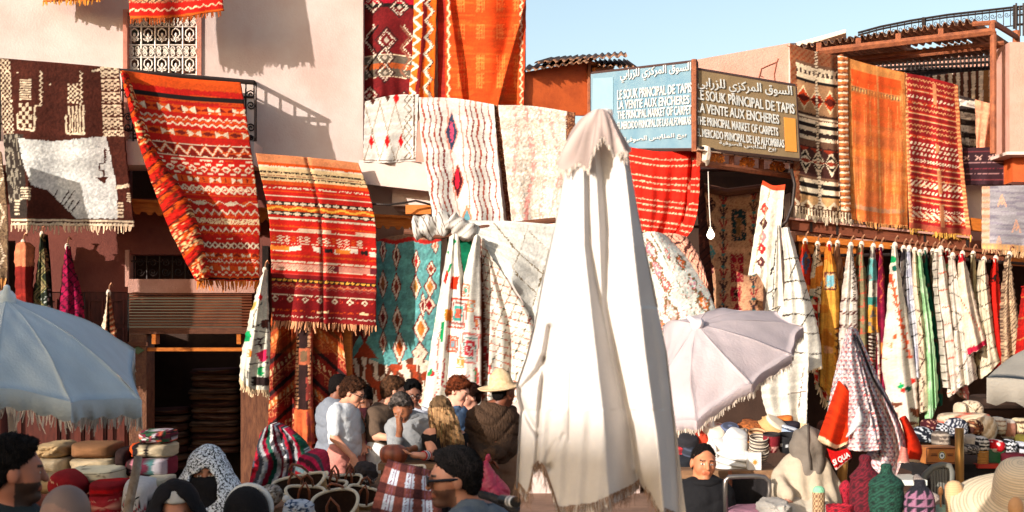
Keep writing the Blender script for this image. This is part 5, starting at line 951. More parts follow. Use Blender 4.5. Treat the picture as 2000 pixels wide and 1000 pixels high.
S = [  # label, top, left, right, depth, paint
 ('grey and plum rug folded thin right of the orange vine rug', (1765, 486), [(1764, 540), (1770, 640), (1790, 800)], [(1775, 560), (1786, 680), (1804, 806)], 15.6, ptn(rgb(150, 136, 138), o_v(0, .3, rgb(203, 194, 188)), o_v(.45, .62, rgb(110, 50, 70)), o_blot(rgb(90, 84, 90), .1, .6))),
 ('bluish white rug with black dashes', (1776, 486), [(1773, 540), (1782, 640), (1790, 720)], [(1784, 550), (1794, 640), (1806, 740)], 15.5, ptn(rgb(197, 197, 203), o_lines(24, rgb(60, 54, 60), 1, .5), o_blot(rgb(170, 170, 186), .1, .66))),
 ('oatmeal rug edged with a looping brown line', (1787, 490), [(1786, 560), (1798, 660), (1806, 790)], [(1796, 560), (1808, 660), (1820, 800)], 15.45, ptn(rgb(214, 190, 164), o_zig(1800, 6, 50, 1.3, rgb(80, 50, 40)), o_lines(46, rgb(90, 60, 48), 1, -.3))),
 ('mint green rug with ragged right edge', (1797, 494), [(1800, 560), (1812, 680), (1816, 826)], [(1806, 540), (1822, 640), (1834, 780)], 15.4, ptn(rgb(158, 206, 150), o_blot(rgb(190, 226, 180), .1, .6), o_u(.8, 1, rgb(176, 220, 168)))),
 ('deep green rug with tufts', (1807, 490), [(1808, 560), (1822, 640), (1832, 790)], [(1816, 540), (1832, 640), (1842, 790)], 15.6, ptn(rgb(20, 92, 72), o_blot(rgb(90, 70, 60), .15, .72))),
 ('moss grey rug hanging behind the thin white ones', (1822, 492), [(1824, 580), (1834, 680), (1842, 776)], [(1832, 560), (1852, 680), (1860, 760)], 15.65, ptn(rgb(120, 110, 88), o_blot(rgb(150, 140, 120), .12, .64))),
 ('very thin white rug with black cross ticks', (1830, 493), [(1832, 560), (1846, 660), (1858, 752)], [(1836, 550), (1852, 640), (1866, 756)], 15.4, ptn(rgb(209, 196, 181), o_lines(17, rgb(70, 60, 54), 1, .2))),
 ('thin white rug with red cross ticks', (1838, 487), [(1838, 560), (1854, 660), (1866, 758)], [(1848, 540), (1862, 640), (1874, 758)], 15.35, ptn(rgb(210, 196, 181), o_lines(34, rgb(206, 80, 50), 1.1, .2))),
 ('narrow red and green beaded rug', (1851, 492), [(1852, 550), (1866, 650), (1872, 764)], [(1857, 540), (1874, 640), (1886, 764)], 15.5, ptn(rgb(196, 110, 100), lambda c, X, Y: [c.m((Y < 560), rgb(190, 30, 30)), c.m((Y > 515) & (Y < 530), rgb(120, 170, 120)), c.m((Y > 560) & (vn(X * .3, Y * .2, 4) > .5), rgb(220, 200, 180))])),
 ('white rug with sloping black lines and plain hem', (1861, 500), [(1862, 570), (1872, 660), (1882, 750)], [(1874, 560), (1890, 650), (1902, 738)], 15.3, ptn(rgb(214, 201, 185), o_lines(34, rgb(70, 60, 56), 1, -.5), o_verts(60, rgb(90, 70, 60), 1, .6))),
 ('broad cream rug with a red tip and a thin red diagonal', (1880, 497), [(1876, 560), (1886, 640), (1896, 712)], [(1892, 540), (1908, 620), (1920, 690)], 15.25, ptn(rgb(224, 202, 176), o_v(0, .08, rgb(190, 30, 40)), o_v(.94, 1, rgb(180, 30, 60)), lambda c, X, Y: c.m(np.abs(Y - 590 - (X - 1880) * 1.6) < 1.3, rgb(200, 70, 50)))),
 ('khaki rug folded to a narrow strip', (1901, 497), [(1902, 570), (1914, 650), (1918, 716)], [(1908, 550), (1926, 640), (1936, 686)], 15.5, ptn(rgb(164, 148, 112), o_u(0, .3, rgb(130, 116, 86)))),
 ('beige rug with black branching lines near the red one', (1922, 508), [(1914, 560), (1922, 640), (1928, 722)], [(1930, 560), (1938, 640), (1948, 712)], 15.4, ptn(rgb(212, 196, 168), o_lines(30, rgb(60, 50, 44), 1.2, .4), o_lines(52, rgb(60, 50, 44), 1, -.9, 9))),
 ('bright red rug with small black crosses', (1945, 506), [(1938, 570), (1946, 650), (1956, 722)], [(1954, 570), (1962, 650), (1968, 716)], 15.5, ptn(rgb(192, 30, 20), lambda c, X, Y: c.m((Y > 612) & (Y < 632) & (X > 1948) & (X < 1960) & (X % 5 < 3) & (Y % 6 < 3), BLK), lambda c, X, Y: c.m((Y > 530) & (Y < 555) & (vn(X * .3, Y * .3, 4) > .6), BLK))),
 ('tan rug with fine wood grain stripes, last in the row', (1972, 498), [(1966, 560), (1966, 640), (1974, 712)], [(1978, 560), (1986, 630), (1990, 706)], 15.4, ptn(rgb(190, 160, 128), lambda c, X, Y: c.m(np.abs(((Y - 1.5 * np.abs(X - 1974) + 4 * vn(X * .1, Y * .05, 3)) / 7) % 1 - .5) < .16, rgb(96, 72, 58)))),
]
for i, (lab, tp, lp, rp, dp, pn) in enumerate(S): hooked(lab, tp, [(x - 4 * (j + 1), y + 9 * ((i * 7) % 5 - 2) * (j == 2)) for j, (x, y) in enumerate(lp)], [(x + 2.5 * (j + 1), y + 9 * ((i * 3) % 5 - 2) * (j == 2)) for j, (x, y) in enumerate(rp)], dp, pn, bulge=.09) if i not in (3, 4) else hooked(lab, tp, lp, rp, dp, pn, bulge=.07)
hooked('dark red rug cut off by the right edge above the grey parasol', (2004, 560), [(1996, 620), (1988, 690), (1984, 750)], [(2016, 620), (2030, 720), (2034, 750)], 15.2, ptn(rgb(166, 26, 20), o_lines(40, rgb(206, 120, 60), 1.4, .4)), hook=0)
# rugs in the shade at the left
def p_lat(c): c.fill(rgb(150, 22, 62)); X, Y = c.X, c.Y; c.m(np.abs(((Y - X * 1.2) / 22) % 1 - .5) < .1, rgb(44, 18, 30)); c.m(np.abs(((Y + X * .9) / 15) % 1 - .5) < .08, rgb(60, 20, 36)); c.mottle(.15, .2, .2)
lY_ = lambda px, o: wallY(px) - o
hooked('magenta rug with a black lattice hanging on the red doors', (131, 482), [(118, 560), (110, 640), (116, 700)], [(143, 520), (160, 590), (168, 700)], lY_(135, .3), p_lat, G_SHADE, pile=.015)
def p_gz(c): c.fill(rgb(44, 50, 38)); X, Y = c.X, c.Y; k = np.abs(X - 84 + (Y - 520) * .18 - 9 * (tri(Y / 40) - .5) * 2); c.m(k < 9, rgb(150, 140, 90)); c.m(k < 6, rgb(60, 56, 44)); c.m(k < 3, rgb(150, 130, 90)); c.m((Y > 560) & (X > 78) & (vn(X * .3, Y * .3, 4) > .72), rgb(190, 190, 180))
hooked('black and green rug with a pale zigzag hanging in the shade', (82, 458), [(70, 540), (58, 620), (56, 700)], [(92, 520), (100, 600), (110, 700)], lY_(85, .32), p_gz, G_SHADE)
def p_rd(c): c.fill(rgb(120, 34, 28)); c.m(c.Y < 520, rgb(206, 120, 84)); c.m(np.abs(np.hypot(c.X - 45, c.Y - 590) - 14) < 3, rgb(150, 44, 34)); c.mottle(.15)
hooked('brick red rug with peach folded top at far left of the shade', (45, 474), [(28, 490), (30, 560), (30, 700)], [(66, 484), (64, 560), (80, 700)], lY_(45, .36), p_rd, G_SHADE, w=26)
def p_bag(c): c.fill(rgb(130, 70, 46)); X, Y = c.X, c.Y; c.m(((Y + X * .5) / 11) % 1 < .4, rgb(206, 160, 120)); c.m(((Y + X * .5) / 11) % 1 > .85, rgb(200, 70, 30)); c.m((c.U > .42) & (c.U < .62), BLK); c.m(c.U < .3, rgb(214, 190, 160)); c.mottle(.2, .3, .3)
hooked('small striped rug twisted on a nail between the red doors', (212, 572), [(204, 610), (195, 660), (192, 730)], [(217, 600), (226, 650), (234, 736)], lY_(212, .25), p_bag, G_SHADE, w=4, bulge=.08, fr='b', frl=9)
# white hooked bundle with coloured patches by the shop door
def p_bun(c):
    c.fill(rgb(214, 207, 188)); X, Y = c.X, c.Y
    for pts, col in (([(476, 652), (486, 644), (492, 656), (484, 668), (474, 668)], GRN), ([(500, 690), (520, 680), (524, 700), (510, 710)], rgb(206, 40, 80)), ([(502, 718), (514, 716), (514, 734), (500, 734)], rgb(20, 130, 70)), ([(508, 626), (524, 622), (524, 642), (512, 640)], rgb(90, 50, 40)), ([(490, 592), (500, 588), (498, 604), (488, 606)], rgb(190, 160, 80)), ([(484, 686), (492, 682), (492, 698), (484, 698)], rgb(214, 120, 40))): c.poly(pts, col, 4)
    for seg in ([(502, 660), (510, 680)], [(508, 656), (512, 682)], [(498, 664), (516, 660)], [(500, 674), (518, 670)]): c.line(seg, 2.4, rgb(60, 20, 34), 2)
    for seg in ([(512, 590), (496, 612), (494, 640), (512, 632)], [(524, 708), (488, 710), (482, 740)], [(496, 646), (524, 650)]): c.line(seg, 2.2, rgb(60, 50, 50), 3)
    c.diam(509, 580, 5, 7, rgb(206, 40, 40)); c.m((Y > 736) & (X > 492) & (Y < 754), rgb(50, 36, 34)); c.mottle(.08, .4, .4)
hooked('white rug with green, pink and brown patches bundled beside the shop doorway', (517, 528), [(500, 570), (482, 640), (470, 700), (468, 738)], [(522, 580), (526, 660), (524, 762)], 16.95, p_bun, 'rugs hung by the shop doorway', hem=[(484, 756), (505, 762)], fr='b', frl=14, bulge=.2, fold=((.05, 1.3, .3, .1), (.02, 4, 0, .2)))
# dark red kilims below the striped kilim
def p_dr(sd, ang):
    def f(c):
        c.fill(rgb(136, 34, 24)); X, Y = c.X, c.Y; t = (Y + ang * X + sd * 31) / 62; k = t % 1; i = np.floor(t)
        c.m(k < .16, rgb(40, 22, 22)); c.m((k > .3) & (k < .55) & (i % 2 == 0), rgb(196, 96, 40)); c.m((k > .33) & (k < .52) & ((X * .9 - Y * .2) % 8 < 4) & (vn(X * .3, Y * .3, 5) > .3), rgb(216, 180, 130)); c.m((k > .6) & (k < .64), rgb(206, 140, 90))
        c.m((k > .66) & (k < .9) & (((X + Y) % 12 < 4) ^ ((X - Y) % 12 < 4)) & (vn(X * .1, Y * .1, 2) > .4), rgb(190, 110, 70)); c.m(Y < 690, rgb(214, 110, 40), .45); c.mottle(.15, .3, .3); c.weave(.15)
    return f
G_DK = 'dark red kilims hung under the striped kilim'
cloth('red_diagonal_kilim', [(530, 610), (555, 600), (578, 606)], [(522, 872), (550, 880), (580, 872)], None, None, lambda U, V: 17.45 - .1 * np.sin(U * 7), p_dr(0, .9), 'dark red kilim with slanting bands, leftmost under the striped kilim', 'rug', G_DK, m=KILIM, fold=((.06, 1.4, .1, .2),))
def p_mid(c):
    c.fill(rgb(44, 24, 22)); X, Y = c.X, c.Y; c.m(np.abs(X - 592) > 14 + 3 * np.sin(Y / 12), rgb(150, 60, 40)); c.m((np.abs(np.abs(X - 592) - 12) < 3) & (Y % 8 < 5), rgb(206, 150, 110)); c.rect(582, 680, 606, 712, rgb(170, 90, 60)); c.rect(587, 686, 600, 706, rgb(110, 84, 60)); c.m((Y > 800), rgb(190, 90, 50)); c.m((Y > 730) & (X > 598) & (vn(X * .2, Y * .12, 3) > .5), rgb(150, 60, 50)); c.mottle(.15)
cloth('black_centre_kilim', [(584, 604), (600, 602), (612, 606)], [(574, 866), (596, 874), (614, 866)], [(584, 604), (576, 720), (574, 866)], [(612, 606), (610, 720), (614, 866)], lambda U, V: 17.25 + 0 * U, p_mid, 'narrow kilim with a black centre and serrated edges between the slanted ones', 'rug', G_DK, m=KILIM, bulge=.05)
cloth('red_slanted_kilim', [(612, 606), (640, 604), (664, 612)], [(606, 874), (650, 880), (690, 872)], [(612, 606), (608, 740), (606, 874)], [(664, 612), (676, 720), (690, 872)], lambda U, V: 17.5 - .08 * np.sin(U * 6), p_dr(2, -.9), 'dark red kilim with bands slanting down to the right beside the wooden post', 'rug', G_DK, m=KILIM, fold=((.05, 1.6, .3, .2),))
op = thing('wooden_door_post', 'orange wooden door post with iron latch between red kilims and turquoise rug', 'door post', P(667, 990, 17.7))
MB().pxr(650, 560, 668, 985, 17.7, .15).pxr(671, 560, 686, 985, 17.68, .15).build('jamb', OCHRE, op)
MB().tube([P(663, 674, 17.66), P(667, 680, 17.64), P(664, 690, 17.66)], .014, 5).pxr(661, 668, 666, 674, 17.66, .03).build('latch', IRON, op)
# ------------------------------------------------------------------ painted signs
def plane_pt(px, py, q, Yq, off=0.0):
    A = [np.array(P(x, y, d)) for (x, y), d in zip(q, Yq)]; n = np.cross(A[1] - A[0], A[3] - A[0]); n /= np.linalg.norm(n)
    if n[1] > 0: n = -n
    d = np.array([(px - 1000) / F, 1, (HY - py) / F]); c0 = np.array([0, 0, CH]); t = np.dot(A[0] + n * off - c0, n) / np.dot(d, n)
    return c0 + d * t
ARA = {'ا': 'ﺍﺎ', 'ل': 'ﻝﻞﻟﻠ', 'س': 'ﺱﺲﺳﺴ', 'و': 'ﻭﻮ', 'ق': 'ﻕﻖﻗﻘ', 'م': 'ﻡﻢﻣﻤ', 'ر': 'ﺭﺮ', 'ك': 'ﻙﻚﻛﻜ', 'ز': 'ﺯﺰ', 'ي': 'ﻱﻲﻳﻴ', 'ب': 'ﺏﺐﺑﺒ', 'ع': 'ﻉﻊﻋﻌ', 'ص': 'ﺹﺺﺻﺼ', 'ف': 'ﻑﻒﻓﻔ', 'ة': 'ﺓﺔ'}
def shape_ar(w):
    out = ''
    for i, ch in enumerate(w):
        if ch == ' ': out += ' '; continue
        f = ARA[ch]; pj = i > 0 and w[i - 1] in ARA and len(ARA[w[i - 1]]) == 4; nj = len(f) == 4 and i + 1 < len(w) and w[i + 1] in ARA
        out += f[3] if pj and nj else f[2] if nj else f[1] if pj else f[0]
    return out[::-1]
def text_mesh(s, bold=0.02):
    cu = bpy.data.curves.new('lettering', 'FONT'); cu.body = s; cu.offset = bold; cu.resolution_u = 3; cu.extrude = 0.02
    o = bpy.data.objects.new('lettering', cu); COL.objects.link(o); bpy.context.view_layer.update()
    me = o.evaluated_get(bpy.context.evaluated_depsgraph_get()).to_mesh()
    v = np.array([tuple(x.co) for x in me.vertices]); f = [tuple(p.vertices) for p in me.polygons]
    bpy.data.objects.remove(o); bpy.data.curves.remove(cu); return v, f
def letter(s, quad, sq_, Yq, parent, mt, bold=.02):
    """quad: px corners bottom-left, bottom-right, top-right, top-left of the line of text on the sign"""
    v, f = text_mesh(s, bold); lo, hi = v.min(0), v.max(0); c = [plane_pt(x, y, sq_, Yq, .012) for x, y in quad]
    n = np.cross(c[1] - c[0], c[3] - c[0]); n /= np.linalg.norm(n); n = -n if n[1] > 0 else n
    u = (v[:, 0:1] - lo[0]) / (hi[0] - lo[0]); w = (v[:, 1:2] - lo[1]) / (hi[1] - lo[1]); z = (v[:, 2:3] - lo[2]) * .1
    V = (c[0] * (1 - u) + c[1] * u) * (1 - w) + (c[3] * (1 - u) + c[2] * u) * w + n * z
    return obj('lettering', V, f, mt, parent, None, False)
LWH = mat('sign_white', rgb(206, 204, 198), .7, .35, 24, .1, c2=rgb(170, 172, 168), thr=(.4, .6))
AR1, AR2 = shape_ar('السوق المركزي للزرابي'), shape_ar('بيع الملابس الصوفية')
def sign(name, label, q, Yq, mt, mside, lines, panel, pm):
    o = thing(name, label, 'sign', tuple(np.mean([P(x, y, d) for (x, y), d in zip(q, Yq)], 0)))
    A = [np.array(P(x, y, d)) for (x, y), d in zip(q, Yq)]; A[2] = A[1] + (A[2] - A[1]); n = np.cross(A[1] - A[0], A[3] - A[0]); n /= np.linalg.norm(n); n = -n if n[1] > 0 else n
    p2 = [plane_pt(x, y, q, Yq) for x, y in q]
    MB().prism(p2, -n * .05).build('board', mt, o)
    fr = MB()
    for a, b in ((0, 1), (1, 2), (2, 3), (3, 0)): fr.tube([p2[a] - n * .025, p2[b] - n * .025], .028, 6)
    fr.build('frame', mside, o)
    if panel: MB().prism([plane_pt(x, y, q, Yq, .004) for x, y in panel], n * .006).build('faded_patch', pm, o)
    for s, quad, b in lines: letter(s, quad, q, Yq, o, LWH, b)
    return o
BLUE = mat('sign_blue', rgb(94, 130, 148), .6, .14, 3, .1, 60, c2=rgb(122, 148, 158))
KHAKI = mat('sign_khaki', rgb(140, 116, 84), .6, .2, 3, .1, 60, c2=rgb(118, 98, 70))
q1 = [(1154, 291), (1355, 290), (1355, 121), (1154, 144)]; Y1 = [17.4, 15.05, 15.05, 17.4]
sign('blue_sign', 'faded blue painted sign with white Arabic and Latin lettering about the carpet market', q1, Y1, BLUE, mat('dark_frame', rgb(70, 50, 44), .6), [
    (AR1, [(1212, 162), (1350, 146), (1350, 121), (1212, 137)], .012),
    ('LE SOUK PRINCIPAL DE TAPIS', [(1206, 195), (1352, 180), (1352, 161), (1206, 176)], .018), ('LA VENTE AUX ENCHERES', [(1206, 214), (1347, 203), (1347, 185), (1206, 197)], .018),
    ('THE PRINCIPAL MARKET OF CARPET', [(1206, 233), (1351, 223), (1351, 205), (1206, 217)], .018), ('EL MERCADO PRINCIPAL DE LAS ALFOMBRAS', [(1206, 253), (1350, 243), (1350, 227), (1206, 238)], .018),
    (AR2, [(1218, 283), (1341, 270), (1341, 258), (1218, 268)], .012)], [(1157, 222), (1198, 221), (1198, 151), (1159, 153)], mat('pale_patch', rgb(136, 166, 178), .6, .12, 5, .1))
q2 = [(1358, 288), (1562, 310), (1554, 168), (1357, 135)]; Y2 = [15.05, 15.55, 15.55, 15.05]
sign('brown_sign', 'weathered khaki painted sign with white lettering and an orange rectangle', q2, Y2, KHAKI, mat('dark_frame', rgb(70, 50, 44)), [
    (AR1, [(1362, 178), (1548, 196), (1546, 168), (1361, 150)], .012),
    ('LE SOUK PRINCIPAL DE TAPIS', [(1361, 194), (1552, 223), (1551, 203), (1360, 174)], .018), ('LA VENTE AUX ENCHERES', [(1361, 219), (1522, 243), (1521, 224), (1361, 200)], .018),
    ('THE PRINCIPAL MARKET OF CARPETS', [(1361, 243), (1520, 266), (1519, 249), (1360, 226)], .018), ('EL MERCADO PRINCIPAL DE LAS ALFOMBRAS', [(1361, 266), (1532, 289), (1531, 273), (1360, 250)], .018),
    (AR2, [(1405, 285), (1516, 298), (1515, 286), (1404, 274)], .008)], [(1534, 295), (1556, 297), (1553, 232), (1531, 229)], mat('orange_patch', rgb(216, 142, 60), .6, .15, 6, .1))
q0 = [(1354.5, 292), (1358, 292), (1358, 118), (1354.5, 118)]
tag(MB().tube([P(1356, 296, 15.02), P(1356, 116, 15.02)], .03, 6).build('sign_post', RUSTI), 'thin dark post where the two painted signs meet', 'post')

# ------------------------------------------------------------------ parasols
def parasol(name, label, apex, tips, rY, colour, mt, parent=None, bul=.10, sag=.10, val=None, frc=None, frl=10, pole=None, vdrop=0, closed=True, panels=None, seam=.0, frs=3.2):
    """open parasol: apex and rim tips in (px, py, depth); panels sag between the ribs; valance and fringe on the rim"""
    A = np.array(P(*apex)); T = [np.array(P(*t)) for t in tips]; C = np.mean(T, 0); axis = A - C; axis /= np.linalg.norm(axis)
    root = thing(name, label, 'parasol', (pole[0], pole[1], 0) if pole else (A[0], A[1], 0))
    n = len(T); R = np.linalg.norm(T[0] - A)
    ns, nt = 18, 13; cc = colour
    for i in range(n if closed else n - 1):
        a, b = T[i], T[(i + 1) % n]; V = []; C_ = []; rim = []
        for j in range(ns):
            s = j / (ns - 1)
            for k in range(nt):
                t = k / (nt - 1); ra = A + (a - A) * s + axis * bul * R * math.sin(pi * s * .9) ; rb = A + (b - A) * s + axis * bul * R * math.sin(pi * s * .9)
                p = ra * (1 - t) + rb * t
                d = 4 * t * (1 - t); p = p - axis * sag * np.linalg.norm(a - b) * d * s * .35
                inn = (A - (a + b) / 2); p = p + inn * (d * s ** 2 * sag * .5)
                w = .012 * math.sin(j * .9 + i) * math.sin(k * .8 + 2 * i) * s; p = p + axis * w
                crk_ = np.exp(-((t - .5) / .5) ** 2) * 0
                V.append(p); C_.append(cc)
                if j == ns - 1: rim.append(p)
        V = np.array(V); idx = np.arange(ns * nt).reshape(ns, nt)
        f = np.stack([idx[:-1, :-1], idx[1:, :-1], idx[1:, 1:], idx[:-1, 1:]], -1).reshape(-1, 4); th = axis * .006
        f2 = f[:, ::-1] + len(V); ring = np.r_[idx[0, :], idx[1:, -1], idx[-1, -2::-1], idx[-2:0:-1, 0]]; rn = np.roll(ring, -1); fr_ = np.stack([ring, ring + len(V), rn + len(V), rn], -1)
        pn = obj('panel', np.concatenate([V, V - th]), np.concatenate([f, f2, fr_]), mt, root, np.tile(lin(np.array(cc)), (2 * len(V), 1)), True)
        rim = np.array(rim)
        if vdrop:
            lo = rim - np.array([0, 0, 1]) * vdrop * (1 + .12 * np.sin(np.arange(nt) * 1.9)[:, None]); up = rim
            VV = np.concatenate([up, lo, up + [0, .008, 0], lo + [0, .008, 0]]); k = np.arange(nt - 1)
            ff = np.concatenate([np.stack([k, k + 1, k + 1 + nt, k + nt], -1), np.stack([k + 2 * nt, k + 3 * nt, k + 1 + 3 * nt, k + 1 + 2 * nt], -1), np.stack([k + nt, k + 1 + nt, k + 1 + 3 * nt, k + 3 * nt], -1)])
            obj('valance', VV, ff, mt, pn, np.tile(lin(np.array(cc)), (len(VV), 1)), True); rim = lo
        if frc is not None: fringe(rim, (0, 0, -1), frl, frs, frc, pn, wid=.34)
        MB().tube([A + (a - A) * s + axis * (bul * R * math.sin(pi * s * .9) - .03) for s in np.linspace(0.02, .98, 8)], .009, 5).build('rib', WIRON, root)
    MB().lathe(A + axis * .0, [(.05, -.01), (.045, .02), (.02, .05), (.015, .09), (.004, .1)], 10, axis, colour).build('finial', SOLID, root, True)
    if pole:
        MB().tube([A - axis * .02, (pole[0], pole[1], A[2] * .55), (pole[0], pole[1], .02)], .022, 10).build('pole', pole[2], root)
    return root
POLE_W = mat('white_pole', rgb(216, 206, 200), .35, .15, 6, 0, spec=.5)
POLE_B = mat('brass_pole', rgb(176, 128, 70), .35, .25, 8, 0, metal=.7)
PCP = mat('pink_cotton', None, .9, .15, 4, .3, 60, spec=.1, trans=.5)
PCL = mat('parasol_cotton', None, .9, .15, 4, .25, 80, spec=.1, trans=.3)
parasol('pink_parasol', 'open pale pink fringed parasol tilted over the hat stall', (1362, 634, 9.3), [(1366, 826, 8.85), (1472, 753, 9.0), (1552, 697, 9.35), (1572, 640, 9.8), (1520, 611, 10.1), (1428, 606, 10.2), (1300, 640, 9.8), (1268, 846, 9.1)],
        0, rgb(228, 214, 214), PCP, bul=.10, sag=.12, frc=rgb(206, 188, 170), frl=11, vdrop=.06, pole=(P(1403, 0, 8.8)[0], 8.8, POLE_W))
parasol('grey_blue_parasol', 'open grey blue parasol with long fringe in the shade at the left', (12, 584, 7.0), [(138, 795, 6.5), (275, 789, 7.0), (262, 690, 8.3), (60, 636, 8.6), (-180, 640, 8.5), (-300, 720, 7.4), (-215, 800, 6.6), (-15, 765, 6.3)],
        0, rgb(208, 220, 226), PCL, bul=.12, sag=.08, frc=rgb(196, 184, 170), frl=26, vdrop=.09, pole=(P(12, 0, 7)[0], 7.15, POLE_W), frs=4.2)
parasol('grey_parasol', 'corner of a grey parasol with pale piping at the right edge', (2060, 664, 8.6), [(1930, 742, 7.9), (2150, 750, 7.6), (2230, 690, 9.2), (2010, 676, 9.4)], 0, rgb(172, 164, 152), PCL, bul=.05, sag=.10, vdrop=.14, pole=(P(2070, 0, 8.6)[0], 8.6, POLE_B))
# ------------------------------------------------------------------ big closed white parasol in front
ip = lambda y, pts: np.interp(y, [p[0] for p in pts], [p[1] for p in pts])
wp = thing('white_parasol', 'tall closed white parasol with a cream pink cap standing in the centre', 'parasol', (P(1180, 0, 4.1)[0], 4.1, 0))
def sil(y, pts): 
    t = np.array([p[0] for p in pts], float); return polyl([(p[1], p[0]) for p in pts], np.clip((y - t[0]) / (t[-1] - t[0]), 0, 1))
XL = [(272, 1134), (300, 1118), (340, 1103), (440, 1084), (540, 1061), (640, 1042), (700, 1026), (752, 1008), (772, 1009), (800, 1016), (900, 1010), (1000, 1006), (1080, 1008)]
XR = [(272, 1216), (330, 1232), (420, 1247), (560, 1276), (690, 1302), (850, 1320), (1000, 1334), (1080, 1340)]
S1 = [(272, 1139), (480, 1142), (600, 1155), (850, 1184), (1000, 1190), (1080, 1192)]; E1 = [(272, 1146), (480, 1151), (600, 1172), (850, 1222), (1000, 1248), (1080, 1258)]
S2 = [(272, 1162), (450, 1171), (600, 1177), (850, 1226), (1080, 1262)]; E2 = [(272, 1172), (450, 1184), (600, 1183), (850, 1230), (1080, 1266)]
S3 = [(272, 1203), (330, 1222), (500, 1240), (700, 1262), (900, 1288), (1080, 1303)]; E3 = [(272, 1211), (330, 1231), (500, 1256), (700, 1282), (900, 1306), (1080, 1322)]
def drape():
    nu, nv = 200, 300; ys = np.linspace(272, 1080, nv); Y0 = 4.1; k = Y0 / F; sc = Y0 / 6.25; H, X = [], []
    u = np.linspace(0, 1, nu)
    for y in ys:
        xl, xr = ip(y, XL), ip(y, XR); s1, e1, s2, e2, s3, e3 = (ip(y, q) for q in (S1, E1, S2, E2, S3, E3)); g = (.5 + (y - 272) / 808) * sc
        h = [0, .13 * g, 0, 0, 0, 0, 0, 0]; h[1] = .14 * g; h[2] = h[1] - 2.4 * (e1 - s1) * k; h[3] = h[2] + .55 * max(s2 - e1, 0) * k; h[4] = h[3] - 2.3 * (e2 - s2) * k
        h[5] = h[4] + (.16 * g if y > 600 else .11 * g); h[6] = h[5] - 2.4 * (e3 - s3) * k; h[7] = h[6] - .02 * sc
        x = xl + (xr - xl) * u; hh = np.interp(x, [xl, s1, e1, max(s2, e1 + .5), max(e2, e1 + 1), s3, e3, xr], h)
        ker = np.exp(-np.linspace(-2, 2, 9) ** 2); hh = np.convolve(np.pad(hh, 4, 'edge'), ker / ker.sum(), 'valid')
        hh = hh - .10 * g * np.exp(-(u / .035)) - .10 * g * np.exp(-((1 - u) / .03)); H.append(hh); X.append(x)
    H, X = np.array(H), np.array(X); Yp = np.tile(ys[:, None], (1, nu))
    c = Canvas(X, Yp, np.tile(u, (nv, 1)), (Yp - 272) / 808)
    for pts, dpt, w in (([(1074, 640), (1066, 690), (1050, 725), (1012, 768)], .05, 6), ([(1012, 768), (1030, 815), (1050, 850)], .04, 5), ([(1064, 700), (1054, 800), (1048, 915)], .045, 4.5), ([(1115, 730), (1112, 860)], .008, 3), ([(1085, 860), (1060, 915)], .012, 4), ([(1100, 850), (1070, 920)], .01, 4), ([(1243, 925), (1256, 960)], .03, 6), ([(1046, 915), (1075, 912)], .04, 6)):
        H = H - sc * dpt * np.exp(-(c.dist(pts) / w) ** 2)
    H = H + .012 * fbm(X * .02, Yp * .008, 4) + .006 * np.sin(X * .16 + Yp * .01) * (Yp > 800)
    # scalloped hem: pull the cloth up between the rib tips
    D = Y0 - H; W = np.stack([(X - 1000) / F * D, D, CH + (HY - Yp) / F * D], -1)
    col = np.tile(np.array(rgb(206, 199, 193)), (nv, nu, 1)) * (.97 + .05 * fbm(X * .03, Yp * .02, 8))[..., None]
    hem = ip(X, [(1000, 930), (1012, 962), (1030, 985), (1042, 930), (1054, 920), (1066, 935), (1090, 1012), (1160, 1004), (1200, 985), (1240, 965), (1252, 950), (1266, 966), (1290, 1010), (1340, 1030)])
    keep = (Yp < hem)
    idx = np.arange(nu * nv).reshape(nv, nu); q = np.stack([idx[:-1, :-1], idx[:-1, 1:], idx[1:, 1:], idx[1:, :-1]], -1)
    kq = keep[:-1, :-1] & keep[1:, 1:] & keep[1:, :-1] & keep[:-1, 1:]
    f = q[kq]
    Wb = W.copy(); Wb[..., 1] = Y0 + .07 * np.sqrt(np.clip(1 - (2 * u[None] - 1) ** 2, 0, 1)) + .03; fb = f[:, ::-1] + nu * nv
    sd = np.concatenate([np.stack([idx[:-1, 0], idx[1:, 0], idx[1:, 0] + nu * nv, idx[:-1, 0] + nu * nv], -1)[kq[:, 0]], np.stack([idx[1:, -1], idx[:-1, -1], idx[:-1, -1] + nu * nv, idx[1:, -1] + nu * nv], -1)[kq[:, -1]]])
    o = obj('canopy', np.concatenate([W.reshape(-1, 3), Wb.reshape(-1, 3)]), np.concatenate([f, fb, sd]), mat('white_canvas', None, .9, .12, 5, .2, 120, spec=.1, trans=.07), wp, np.tile(lin(col.reshape(-1, 3)), (2, 1)), True)
    # hem line for the fringe
    ln = []
    for j in range(0, nu, 2):
        i = int(np.clip(np.searchsorted(ys, hem[0, j]) - 1, 0, nv - 1)) if False else max(0, int(keep[:, j].sum()) - 1); ln.append(W[i, j] + [0, -.004, .03])
    fringe(ln, (0, 0, -1), 34, 1.6, rgb(150, 118, 96), o, wid=.3)
drape()
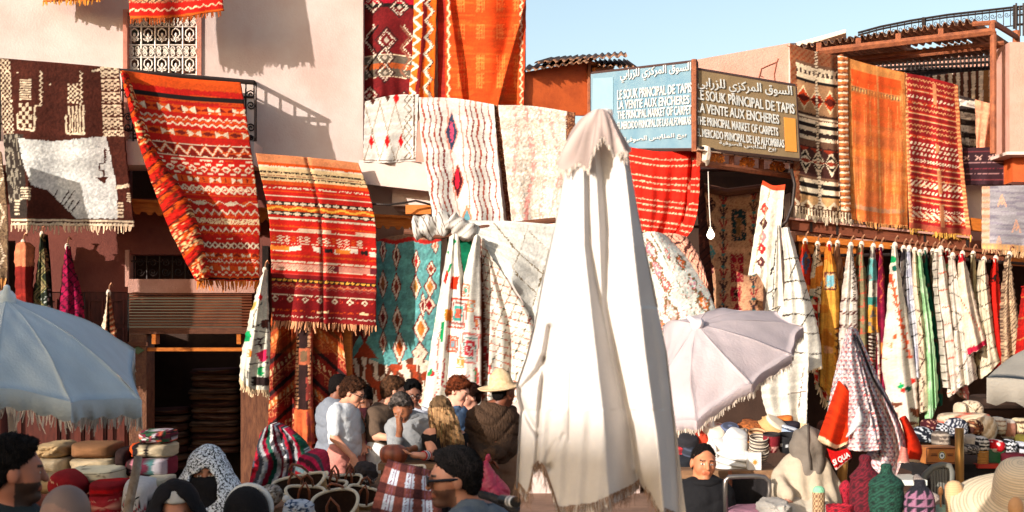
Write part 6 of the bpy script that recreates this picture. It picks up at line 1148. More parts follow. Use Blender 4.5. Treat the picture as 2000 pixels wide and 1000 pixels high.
# cap of cream cloth over the tip
def capm():
    nt, ns = 60, 26; V, C = [], []; A = np.array(P(1176, 206, 4.02)); R = np.random.default_rng(3)
    hemy = lambda a: 1 + .22 * math.sin(3 * a + .5) + .14 * math.sin(7 * a)
    for i in range(ns):
        s = i / (ns - 1)
        for j in range(nt):
            a = 2 * pi * j / nt; L = .135 * hemy(a) * (1.1 if math.cos(a - 2.6) > .8 else 1)
            r = .010 + .070 * s ** .7 * (1 + .16 * math.sin(6 * a + 3 * s) * s + .12 * math.sin(11 * a) * s) + (.034 * s * max(0, math.cos(a - 3.3)) ** 3)
            V.append(A + [r * math.cos(a), -r * math.sin(a) * .9 + .07, -L * s ** 1.25 + .0]); C.append(np.array(rgb(212, 188, 178)) * (.66 + .5 * float(vn(np.array(a * 7.), np.array(s * 1.6), 3))))
    f = [(i * nt + j, i * nt + (j + 1) % nt, (i + 1) * nt + (j + 1) % nt, (i + 1) * nt + j) for i in range(ns - 1) for j in range(nt)] + [tuple(reversed(range(nt)))]
    o = obj('cap', V, f, PCL, wp, lin(np.clip(np.array(C), 0, 1)), True)
    fringe(np.array(V[(ns - 1) * nt:] + [V[(ns - 1) * nt]]), (0, 0, -1), 12, 3, rgb(206, 190, 176), o, wid=.5)
capm()
MB().tube([P(1180, 215, 4.13), (P(1180, 0, 4.13)[0], 4.13, .3), (P(1180, 0, 4.13)[0], 4.13, .02)], .025, 10).build('pole', POLE_W, wp)
MB().lathe((P(1180, 0, 4.13)[0], 4.13, 0), [(.24, .001), (.24, .06), (.06, .09), (.05, .3)], 20).build('base', mat('cast_base', rgb(110, 104, 100), .8), wp)
# ------------------------------------------------------------------ closed patterned parasol
pp = thing('patterned_parasol', 'closed parasol with grey pink patterned cloth and scarlet panels on a brass pole', 'parasol', (P(1665, 0, 8.4)[0], 8.4, 0))
def p_cube(c):
    X, Y = c.X, c.Y; a, b = X / 9.0 + .0, Y / 8.5; i = np.floor(b); fx = (a + .5 * (i % 2)) % 1; fy = b % 1
    c.fill(rgb(206, 190, 186)); c.m(fx < .42, rgb(150, 138, 146)); c.m((np.abs(fx - .5) + np.abs(fy - .5) < .3), rgb(226, 208, 196)); c.m((fy > .62) & (fx > .35) & (fx < .8), rgb(196, 96, 92)); c.m((fy < .22) & (fx < .5), rgb(96, 90, 104)); c.mottle(.06)
def seams(lines): 
    def f(c):
        p_cube(c)
        for l in lines: c.line(l, 5, rgb(52, 46, 52))
    return f
cloth('canopy_panel', [(1660, 642), (1666, 638)], [(1654, 878), (1690, 882), (1722, 878)], [(1660, 642), (1650, 700), (1654, 780), (1654, 878)], [(1666, 638), (1692, 740), (1716, 830), (1722, 878)], lambda U, V: 8.2 - .16 * V, seams([[(1668, 655), (1690, 760), (1712, 850), (1718, 880)]]), parent=pp, m=KILIM, bulge=.06, fold=((.04, 1.4, .2, .1),))
cloth('canopy_panel', [(1664, 640), (1674, 642)], [(1694, 905), (1742, 938), (1772, 868)], [(1664, 640), (1694, 750), (1718, 850), (1694, 905)], [(1674, 642), (1712, 730), (1752, 810), (1772, 868)], lambda U, V: 8.28 - .05 * V + .1 * U, seams([[(1674, 660), (1706, 740), (1760, 828)], [(1690, 770), (1714, 860), (1718, 890)]]), parent=pp, m=KILIM, bulge=.08, fold=((.05, 1.7, .3, .1),))
cloth('canopy_panel', [(1655, 642), (1662, 642)], [(1606, 866), (1640, 800)], [(1655, 642), (1634, 720), (1616, 810), (1606, 866)], [(1662, 642), (1660, 740), (1640, 800)], lambda U, V: 8.36 - .08 * U, lambda c: (p_cube(c), c.c.__imul__(1.0)), parent=pp, m=KILIM, bulge=.04)
def flat(col, edge=None):
    def f(c):
        c.fill(col); 
        if edge is not None: c.m(c.V > .94, edge)
        c.mottle(.06, .05, .05)
    return f
SCAR = rgb(206, 52, 16)
cloth('scarlet_panel', [(1641, 744), (1662, 768), (1680, 782)], [(1609, 862), (1632, 876), (1656, 866)], [(1641, 744), (1622, 810), (1609, 862)], [(1680, 782), (1668, 820), (1656, 866)], lambda U, V: 8.12 - .1 * V + .06 * U, flat(SCAR, rgb(226, 190, 150)), parent=pp, m=THIN, bulge=.05, fold=((.03, 1.2, .3, .2),))
cloth('white_panel', [(1676, 796), (1680, 794)], [(1654, 854), (1658, 852)], [(1676, 796), (1664, 828), (1654, 854)], [(1680, 794), (1686, 826), (1658, 852)], lambda U, V: 8.0 + 0 * U, flat(rgb(216, 214, 212)), parent=pp, m=THIN, bulge=.03)
cloth('scarlet_panel', [(1762, 822), (1770, 812)], [(1764, 900), (1796, 904)], [(1762, 822), (1772, 860), (1764, 900)], [(1770, 812), (1790, 850), (1802, 880), (1796, 904)], lambda U, V: 8.3 + .04 * U, flat(rgb(190, 40, 16), rgb(226, 190, 150)), parent=pp, m=THIN, bulge=.06)
cloth('pink_tab', [(1762, 872), (1772, 876)], [(1754, 904), (1776, 904)], None, None, lambda U, V: 8.15 + 0 * U, flat(rgb(214, 130, 116), rgb(230, 200, 180)), parent=pp, m=THIN, bulge=.03)
hemq = [(1617, 876), (1634, 882), (1656, 876)]
ph = cloth('printed_hem', hemq, [(1634, 918), (1648, 906), (1664, 894)], [(1617, 876), (1624, 900), (1634, 918)], [(1656, 876), (1662, 886), (1664, 894)], lambda U, V: 8.02 + 0 * U, flat(rgb(186, 22, 20), rgb(230, 200, 190)), parent=pp, m=THIN)
letter('SI QUA', [(1629, 912), (1661, 893), (1657, 882), (1625, 899)], [(1617, 918), (1664, 918), (1664, 876), (1617, 876)], [8.0, 8.0, 8.0, 8.0], ph, LWH, .03)
MB().tube([P(1666, 640, 8.42), (P(1645, 0, 8.42)[0], 8.42, 1.3), (P(1643, 0, 8.42)[0], 8.42, .02)], .03, 10).build('pole', POLE_B, pp)
MB().lathe((P(1643, 0, 8.42)[0], 8.42, 0), [(.22, .001), (.22, .06), (.06, .1), (.05, .25)], 18).build('base', mat('cast_base', rgb(110, 104, 100), .8), pp)
# ------------------------------------------------------------------ people
def snets(D, xs, ys, zs):
    S = D < 0; c = np.zeros(tuple(n - 1 for n in D.shape), np.int8); sl = (slice(None, -1), slice(1, None))
    for a in (0, 1):
        for b in (0, 1):
            for d in (0, 1): c += S[sl[a], sl[b], sl[d]]
    act = (c > 0) & (c < 8); ids = np.argwhere(act); idx = np.full(act.shape, -1, np.int64); idx[act] = np.arange(len(ids))
    i, j, k = ids.T; acc = np.zeros((len(ids), 3)); w = np.zeros(len(ids))
    cor = [(a, b, d) for a in (0, 1) for b in (0, 1) for d in (0, 1)]; val = {q: D[i + q[0], j + q[1], k + q[2]] for q in cor}
    for a in cor:
        for b in cor:
            if a < b and sum(abs(x - y) for x, y in zip(a, b)) == 1:
                da, db = val[a], val[b]; m = (da < 0) != (db < 0); t = np.where(m, da / np.where(m, da - db, 1), 0)
                pt = np.array(a) + t[:, None] * (np.array(b) - np.array(a)); acc += pt * m[:, None]; w += m
    pos = ids + acc / w[:, None]
    V = np.stack([np.interp(pos[:, 0], np.arange(len(xs)), xs), np.interp(pos[:, 1], np.arange(len(ys)), ys), np.interp(pos[:, 2], np.arange(len(zs)), zs)], -1)
    Fs = []
    def emit(m, cells, flip):
        e = np.argwhere(m)
        if not len(e): return
        q = np.stack([idx[tuple((e + np.array(o)).T)] for o in cells], -1); s = S[tuple((e + np.array(flip)).T)]; q[s] = q[s][:, ::-1]; Fs.append(q[(q >= 0).all(1)])
    emit((S[:-1, 1:-1, 1:-1] != S[1:, 1:-1, 1:-1]), [(0, 0, 0), (0, 0, 1), (0, 1, 1), (0, 1, 0)], (0, 1, 1))
    emit((S[1:-1, :-1, 1:-1] != S[1:-1, 1:, 1:-1]), [(0, 0, 0), (1, 0, 0), (1, 0, 1), (0, 0, 1)], (1, 0, 1))
    emit((S[1:-1, 1:-1, :-1] != S[1:-1, 1:-1, 1:]), [(0, 0, 0), (0, 1, 0), (1, 1, 0), (1, 0, 0)], (1, 1, 0))
    return V, np.concatenate(Fs)
class SDF:
    def __init__(s): s.p = []
    def cone(s, a, b, ra, rb=None, k=.03): s.p.append(('c', np.array(a, float), np.array(b, float), ra, ra if rb is None else rb, k)); return s
    def chain(s, pts, rs, k=.03):
        for i in range(len(pts) - 1): s.cone(pts[i], pts[i + 1], rs[i], rs[i + 1], k)
        return s
    def ell(s, c, r, R=None, k=.02): s.p.append(('e', np.array(c, float), np.array(r, float), np.eye(3) if R is None else R, None, k)); return s
    def cut(s, fn): s.p.append(('f', fn, None, None, None, 0)); return s          # keep where fn(p) < 0
    def dig(s, c, r, k=.01): s.p.append(('s', np.array(c, float), r, None, None, k)); return s
    def bounds(s):
        lo, hi = np.full(3, 9e9), np.full(3, -9e9)
        for q in s.p:
            if q[0] == 'c':
                r = max(q[3], q[4]) + .03; lo = np.minimum(lo, np.minimum(q[1], q[2]) - r); hi = np.maximum(hi, np.maximum(q[1], q[2]) + r)
            elif q[0] == 'e': r = q[2].max() + .03; lo = np.minimum(lo, q[1] - r); hi = np.maximum(hi, q[1] + r)
        return lo, hi
    def mesh(s, h, fine=None, noise=None):
        lo, hi = s.bounds()
        def axis(a):
            n = [lo[a]]; 
            while n[-1] < hi[a]:
                st = h
                if fine is not None and abs(n[-1] - fine[0][a]) < fine[1]: st = fine[2]
                if a == 2 and fine is not None and n[-1] < fine[0][2] - .62: st = h * 2.2
                n.append(n[-1] + st)
            return np.array(n)
        xs, ys, zs = axis(0), axis(1), axis(2); D = np.full((len(xs), len(ys), len(zs)), .5, np.float32)
        for q in s.p:
            t = q[0]
            if t == 'f': sl_ = (slice(None),) * 3
            else:
                if t == 'c': r = max(q[3], q[4]) + q[5] + .03; a, b = np.minimum(q[1], q[2]) - r, np.maximum(q[1], q[2]) + r
                elif t == 'e': r = q[2].max() + q[5] + .03; a, b = q[1] - r, q[1] + r
                else: r = q[2] + q[5] + .02; a, b = q[1] - r, q[1] + r
                sl_ = tuple(slice(max(0, np.searchsorted(g, a[i]) - 1), np.searchsorted(g, b[i]) + 1) for i, g in enumerate((xs, ys, zs)))
            x, y, z = xs[sl_[0]][:, None, None], ys[sl_[1]][None, :, None], zs[sl_[2]][None, None, :]
            if x.size * y.size * z.size == 0: continue
            d0 = D[sl_]
            if t == 'c':
                ax = q[2] - q[1]; L = ax @ ax + 1e-9; tt = np.clip(((x - q[1][0]) * ax[0] + (y - q[1][1]) * ax[1] + (z - q[1][2]) * ax[2]) / L, 0, 1)
                d = np.sqrt((x - q[1][0] - tt * ax[0]) ** 2 + (y - q[1][1] - tt * ax[1]) ** 2 + (z - q[1][2] - tt * ax[2]) ** 2) - (q[3] + (q[4] - q[3]) * tt)
            elif t == 'e':
                R = q[3]; px, py, pz = x - q[1][0], y - q[1][1], z - q[1][2]; l = [(R[0, i] * px + R[1, i] * py + R[2, i] * pz) / q[2][i] for i in range(3)]
                kk = np.sqrt(l[0] ** 2 + l[1] ** 2 + l[2] ** 2); k2 = np.sqrt((l[0] / q[2][0]) ** 2 + (l[1] / q[2][1]) ** 2 + (l[2] / q[2][2]) ** 2); d = kk * (kk - 1) / (k2 + 1e-9)
            elif t == 's':
                d = np.sqrt((x - q[1][0]) ** 2 + (y - q[1][1]) ** 2 + (z - q[1][2]) ** 2) - q[2]; hh = np.clip(.5 - .5 * (d0 + d) / q[5], 0, 1); D[sl_] = d0 * (1 - hh) + (-d) * hh + q[5] * hh * (1 - hh); continue
            else: D[sl_] = np.maximum(d0, q[1](x, y, z)); continue
            k = q[5]; hh = np.clip(.5 + .5 * (d - d0) / k, 0, 1); D[sl_] = d * (1 - hh) + d0 * hh - k * hh * (1 - hh)
        if noise: D += noise(xs[:, None, None], ys[None, :, None], zs[None, None, :]).astype(np.float32)
        D[0] = D[-1] = .5; D[:, 0] = D[:, -1] = .5; D[:, :, 0] = D[:, :, -1] = .5
        return snets(D, xs, ys, zs)
def wrinkle(a=.006, f=1.0, s=0):
    return lambda x, y, z: a * (1.7 * (1 - np.abs(np.sin(13 * f * x + 17 * f * z + s + 1.6 * np.sin(11 * f * z + s)))) ** 3 + 1.3 * (1 - np.abs(np.sin(21 * f * z - 9 * f * y + 1.5 * np.sin(12 * f * x + s)))) ** 3 - .8)
def hairn(a=.005, f=1.0, s=0): return lambda x, y, z: a * (np.sin(130 * f * x + 40 * z + s + 2 * np.sin(60 * y)) + np.sin(110 * f * y - 60 * z + s) + .8 * np.sin(150 * f * z + 70 * x + s))
def frame_of(yaw, pitch, roll=0):
    y, p, r = map(math.radians, (yaw, pitch, roll))
    f = np.array([math.sin(y) * math.cos(p), -math.cos(y) * math.cos(p), -math.sin(p)]); rt = np.cross(f, [0, 0, 1]); rt /= np.linalg.norm(rt); up = np.cross(rt, f)
    r2 = rt * math.cos(r) + up * math.sin(r); return np.stack([r2, f, np.cross(r2, f)], 1)       # columns: right, forward, up
def person(label, Yb, head, yaw=0, pitch=0, roll=0, sh=None, hip=None, el=None, wr=None, kn=None, an=None, skin=rgb(196, 140, 108), hair='short', hairc=rgb(40, 28, 22),
           top=None, topc=rgb(200, 200, 200), sleeve=.5, legc=rgb(60, 60, 70), beard=None, bodyyaw=None, res=.013, hscale=.94, hands=None, build=.93, hem=None, group=None, collar=None, legs=True, fineface=.008, wr_amp=.006, skirt=False):
    """joints in photo pixels (px, py, metres nearer(-)/farther(+) than Yb); left = picture left"""
    J = lambda q: np.array(P(q[0], q[1], Yb + (q[2] if len(q) > 2 else 0)))
    R = frame_of(yaw, pitch, roll); hc = J(head); hs = hscale
    L = lambda x, y, z: hc + R @ (np.array([x, y, z]) * hs)
    s0, s1 = J(sh[0]) - [0, 0, .05], J(sh[1]) - [0, 0, .05]; nk = (s0 + s1) / 2 + [0, 0, .055]
    if hip is None:
        m = (s0 + s1) / 2; dxy = (s1 - s0); dxy[2] = 0; dxy /= np.linalg.norm(dxy); h0, h1 = m - dxy * .10 + [0, 0, -.5], m + dxy * .10 + [0, 0, -.5]
    else: h0, h1 = J(hip[0]), J(hip[1])
    el = el or [None, None]; wr = wr or [None, None]; E, Wt = [], []
    for i, s_ in enumerate((s0, s1)):
        E.append(J(el[i]) if el[i] else s_ + np.array([(-.06, .06)[i], .02, -.29])); Wt.append(J(wr[i]) if wr[i] else E[i] + np.array([0, -.06, -.25]))
    K = [J(kn[i]) if kn else np.array([h[0], h[1] - .02, max(.47, h[2] * .5)]) for i, h in enumerate((h0, h1))]; A = [J(an[i]) if an else np.array([K[i][0], K[i][1] + .04, .08]) for i in (0, 1)]
    base = ((h0[0] + h1[0]) / 2, (h0[1] + h1[1]) / 2, 0.0); root = thing('person', label, 'person', base, group)
    b = build; dsh = s1 - s0; ush = dsh / np.linalg.norm(dsh); fwd = np.cross(ush, [0, 0, 1.0]); fwd /= np.linalg.norm(fwd)
    B = SDF()
    def torso(S, g, k=.09):
        i0, i1 = s0 + dsh * .24 - [0, 0, .05], s1 - dsh * .24 - [0, 0, .05]
        S.cone(i0, h0 * .78 + h1 * .22 + [0, 0, .05], .108 * b + g, .105 * b + g, k).cone(i1, h1 * .78 + h0 * .22 + [0, 0, .05], .108 * b + g, .105 * b + g, k)
        S.cone(s0 + dsh * .06, s1 - dsh * .06, .052 * b + g, .052 * b + g, .06).cone(nk + [0, 0, -.03], nk + [0, 0, -.25], .085 * b + g, .1 * b + g, .08)
    torso(B, 0)
    for i, s_ in enumerate((s0, s1)): B.chain([s_, E[i], Wt[i]], [.052 * b, .041 * b, .028 * b], .025)
    hx = []
    for i in (0, 1):
        d = Wt[i] - E[i]; d /= np.linalg.norm(d)
        if hands and hands[i] is not None: d = np.array(hands[i], float); d /= np.linalg.norm(d)
        nrm = np.cross(d, fwd if abs(d @ fwd) < .8 else np.array([0, 0, 1.])); nrm /= np.linalg.norm(nrm); side = np.cross(d, nrm)
        c = Wt[i] + d * .05; B.cone(Wt[i], Wt[i] + d * .075, .026, .026, .015).cone(Wt[i] + d * .03 + side * .02, Wt[i] + d * .08 + side * .025, .017, .016, .012).cone(Wt[i] + d * .03 - side * .02, Wt[i] + d * .08 - side * .025, .017, .016, .012)
        for q, (off, ln) in enumerate(((-.032, .06), (-.011, .075), (.011, .078), (.032, .068))):
            a0 = Wt[i] + d * .082 + side * off; a1 = a0 + (d + side * off * 4) * ln * .55 + nrm * .012; a2 = a1 + (d * .8 + nrm * .55) * ln * .5; B.chain([a0, a1, a2], [.0095, .009, .0075], .004)
        t0 = Wt[i] + d * .025 + side * .03 * (-1 if i else 1); t1 = t0 + (d * .6 + side * .8 * (-1 if i else 1)) * .04; B.chain([t0, t1, t1 + (d * .9 + side * .2 * (-1 if i else 1)) * .03], [.013, .011, .009], .006)
    if legs:
        for i in (0, 1): B.chain([(h0, h1)[i], K[i], A[i]], [.088 * b, .058 * b, .042 * b], .03).cone(A[i] + [0, 0, -.03], A[i] - fwd * 0 + np.array([fwd[0], fwd[1], 0]) * -.0 + np.array([0, -.15, -.04]), .04, .032, .03)
    B.cone(nk + [0, 0, -.04], L(0, -.015, -.06), .062 * b, .053, .03)
    H = SDF(); 
    for S in (B,):
        S.ell(L(0, -.012, .03), np.array([.076, .095, .092]) * hs, R, .02).cone(L(0, .035, -.01), L(0, .058, -.085), .062 * hs, .032 * hs, .03).ell(L(-.035, .05, -.03), np.array([.03, .035, .035]) * hs, R, .02).ell(L(.035, .05, -.03), np.array([.03, .035, .035]) * hs, R, .02)
        S.cone(L(-.03, .082, .026), L(.03, .082, .026), .011 * hs, .011 * hs, .02)
        for sx in (-1, 1): S.dig(L(sx * .031, .102, .003), .015 * hs, .012)
        S.cone(L(0, .092, .012), L(0, .110, -.026), .009 * hs, .0135 * hs, .012)
        for sx in (-1, 1): S.ell(L(sx * .031, .079, .002), np.array([.014, .014, .012]) * hs, R, .004).ell(L(sx * .078, -.008, -.008), np.array([.011, .022, .032]) * hs, R, .008)
        S.cone(L(-.018, .092, -.052), L(.018, .092, -.052), .007 * hs, .007 * hs, .008).cone(L(-.016, .090, -.064), L(.016, .090, -.064), .008 * hs, .008 * hs, .008).ell(L(0, .076, -.092), np.array([.022, .02, .018]) * hs, R, .015)
    V, Fc = B.mesh(res, (hc, .125 * hs, fineface)); q = (V - hc) @ R / hs; C = np.tile(np.array(skin), (len(V), 1)) * (1 + .05 * np.sin(V[:, :1] * 60 + V[:, 2:] * 43)); C = np.broadcast_to(C, (len(V), 3)).copy()
    near = np.abs(q).max(1) < .16
    if hair: k_ = (q[:, 1] < .058 + .25 * np.clip(q[:, 2] - .06, -.02, .06) - .9 * np.clip(.064 - q[:, 2], 0, .2)) & (q[:, 2] > -.07) & near & ((np.abs(q[:, 0]) < .077) | (q[:, 2] > .03)); k_ &= (hair != 'buzz') | (q[:, 1] < .062); C[k_] = (np.array(hairc) * 1.15 if hair != 'buzz' else C[k_] * .25 + np.array(hairc) * .75) if hair != 'stub' else C[k_] * .45 + np.array(hairc) * .55
    def pc(m, col, a=1): C[m & near] = C[m & near] * (1 - a) + np.array(col) * a
    pc((np.abs(np.abs(q[:, 0]) - .031) < .011) & (np.abs(q[:, 2] - .001) < .0038) & (q[:, 1] > .07), (.85, .82, .78)); pc((np.abs(np.abs(q[:, 0]) - .031) < .0055) & (np.abs(q[:, 2] - .001) < .005) & (q[:, 1] > .07), (.06, .04, .03))
    pc((np.abs(np.abs(q[:, 0]) - .031) < .018) & (np.abs(q[:, 2] - .024) < .005) & (q[:, 1] > .06), np.array(hairc) * .8, .85)
    pc((np.abs(q[:, 0]) < .026) & (np.abs(q[:, 2] + .058) < .011) & (q[:, 1] > .075), np.array(skin) * np.array([.88, .66, .62]), .6)
    if beard is not None:
        m = (q[:, 2] < -.035) & (q[:, 2] > -.14) & (q[:, 1] > -.0) & ~((np.abs(q[:, 0]) < .026) & (np.abs(q[:, 2] + .058) < .010)); pc(m, beard[0], beard[1])
    obj('body', V, Fc, SKIN, root, lin(np.clip(C, 0, 1)), True)
    def part(name, S, m, col, noise=None, h=None, tint=.12, extra=None, fine=None):
        V, Fc = S.mesh(h or res, fine, noise); c = np.tile(np.array(col), (len(V), 1)); 
        if extra: c = extra(V, c)
        return obj(name, V, Fc, m, root, lin(np.clip(c, 0, 1)), True)
    # hair
    hm = SDF(); iv = lambda x, y, z: [R[0, i] * (x - hc[0]) + R[1, i] * (y - hc[1]) + R[2, i] * (z - hc[2]) for i in range(3)]
    hh = min(fineface, .007)
    if hair in ('short', 'crop', 'buzz', 'long', 'thick', 'bun'):
        g = {'short': .013, 'crop': .012, 'buzz': .0025, 'long': .014, 'thick': .014, 'bun': .012}[hair]
        hm.ell(L(0, -.016, .034 + g * .4), (np.array([.076, .096, .092]) + g) * hs, R, .02).ell(L(0, -.055, -.02), (np.array([.066, .05, .06]) + g * .6) * hs, R, .02)
        if hair in ('short', 'thick', 'crop'): hm.ell(L(.01, .05, .098), np.array([.055, .045, .028]) * hs * (1 + g * 6), R, .02)
        def face(x, y, z):
            a, bb, c = iv(x, y, z); a = np.abs(a) / hs; bb, c = bb / hs, c / hs; bb = bb + .005 * np.sin(a * 190) + .004 * np.sin(c * 260 + 1)
            return np.maximum(bb - (.062 + .25 * np.clip(c - .06, -.02, .06)) + .9 * np.clip(.068 - c, 0, .2) * (bb > -.2), -(c + .075 - .3 * np.clip(bb + .03, 0, .1) * 3))
        hm.cut(face if hair != 'buzz' else (lambda x, y, z: np.maximum(face(x, y, z), iv(x, y, z)[1] / hs - .06)))
        if hair == 'bun': hm.ell(L(0, -.125, .04), np.array([.04, .035, .04]) * hs, R, .02)
        if hair == 'long':
            for a_, w_ in ((-.055, .036), (-.02, .046), (.03, .046), (.06, .034)):
                hm.chain([L(a_, -.06, .0), L(a_ * 1.15, -.085, -.10), hc + np.array([a_ * 1.2, 0, 0]) - np.array([fwd[0], fwd[1], 0]) * 0 + R[:, 1] * -.11 + np.array([.03, 0, -.24]), hc + R[:, 1] * -.10 + np.array([a_ * 1.1 + .07, 0, -.40])], [w_, w_, w_ * .85, w_ * .35], .02)
            hm.cone(L(-.07, .02, .02), L(-.075, .02, -.12), .024, .018, .02).cone(L(.07, .02, .02), L(.075, .01, -.12), .024, .018, .02)
        ex = None
        if hair == 'long': ex = lambda V, c: c * (.75 + .5 * vn(V[:, 0] * 90, V[:, 2] * 6, 3))[:, None] * np.where((V[:, 2:3] > hc[2] + .05), .6, 1.0)
        elif hair in ('thick', 'short', 'crop'): ex = lambda V, c: c * (.7 + .7 * vn(V[:, 0] * 70, V[:, 2] * 60, 3))[:, None]
        HV, HF = hm.mesh(hh, None, hairn({'crop': .0012, 'buzz': .001, 'short': .002, 'thick': .004, 'long': .003, 'bun': .0015}[hair])); hcol = np.tile(np.array(hairc), (len(HV), 1)); hcol = ex(HV, hcol) if ex else hcol
        ln_ = {'crop': .008, 'buzz': .006, 'short': .012, 'thick': .018, 'long': .075, 'bun': .02}[hair]; wd = {'crop': .002, 'buzz': .0016, 'short': .0026, 'thick': .0032, 'long': .003, 'bun': .002}[hair]
        pick = rng.choice(len(HV), min(len(HV), 1700), replace=False); b0 = HV[pick]; nn = b0 - hc; nn /= np.linalg.norm(nn, axis=1)[:, None]
        crown = hc + R[:, 2] * .12 - R[:, 1] * .04; fl = b0 - crown; fl -= nn * (fl * nn).sum(1)[:, None]; fl /= np.linalg.norm(fl, axis=1)[:, None] + 1e-6
        if hair == 'long': fl[:] = (.05, 0, -1)
        kk_ = {'buzz': 1.0, 'long': .10}.get(hair, .25); dv = nn * kk_ + fl + rng.normal(0, .35 if hair != 'long' else .08, b0.shape); dv /= np.linalg.norm(dv, axis=1)[:, None]; sd2 = np.cross(dv, nn); sd2 /= np.linalg.norm(sd2, axis=1)[:, None] + 1e-6
        l2 = ln_ * rng.uniform(.5, 1.2, (len(b0), 1)); tip = b0 + dv * l2; SV = np.stack([b0 - sd2 * wd, b0 + sd2 * wd, b0 + nn * wd * 1.5 + dv * l2 * .3, tip], 1).reshape(-1, 3); SI = np.arange(len(b0))[:, None] * 4 + len(HV)
        SF = np.concatenate([SI + np.array([[0, 1, 3]]), SI + np.array([[1, 2, 3]]), SI + np.array([[2, 0, 3]])]); SCc = np.repeat(hcol[pick] * rng.uniform(.6, 1.5, (len(b0), 1)), 4, 0)
        tri_ = np.concatenate([HF[:, [0, 1, 2]], HF[:, [0, 2, 3]]]); obj('hair', np.concatenate([HV, SV]), np.concatenate([tri_, SF]), HAIR, root, lin(np.clip(np.concatenate([hcol, SCc]), 0, 1)), True)
    # clothing
    if top:
        T = SDF(); torso(T, .012); 
        ln = float(sleeve)
        for i, s_ in enumerate((s0, s1)):
            if ln > 0:
                m = s_ + (E[i] - s_) * min(1, ln * 2)
                T.cone(s_, m, .066 * b, .062 * b, .03)
                if ln > .5: T.cone(E[i], E[i] + (Wt[i] - E[i]) * min(1, (ln - .5) * 2), .058 * b, .045 * b, .03)
        zh = hem if hem is not None else (h0[2] + h1[2]) / 2 - .08
        if zh < (h0[2] + h1[2]) / 2: T.cone(h0 + [0, 0, .02], [h0[0], h0[1], zh + .0], .125 * b, .13 * b, .08).cone(h1 + [0, 0, .02], [h1[0], h1[1], zh], .125 * b, .13 * b, .08)
        if skirt: T.cone(h0, [h0[0] - .04, h0[1], .1], .15, .2, .1).cone(h1, [h1[0] + .04, h1[1], .1], .15, .2, .1)
        T.cut(lambda x, y, z: zh - z + 0 * x + 0 * y)
        if ln <= 0:
            T.cut(lambda x, y, z: (z - (nk[2] - .03)) + 0 * x + 0 * y); 
        T.cut(lambda x, y, z: .074 - np.sqrt((x - nk[0] - (z - nk[2]) * .0) ** 2 + (y - nk[1]) ** 2 + np.minimum(0, z - nk[2] + .02) ** 2) if top != 'collar' else -1 + 0 * x + 0 * y + 0 * z)
        part({'tee': 'shirt', 'shirt': 'shirt', 'collar': 'shirt', 'jacket': 'jacket', 'tank': 'top', 'robe': 'robe'}.get(top, 'shirt'), T, mat('garment_' + ('quilt' if top == 'jacket' else 'knit'), None, .88, .16, 30, .9 if top == 'jacket' else .6, 26 if top == 'jacket' else 16, spec=.15, stretch=(3, 3, 1) if top == 'jacket' else (1, 1, 1)), topc, wrinkle(wr_amp, 1, s0[0] * 9) if top != 'robe' else (lambda x, y, z: wr_amp * .8 * np.sin(62 * x + 3 * np.sin(6 * z) + 20 * y)), extra=collar)
    if top in ('tee', 'collar', 'jacket'):
        rr_, hh_ = (.082, .010) if top == 'tee' else (.080, .024)
        MB().tube([nk + np.array([rr_ * math.cos(a), rr_ * math.sin(a) * .95, .018 if top != 'tee' else -.004]) + R[:, 1] * .012 for a in np.linspace(0, 2 * pi, 20, endpoint=False)], hh_, 8, True, np.array(topc) * .92).build('collar', mat('garment_knit', None), root, True)
    if legs and legc is not None:
        T = SDF()
        for i in (0, 1): T.chain([(h0, h1)[i] + [0, 0, .06], (h0, h1)[i], K[i], A[i]], [.108 * b, .108 * b, .08 * b, .066 * b], .03)
        T.cone(h0 + [0, 0, .04], h1 + [0, 0, .04], .11 * b, .11 * b, .05); part('trousers', T, mat('garment_knit', None), legc, wrinkle(.005, 1, 2), res * 1.5)
        sm = SDF(); 
        for i in (0, 1): sm.cone(A[i] + [0, .02, -.035], A[i] + [0, -.14, -.04], .046, .042, .02)
        part('shoe', sm, mat('shoe_leather', None, .5, .2), rgb(50, 40, 36), None, res * 1.3)
    root['_h'] = 0; del root['_h']
    root_info[root.name] = dict(hc=hc, R=R, L=L, s0=s0, s1=s1, E=E, W=Wt, nk=nk, h0=h0, h1=h1, part=part, fwd=fwd, res=res)
    return root
root_info = {}
def glasses(r, dark=False):
    I = root_info[r.name]; L = I['L']; mb = MB(); fc = rgb(24, 20, 20)
    for sx in (-1, 1):
        ring = [L(sx * .033 + .024 * math.cos(a), .112, .002 + .019 * math.sin(a)) for a in np.linspace(0, 2 * pi, 16, endpoint=False)]
        mb.tube(ring, .003, 5, True, fc); mb.tube([L(sx * .056, .11, .006), L(sx * .082, .06, .008), L(sx * .084, -.01, .006)], .0035 if not dark else .006, 5, False, fc)
        if dark: mb.prism([L(sx * .033 + .026 * math.cos(a), .113, .0 + .022 * math.sin(a)) for a in np.linspace(0, 2 * pi, 14, endpoint=False)], I['R'][:, 1] * .004, fc)
    mb.tube([L(-.009, .113, .006), L(.009, .113, .006)], .003, 5, False, fc)
    mb.build('sunglasses' if dark else 'glasses', mat('glossy_frame', None, .25, .05, 10, 0, spec=.5), r)
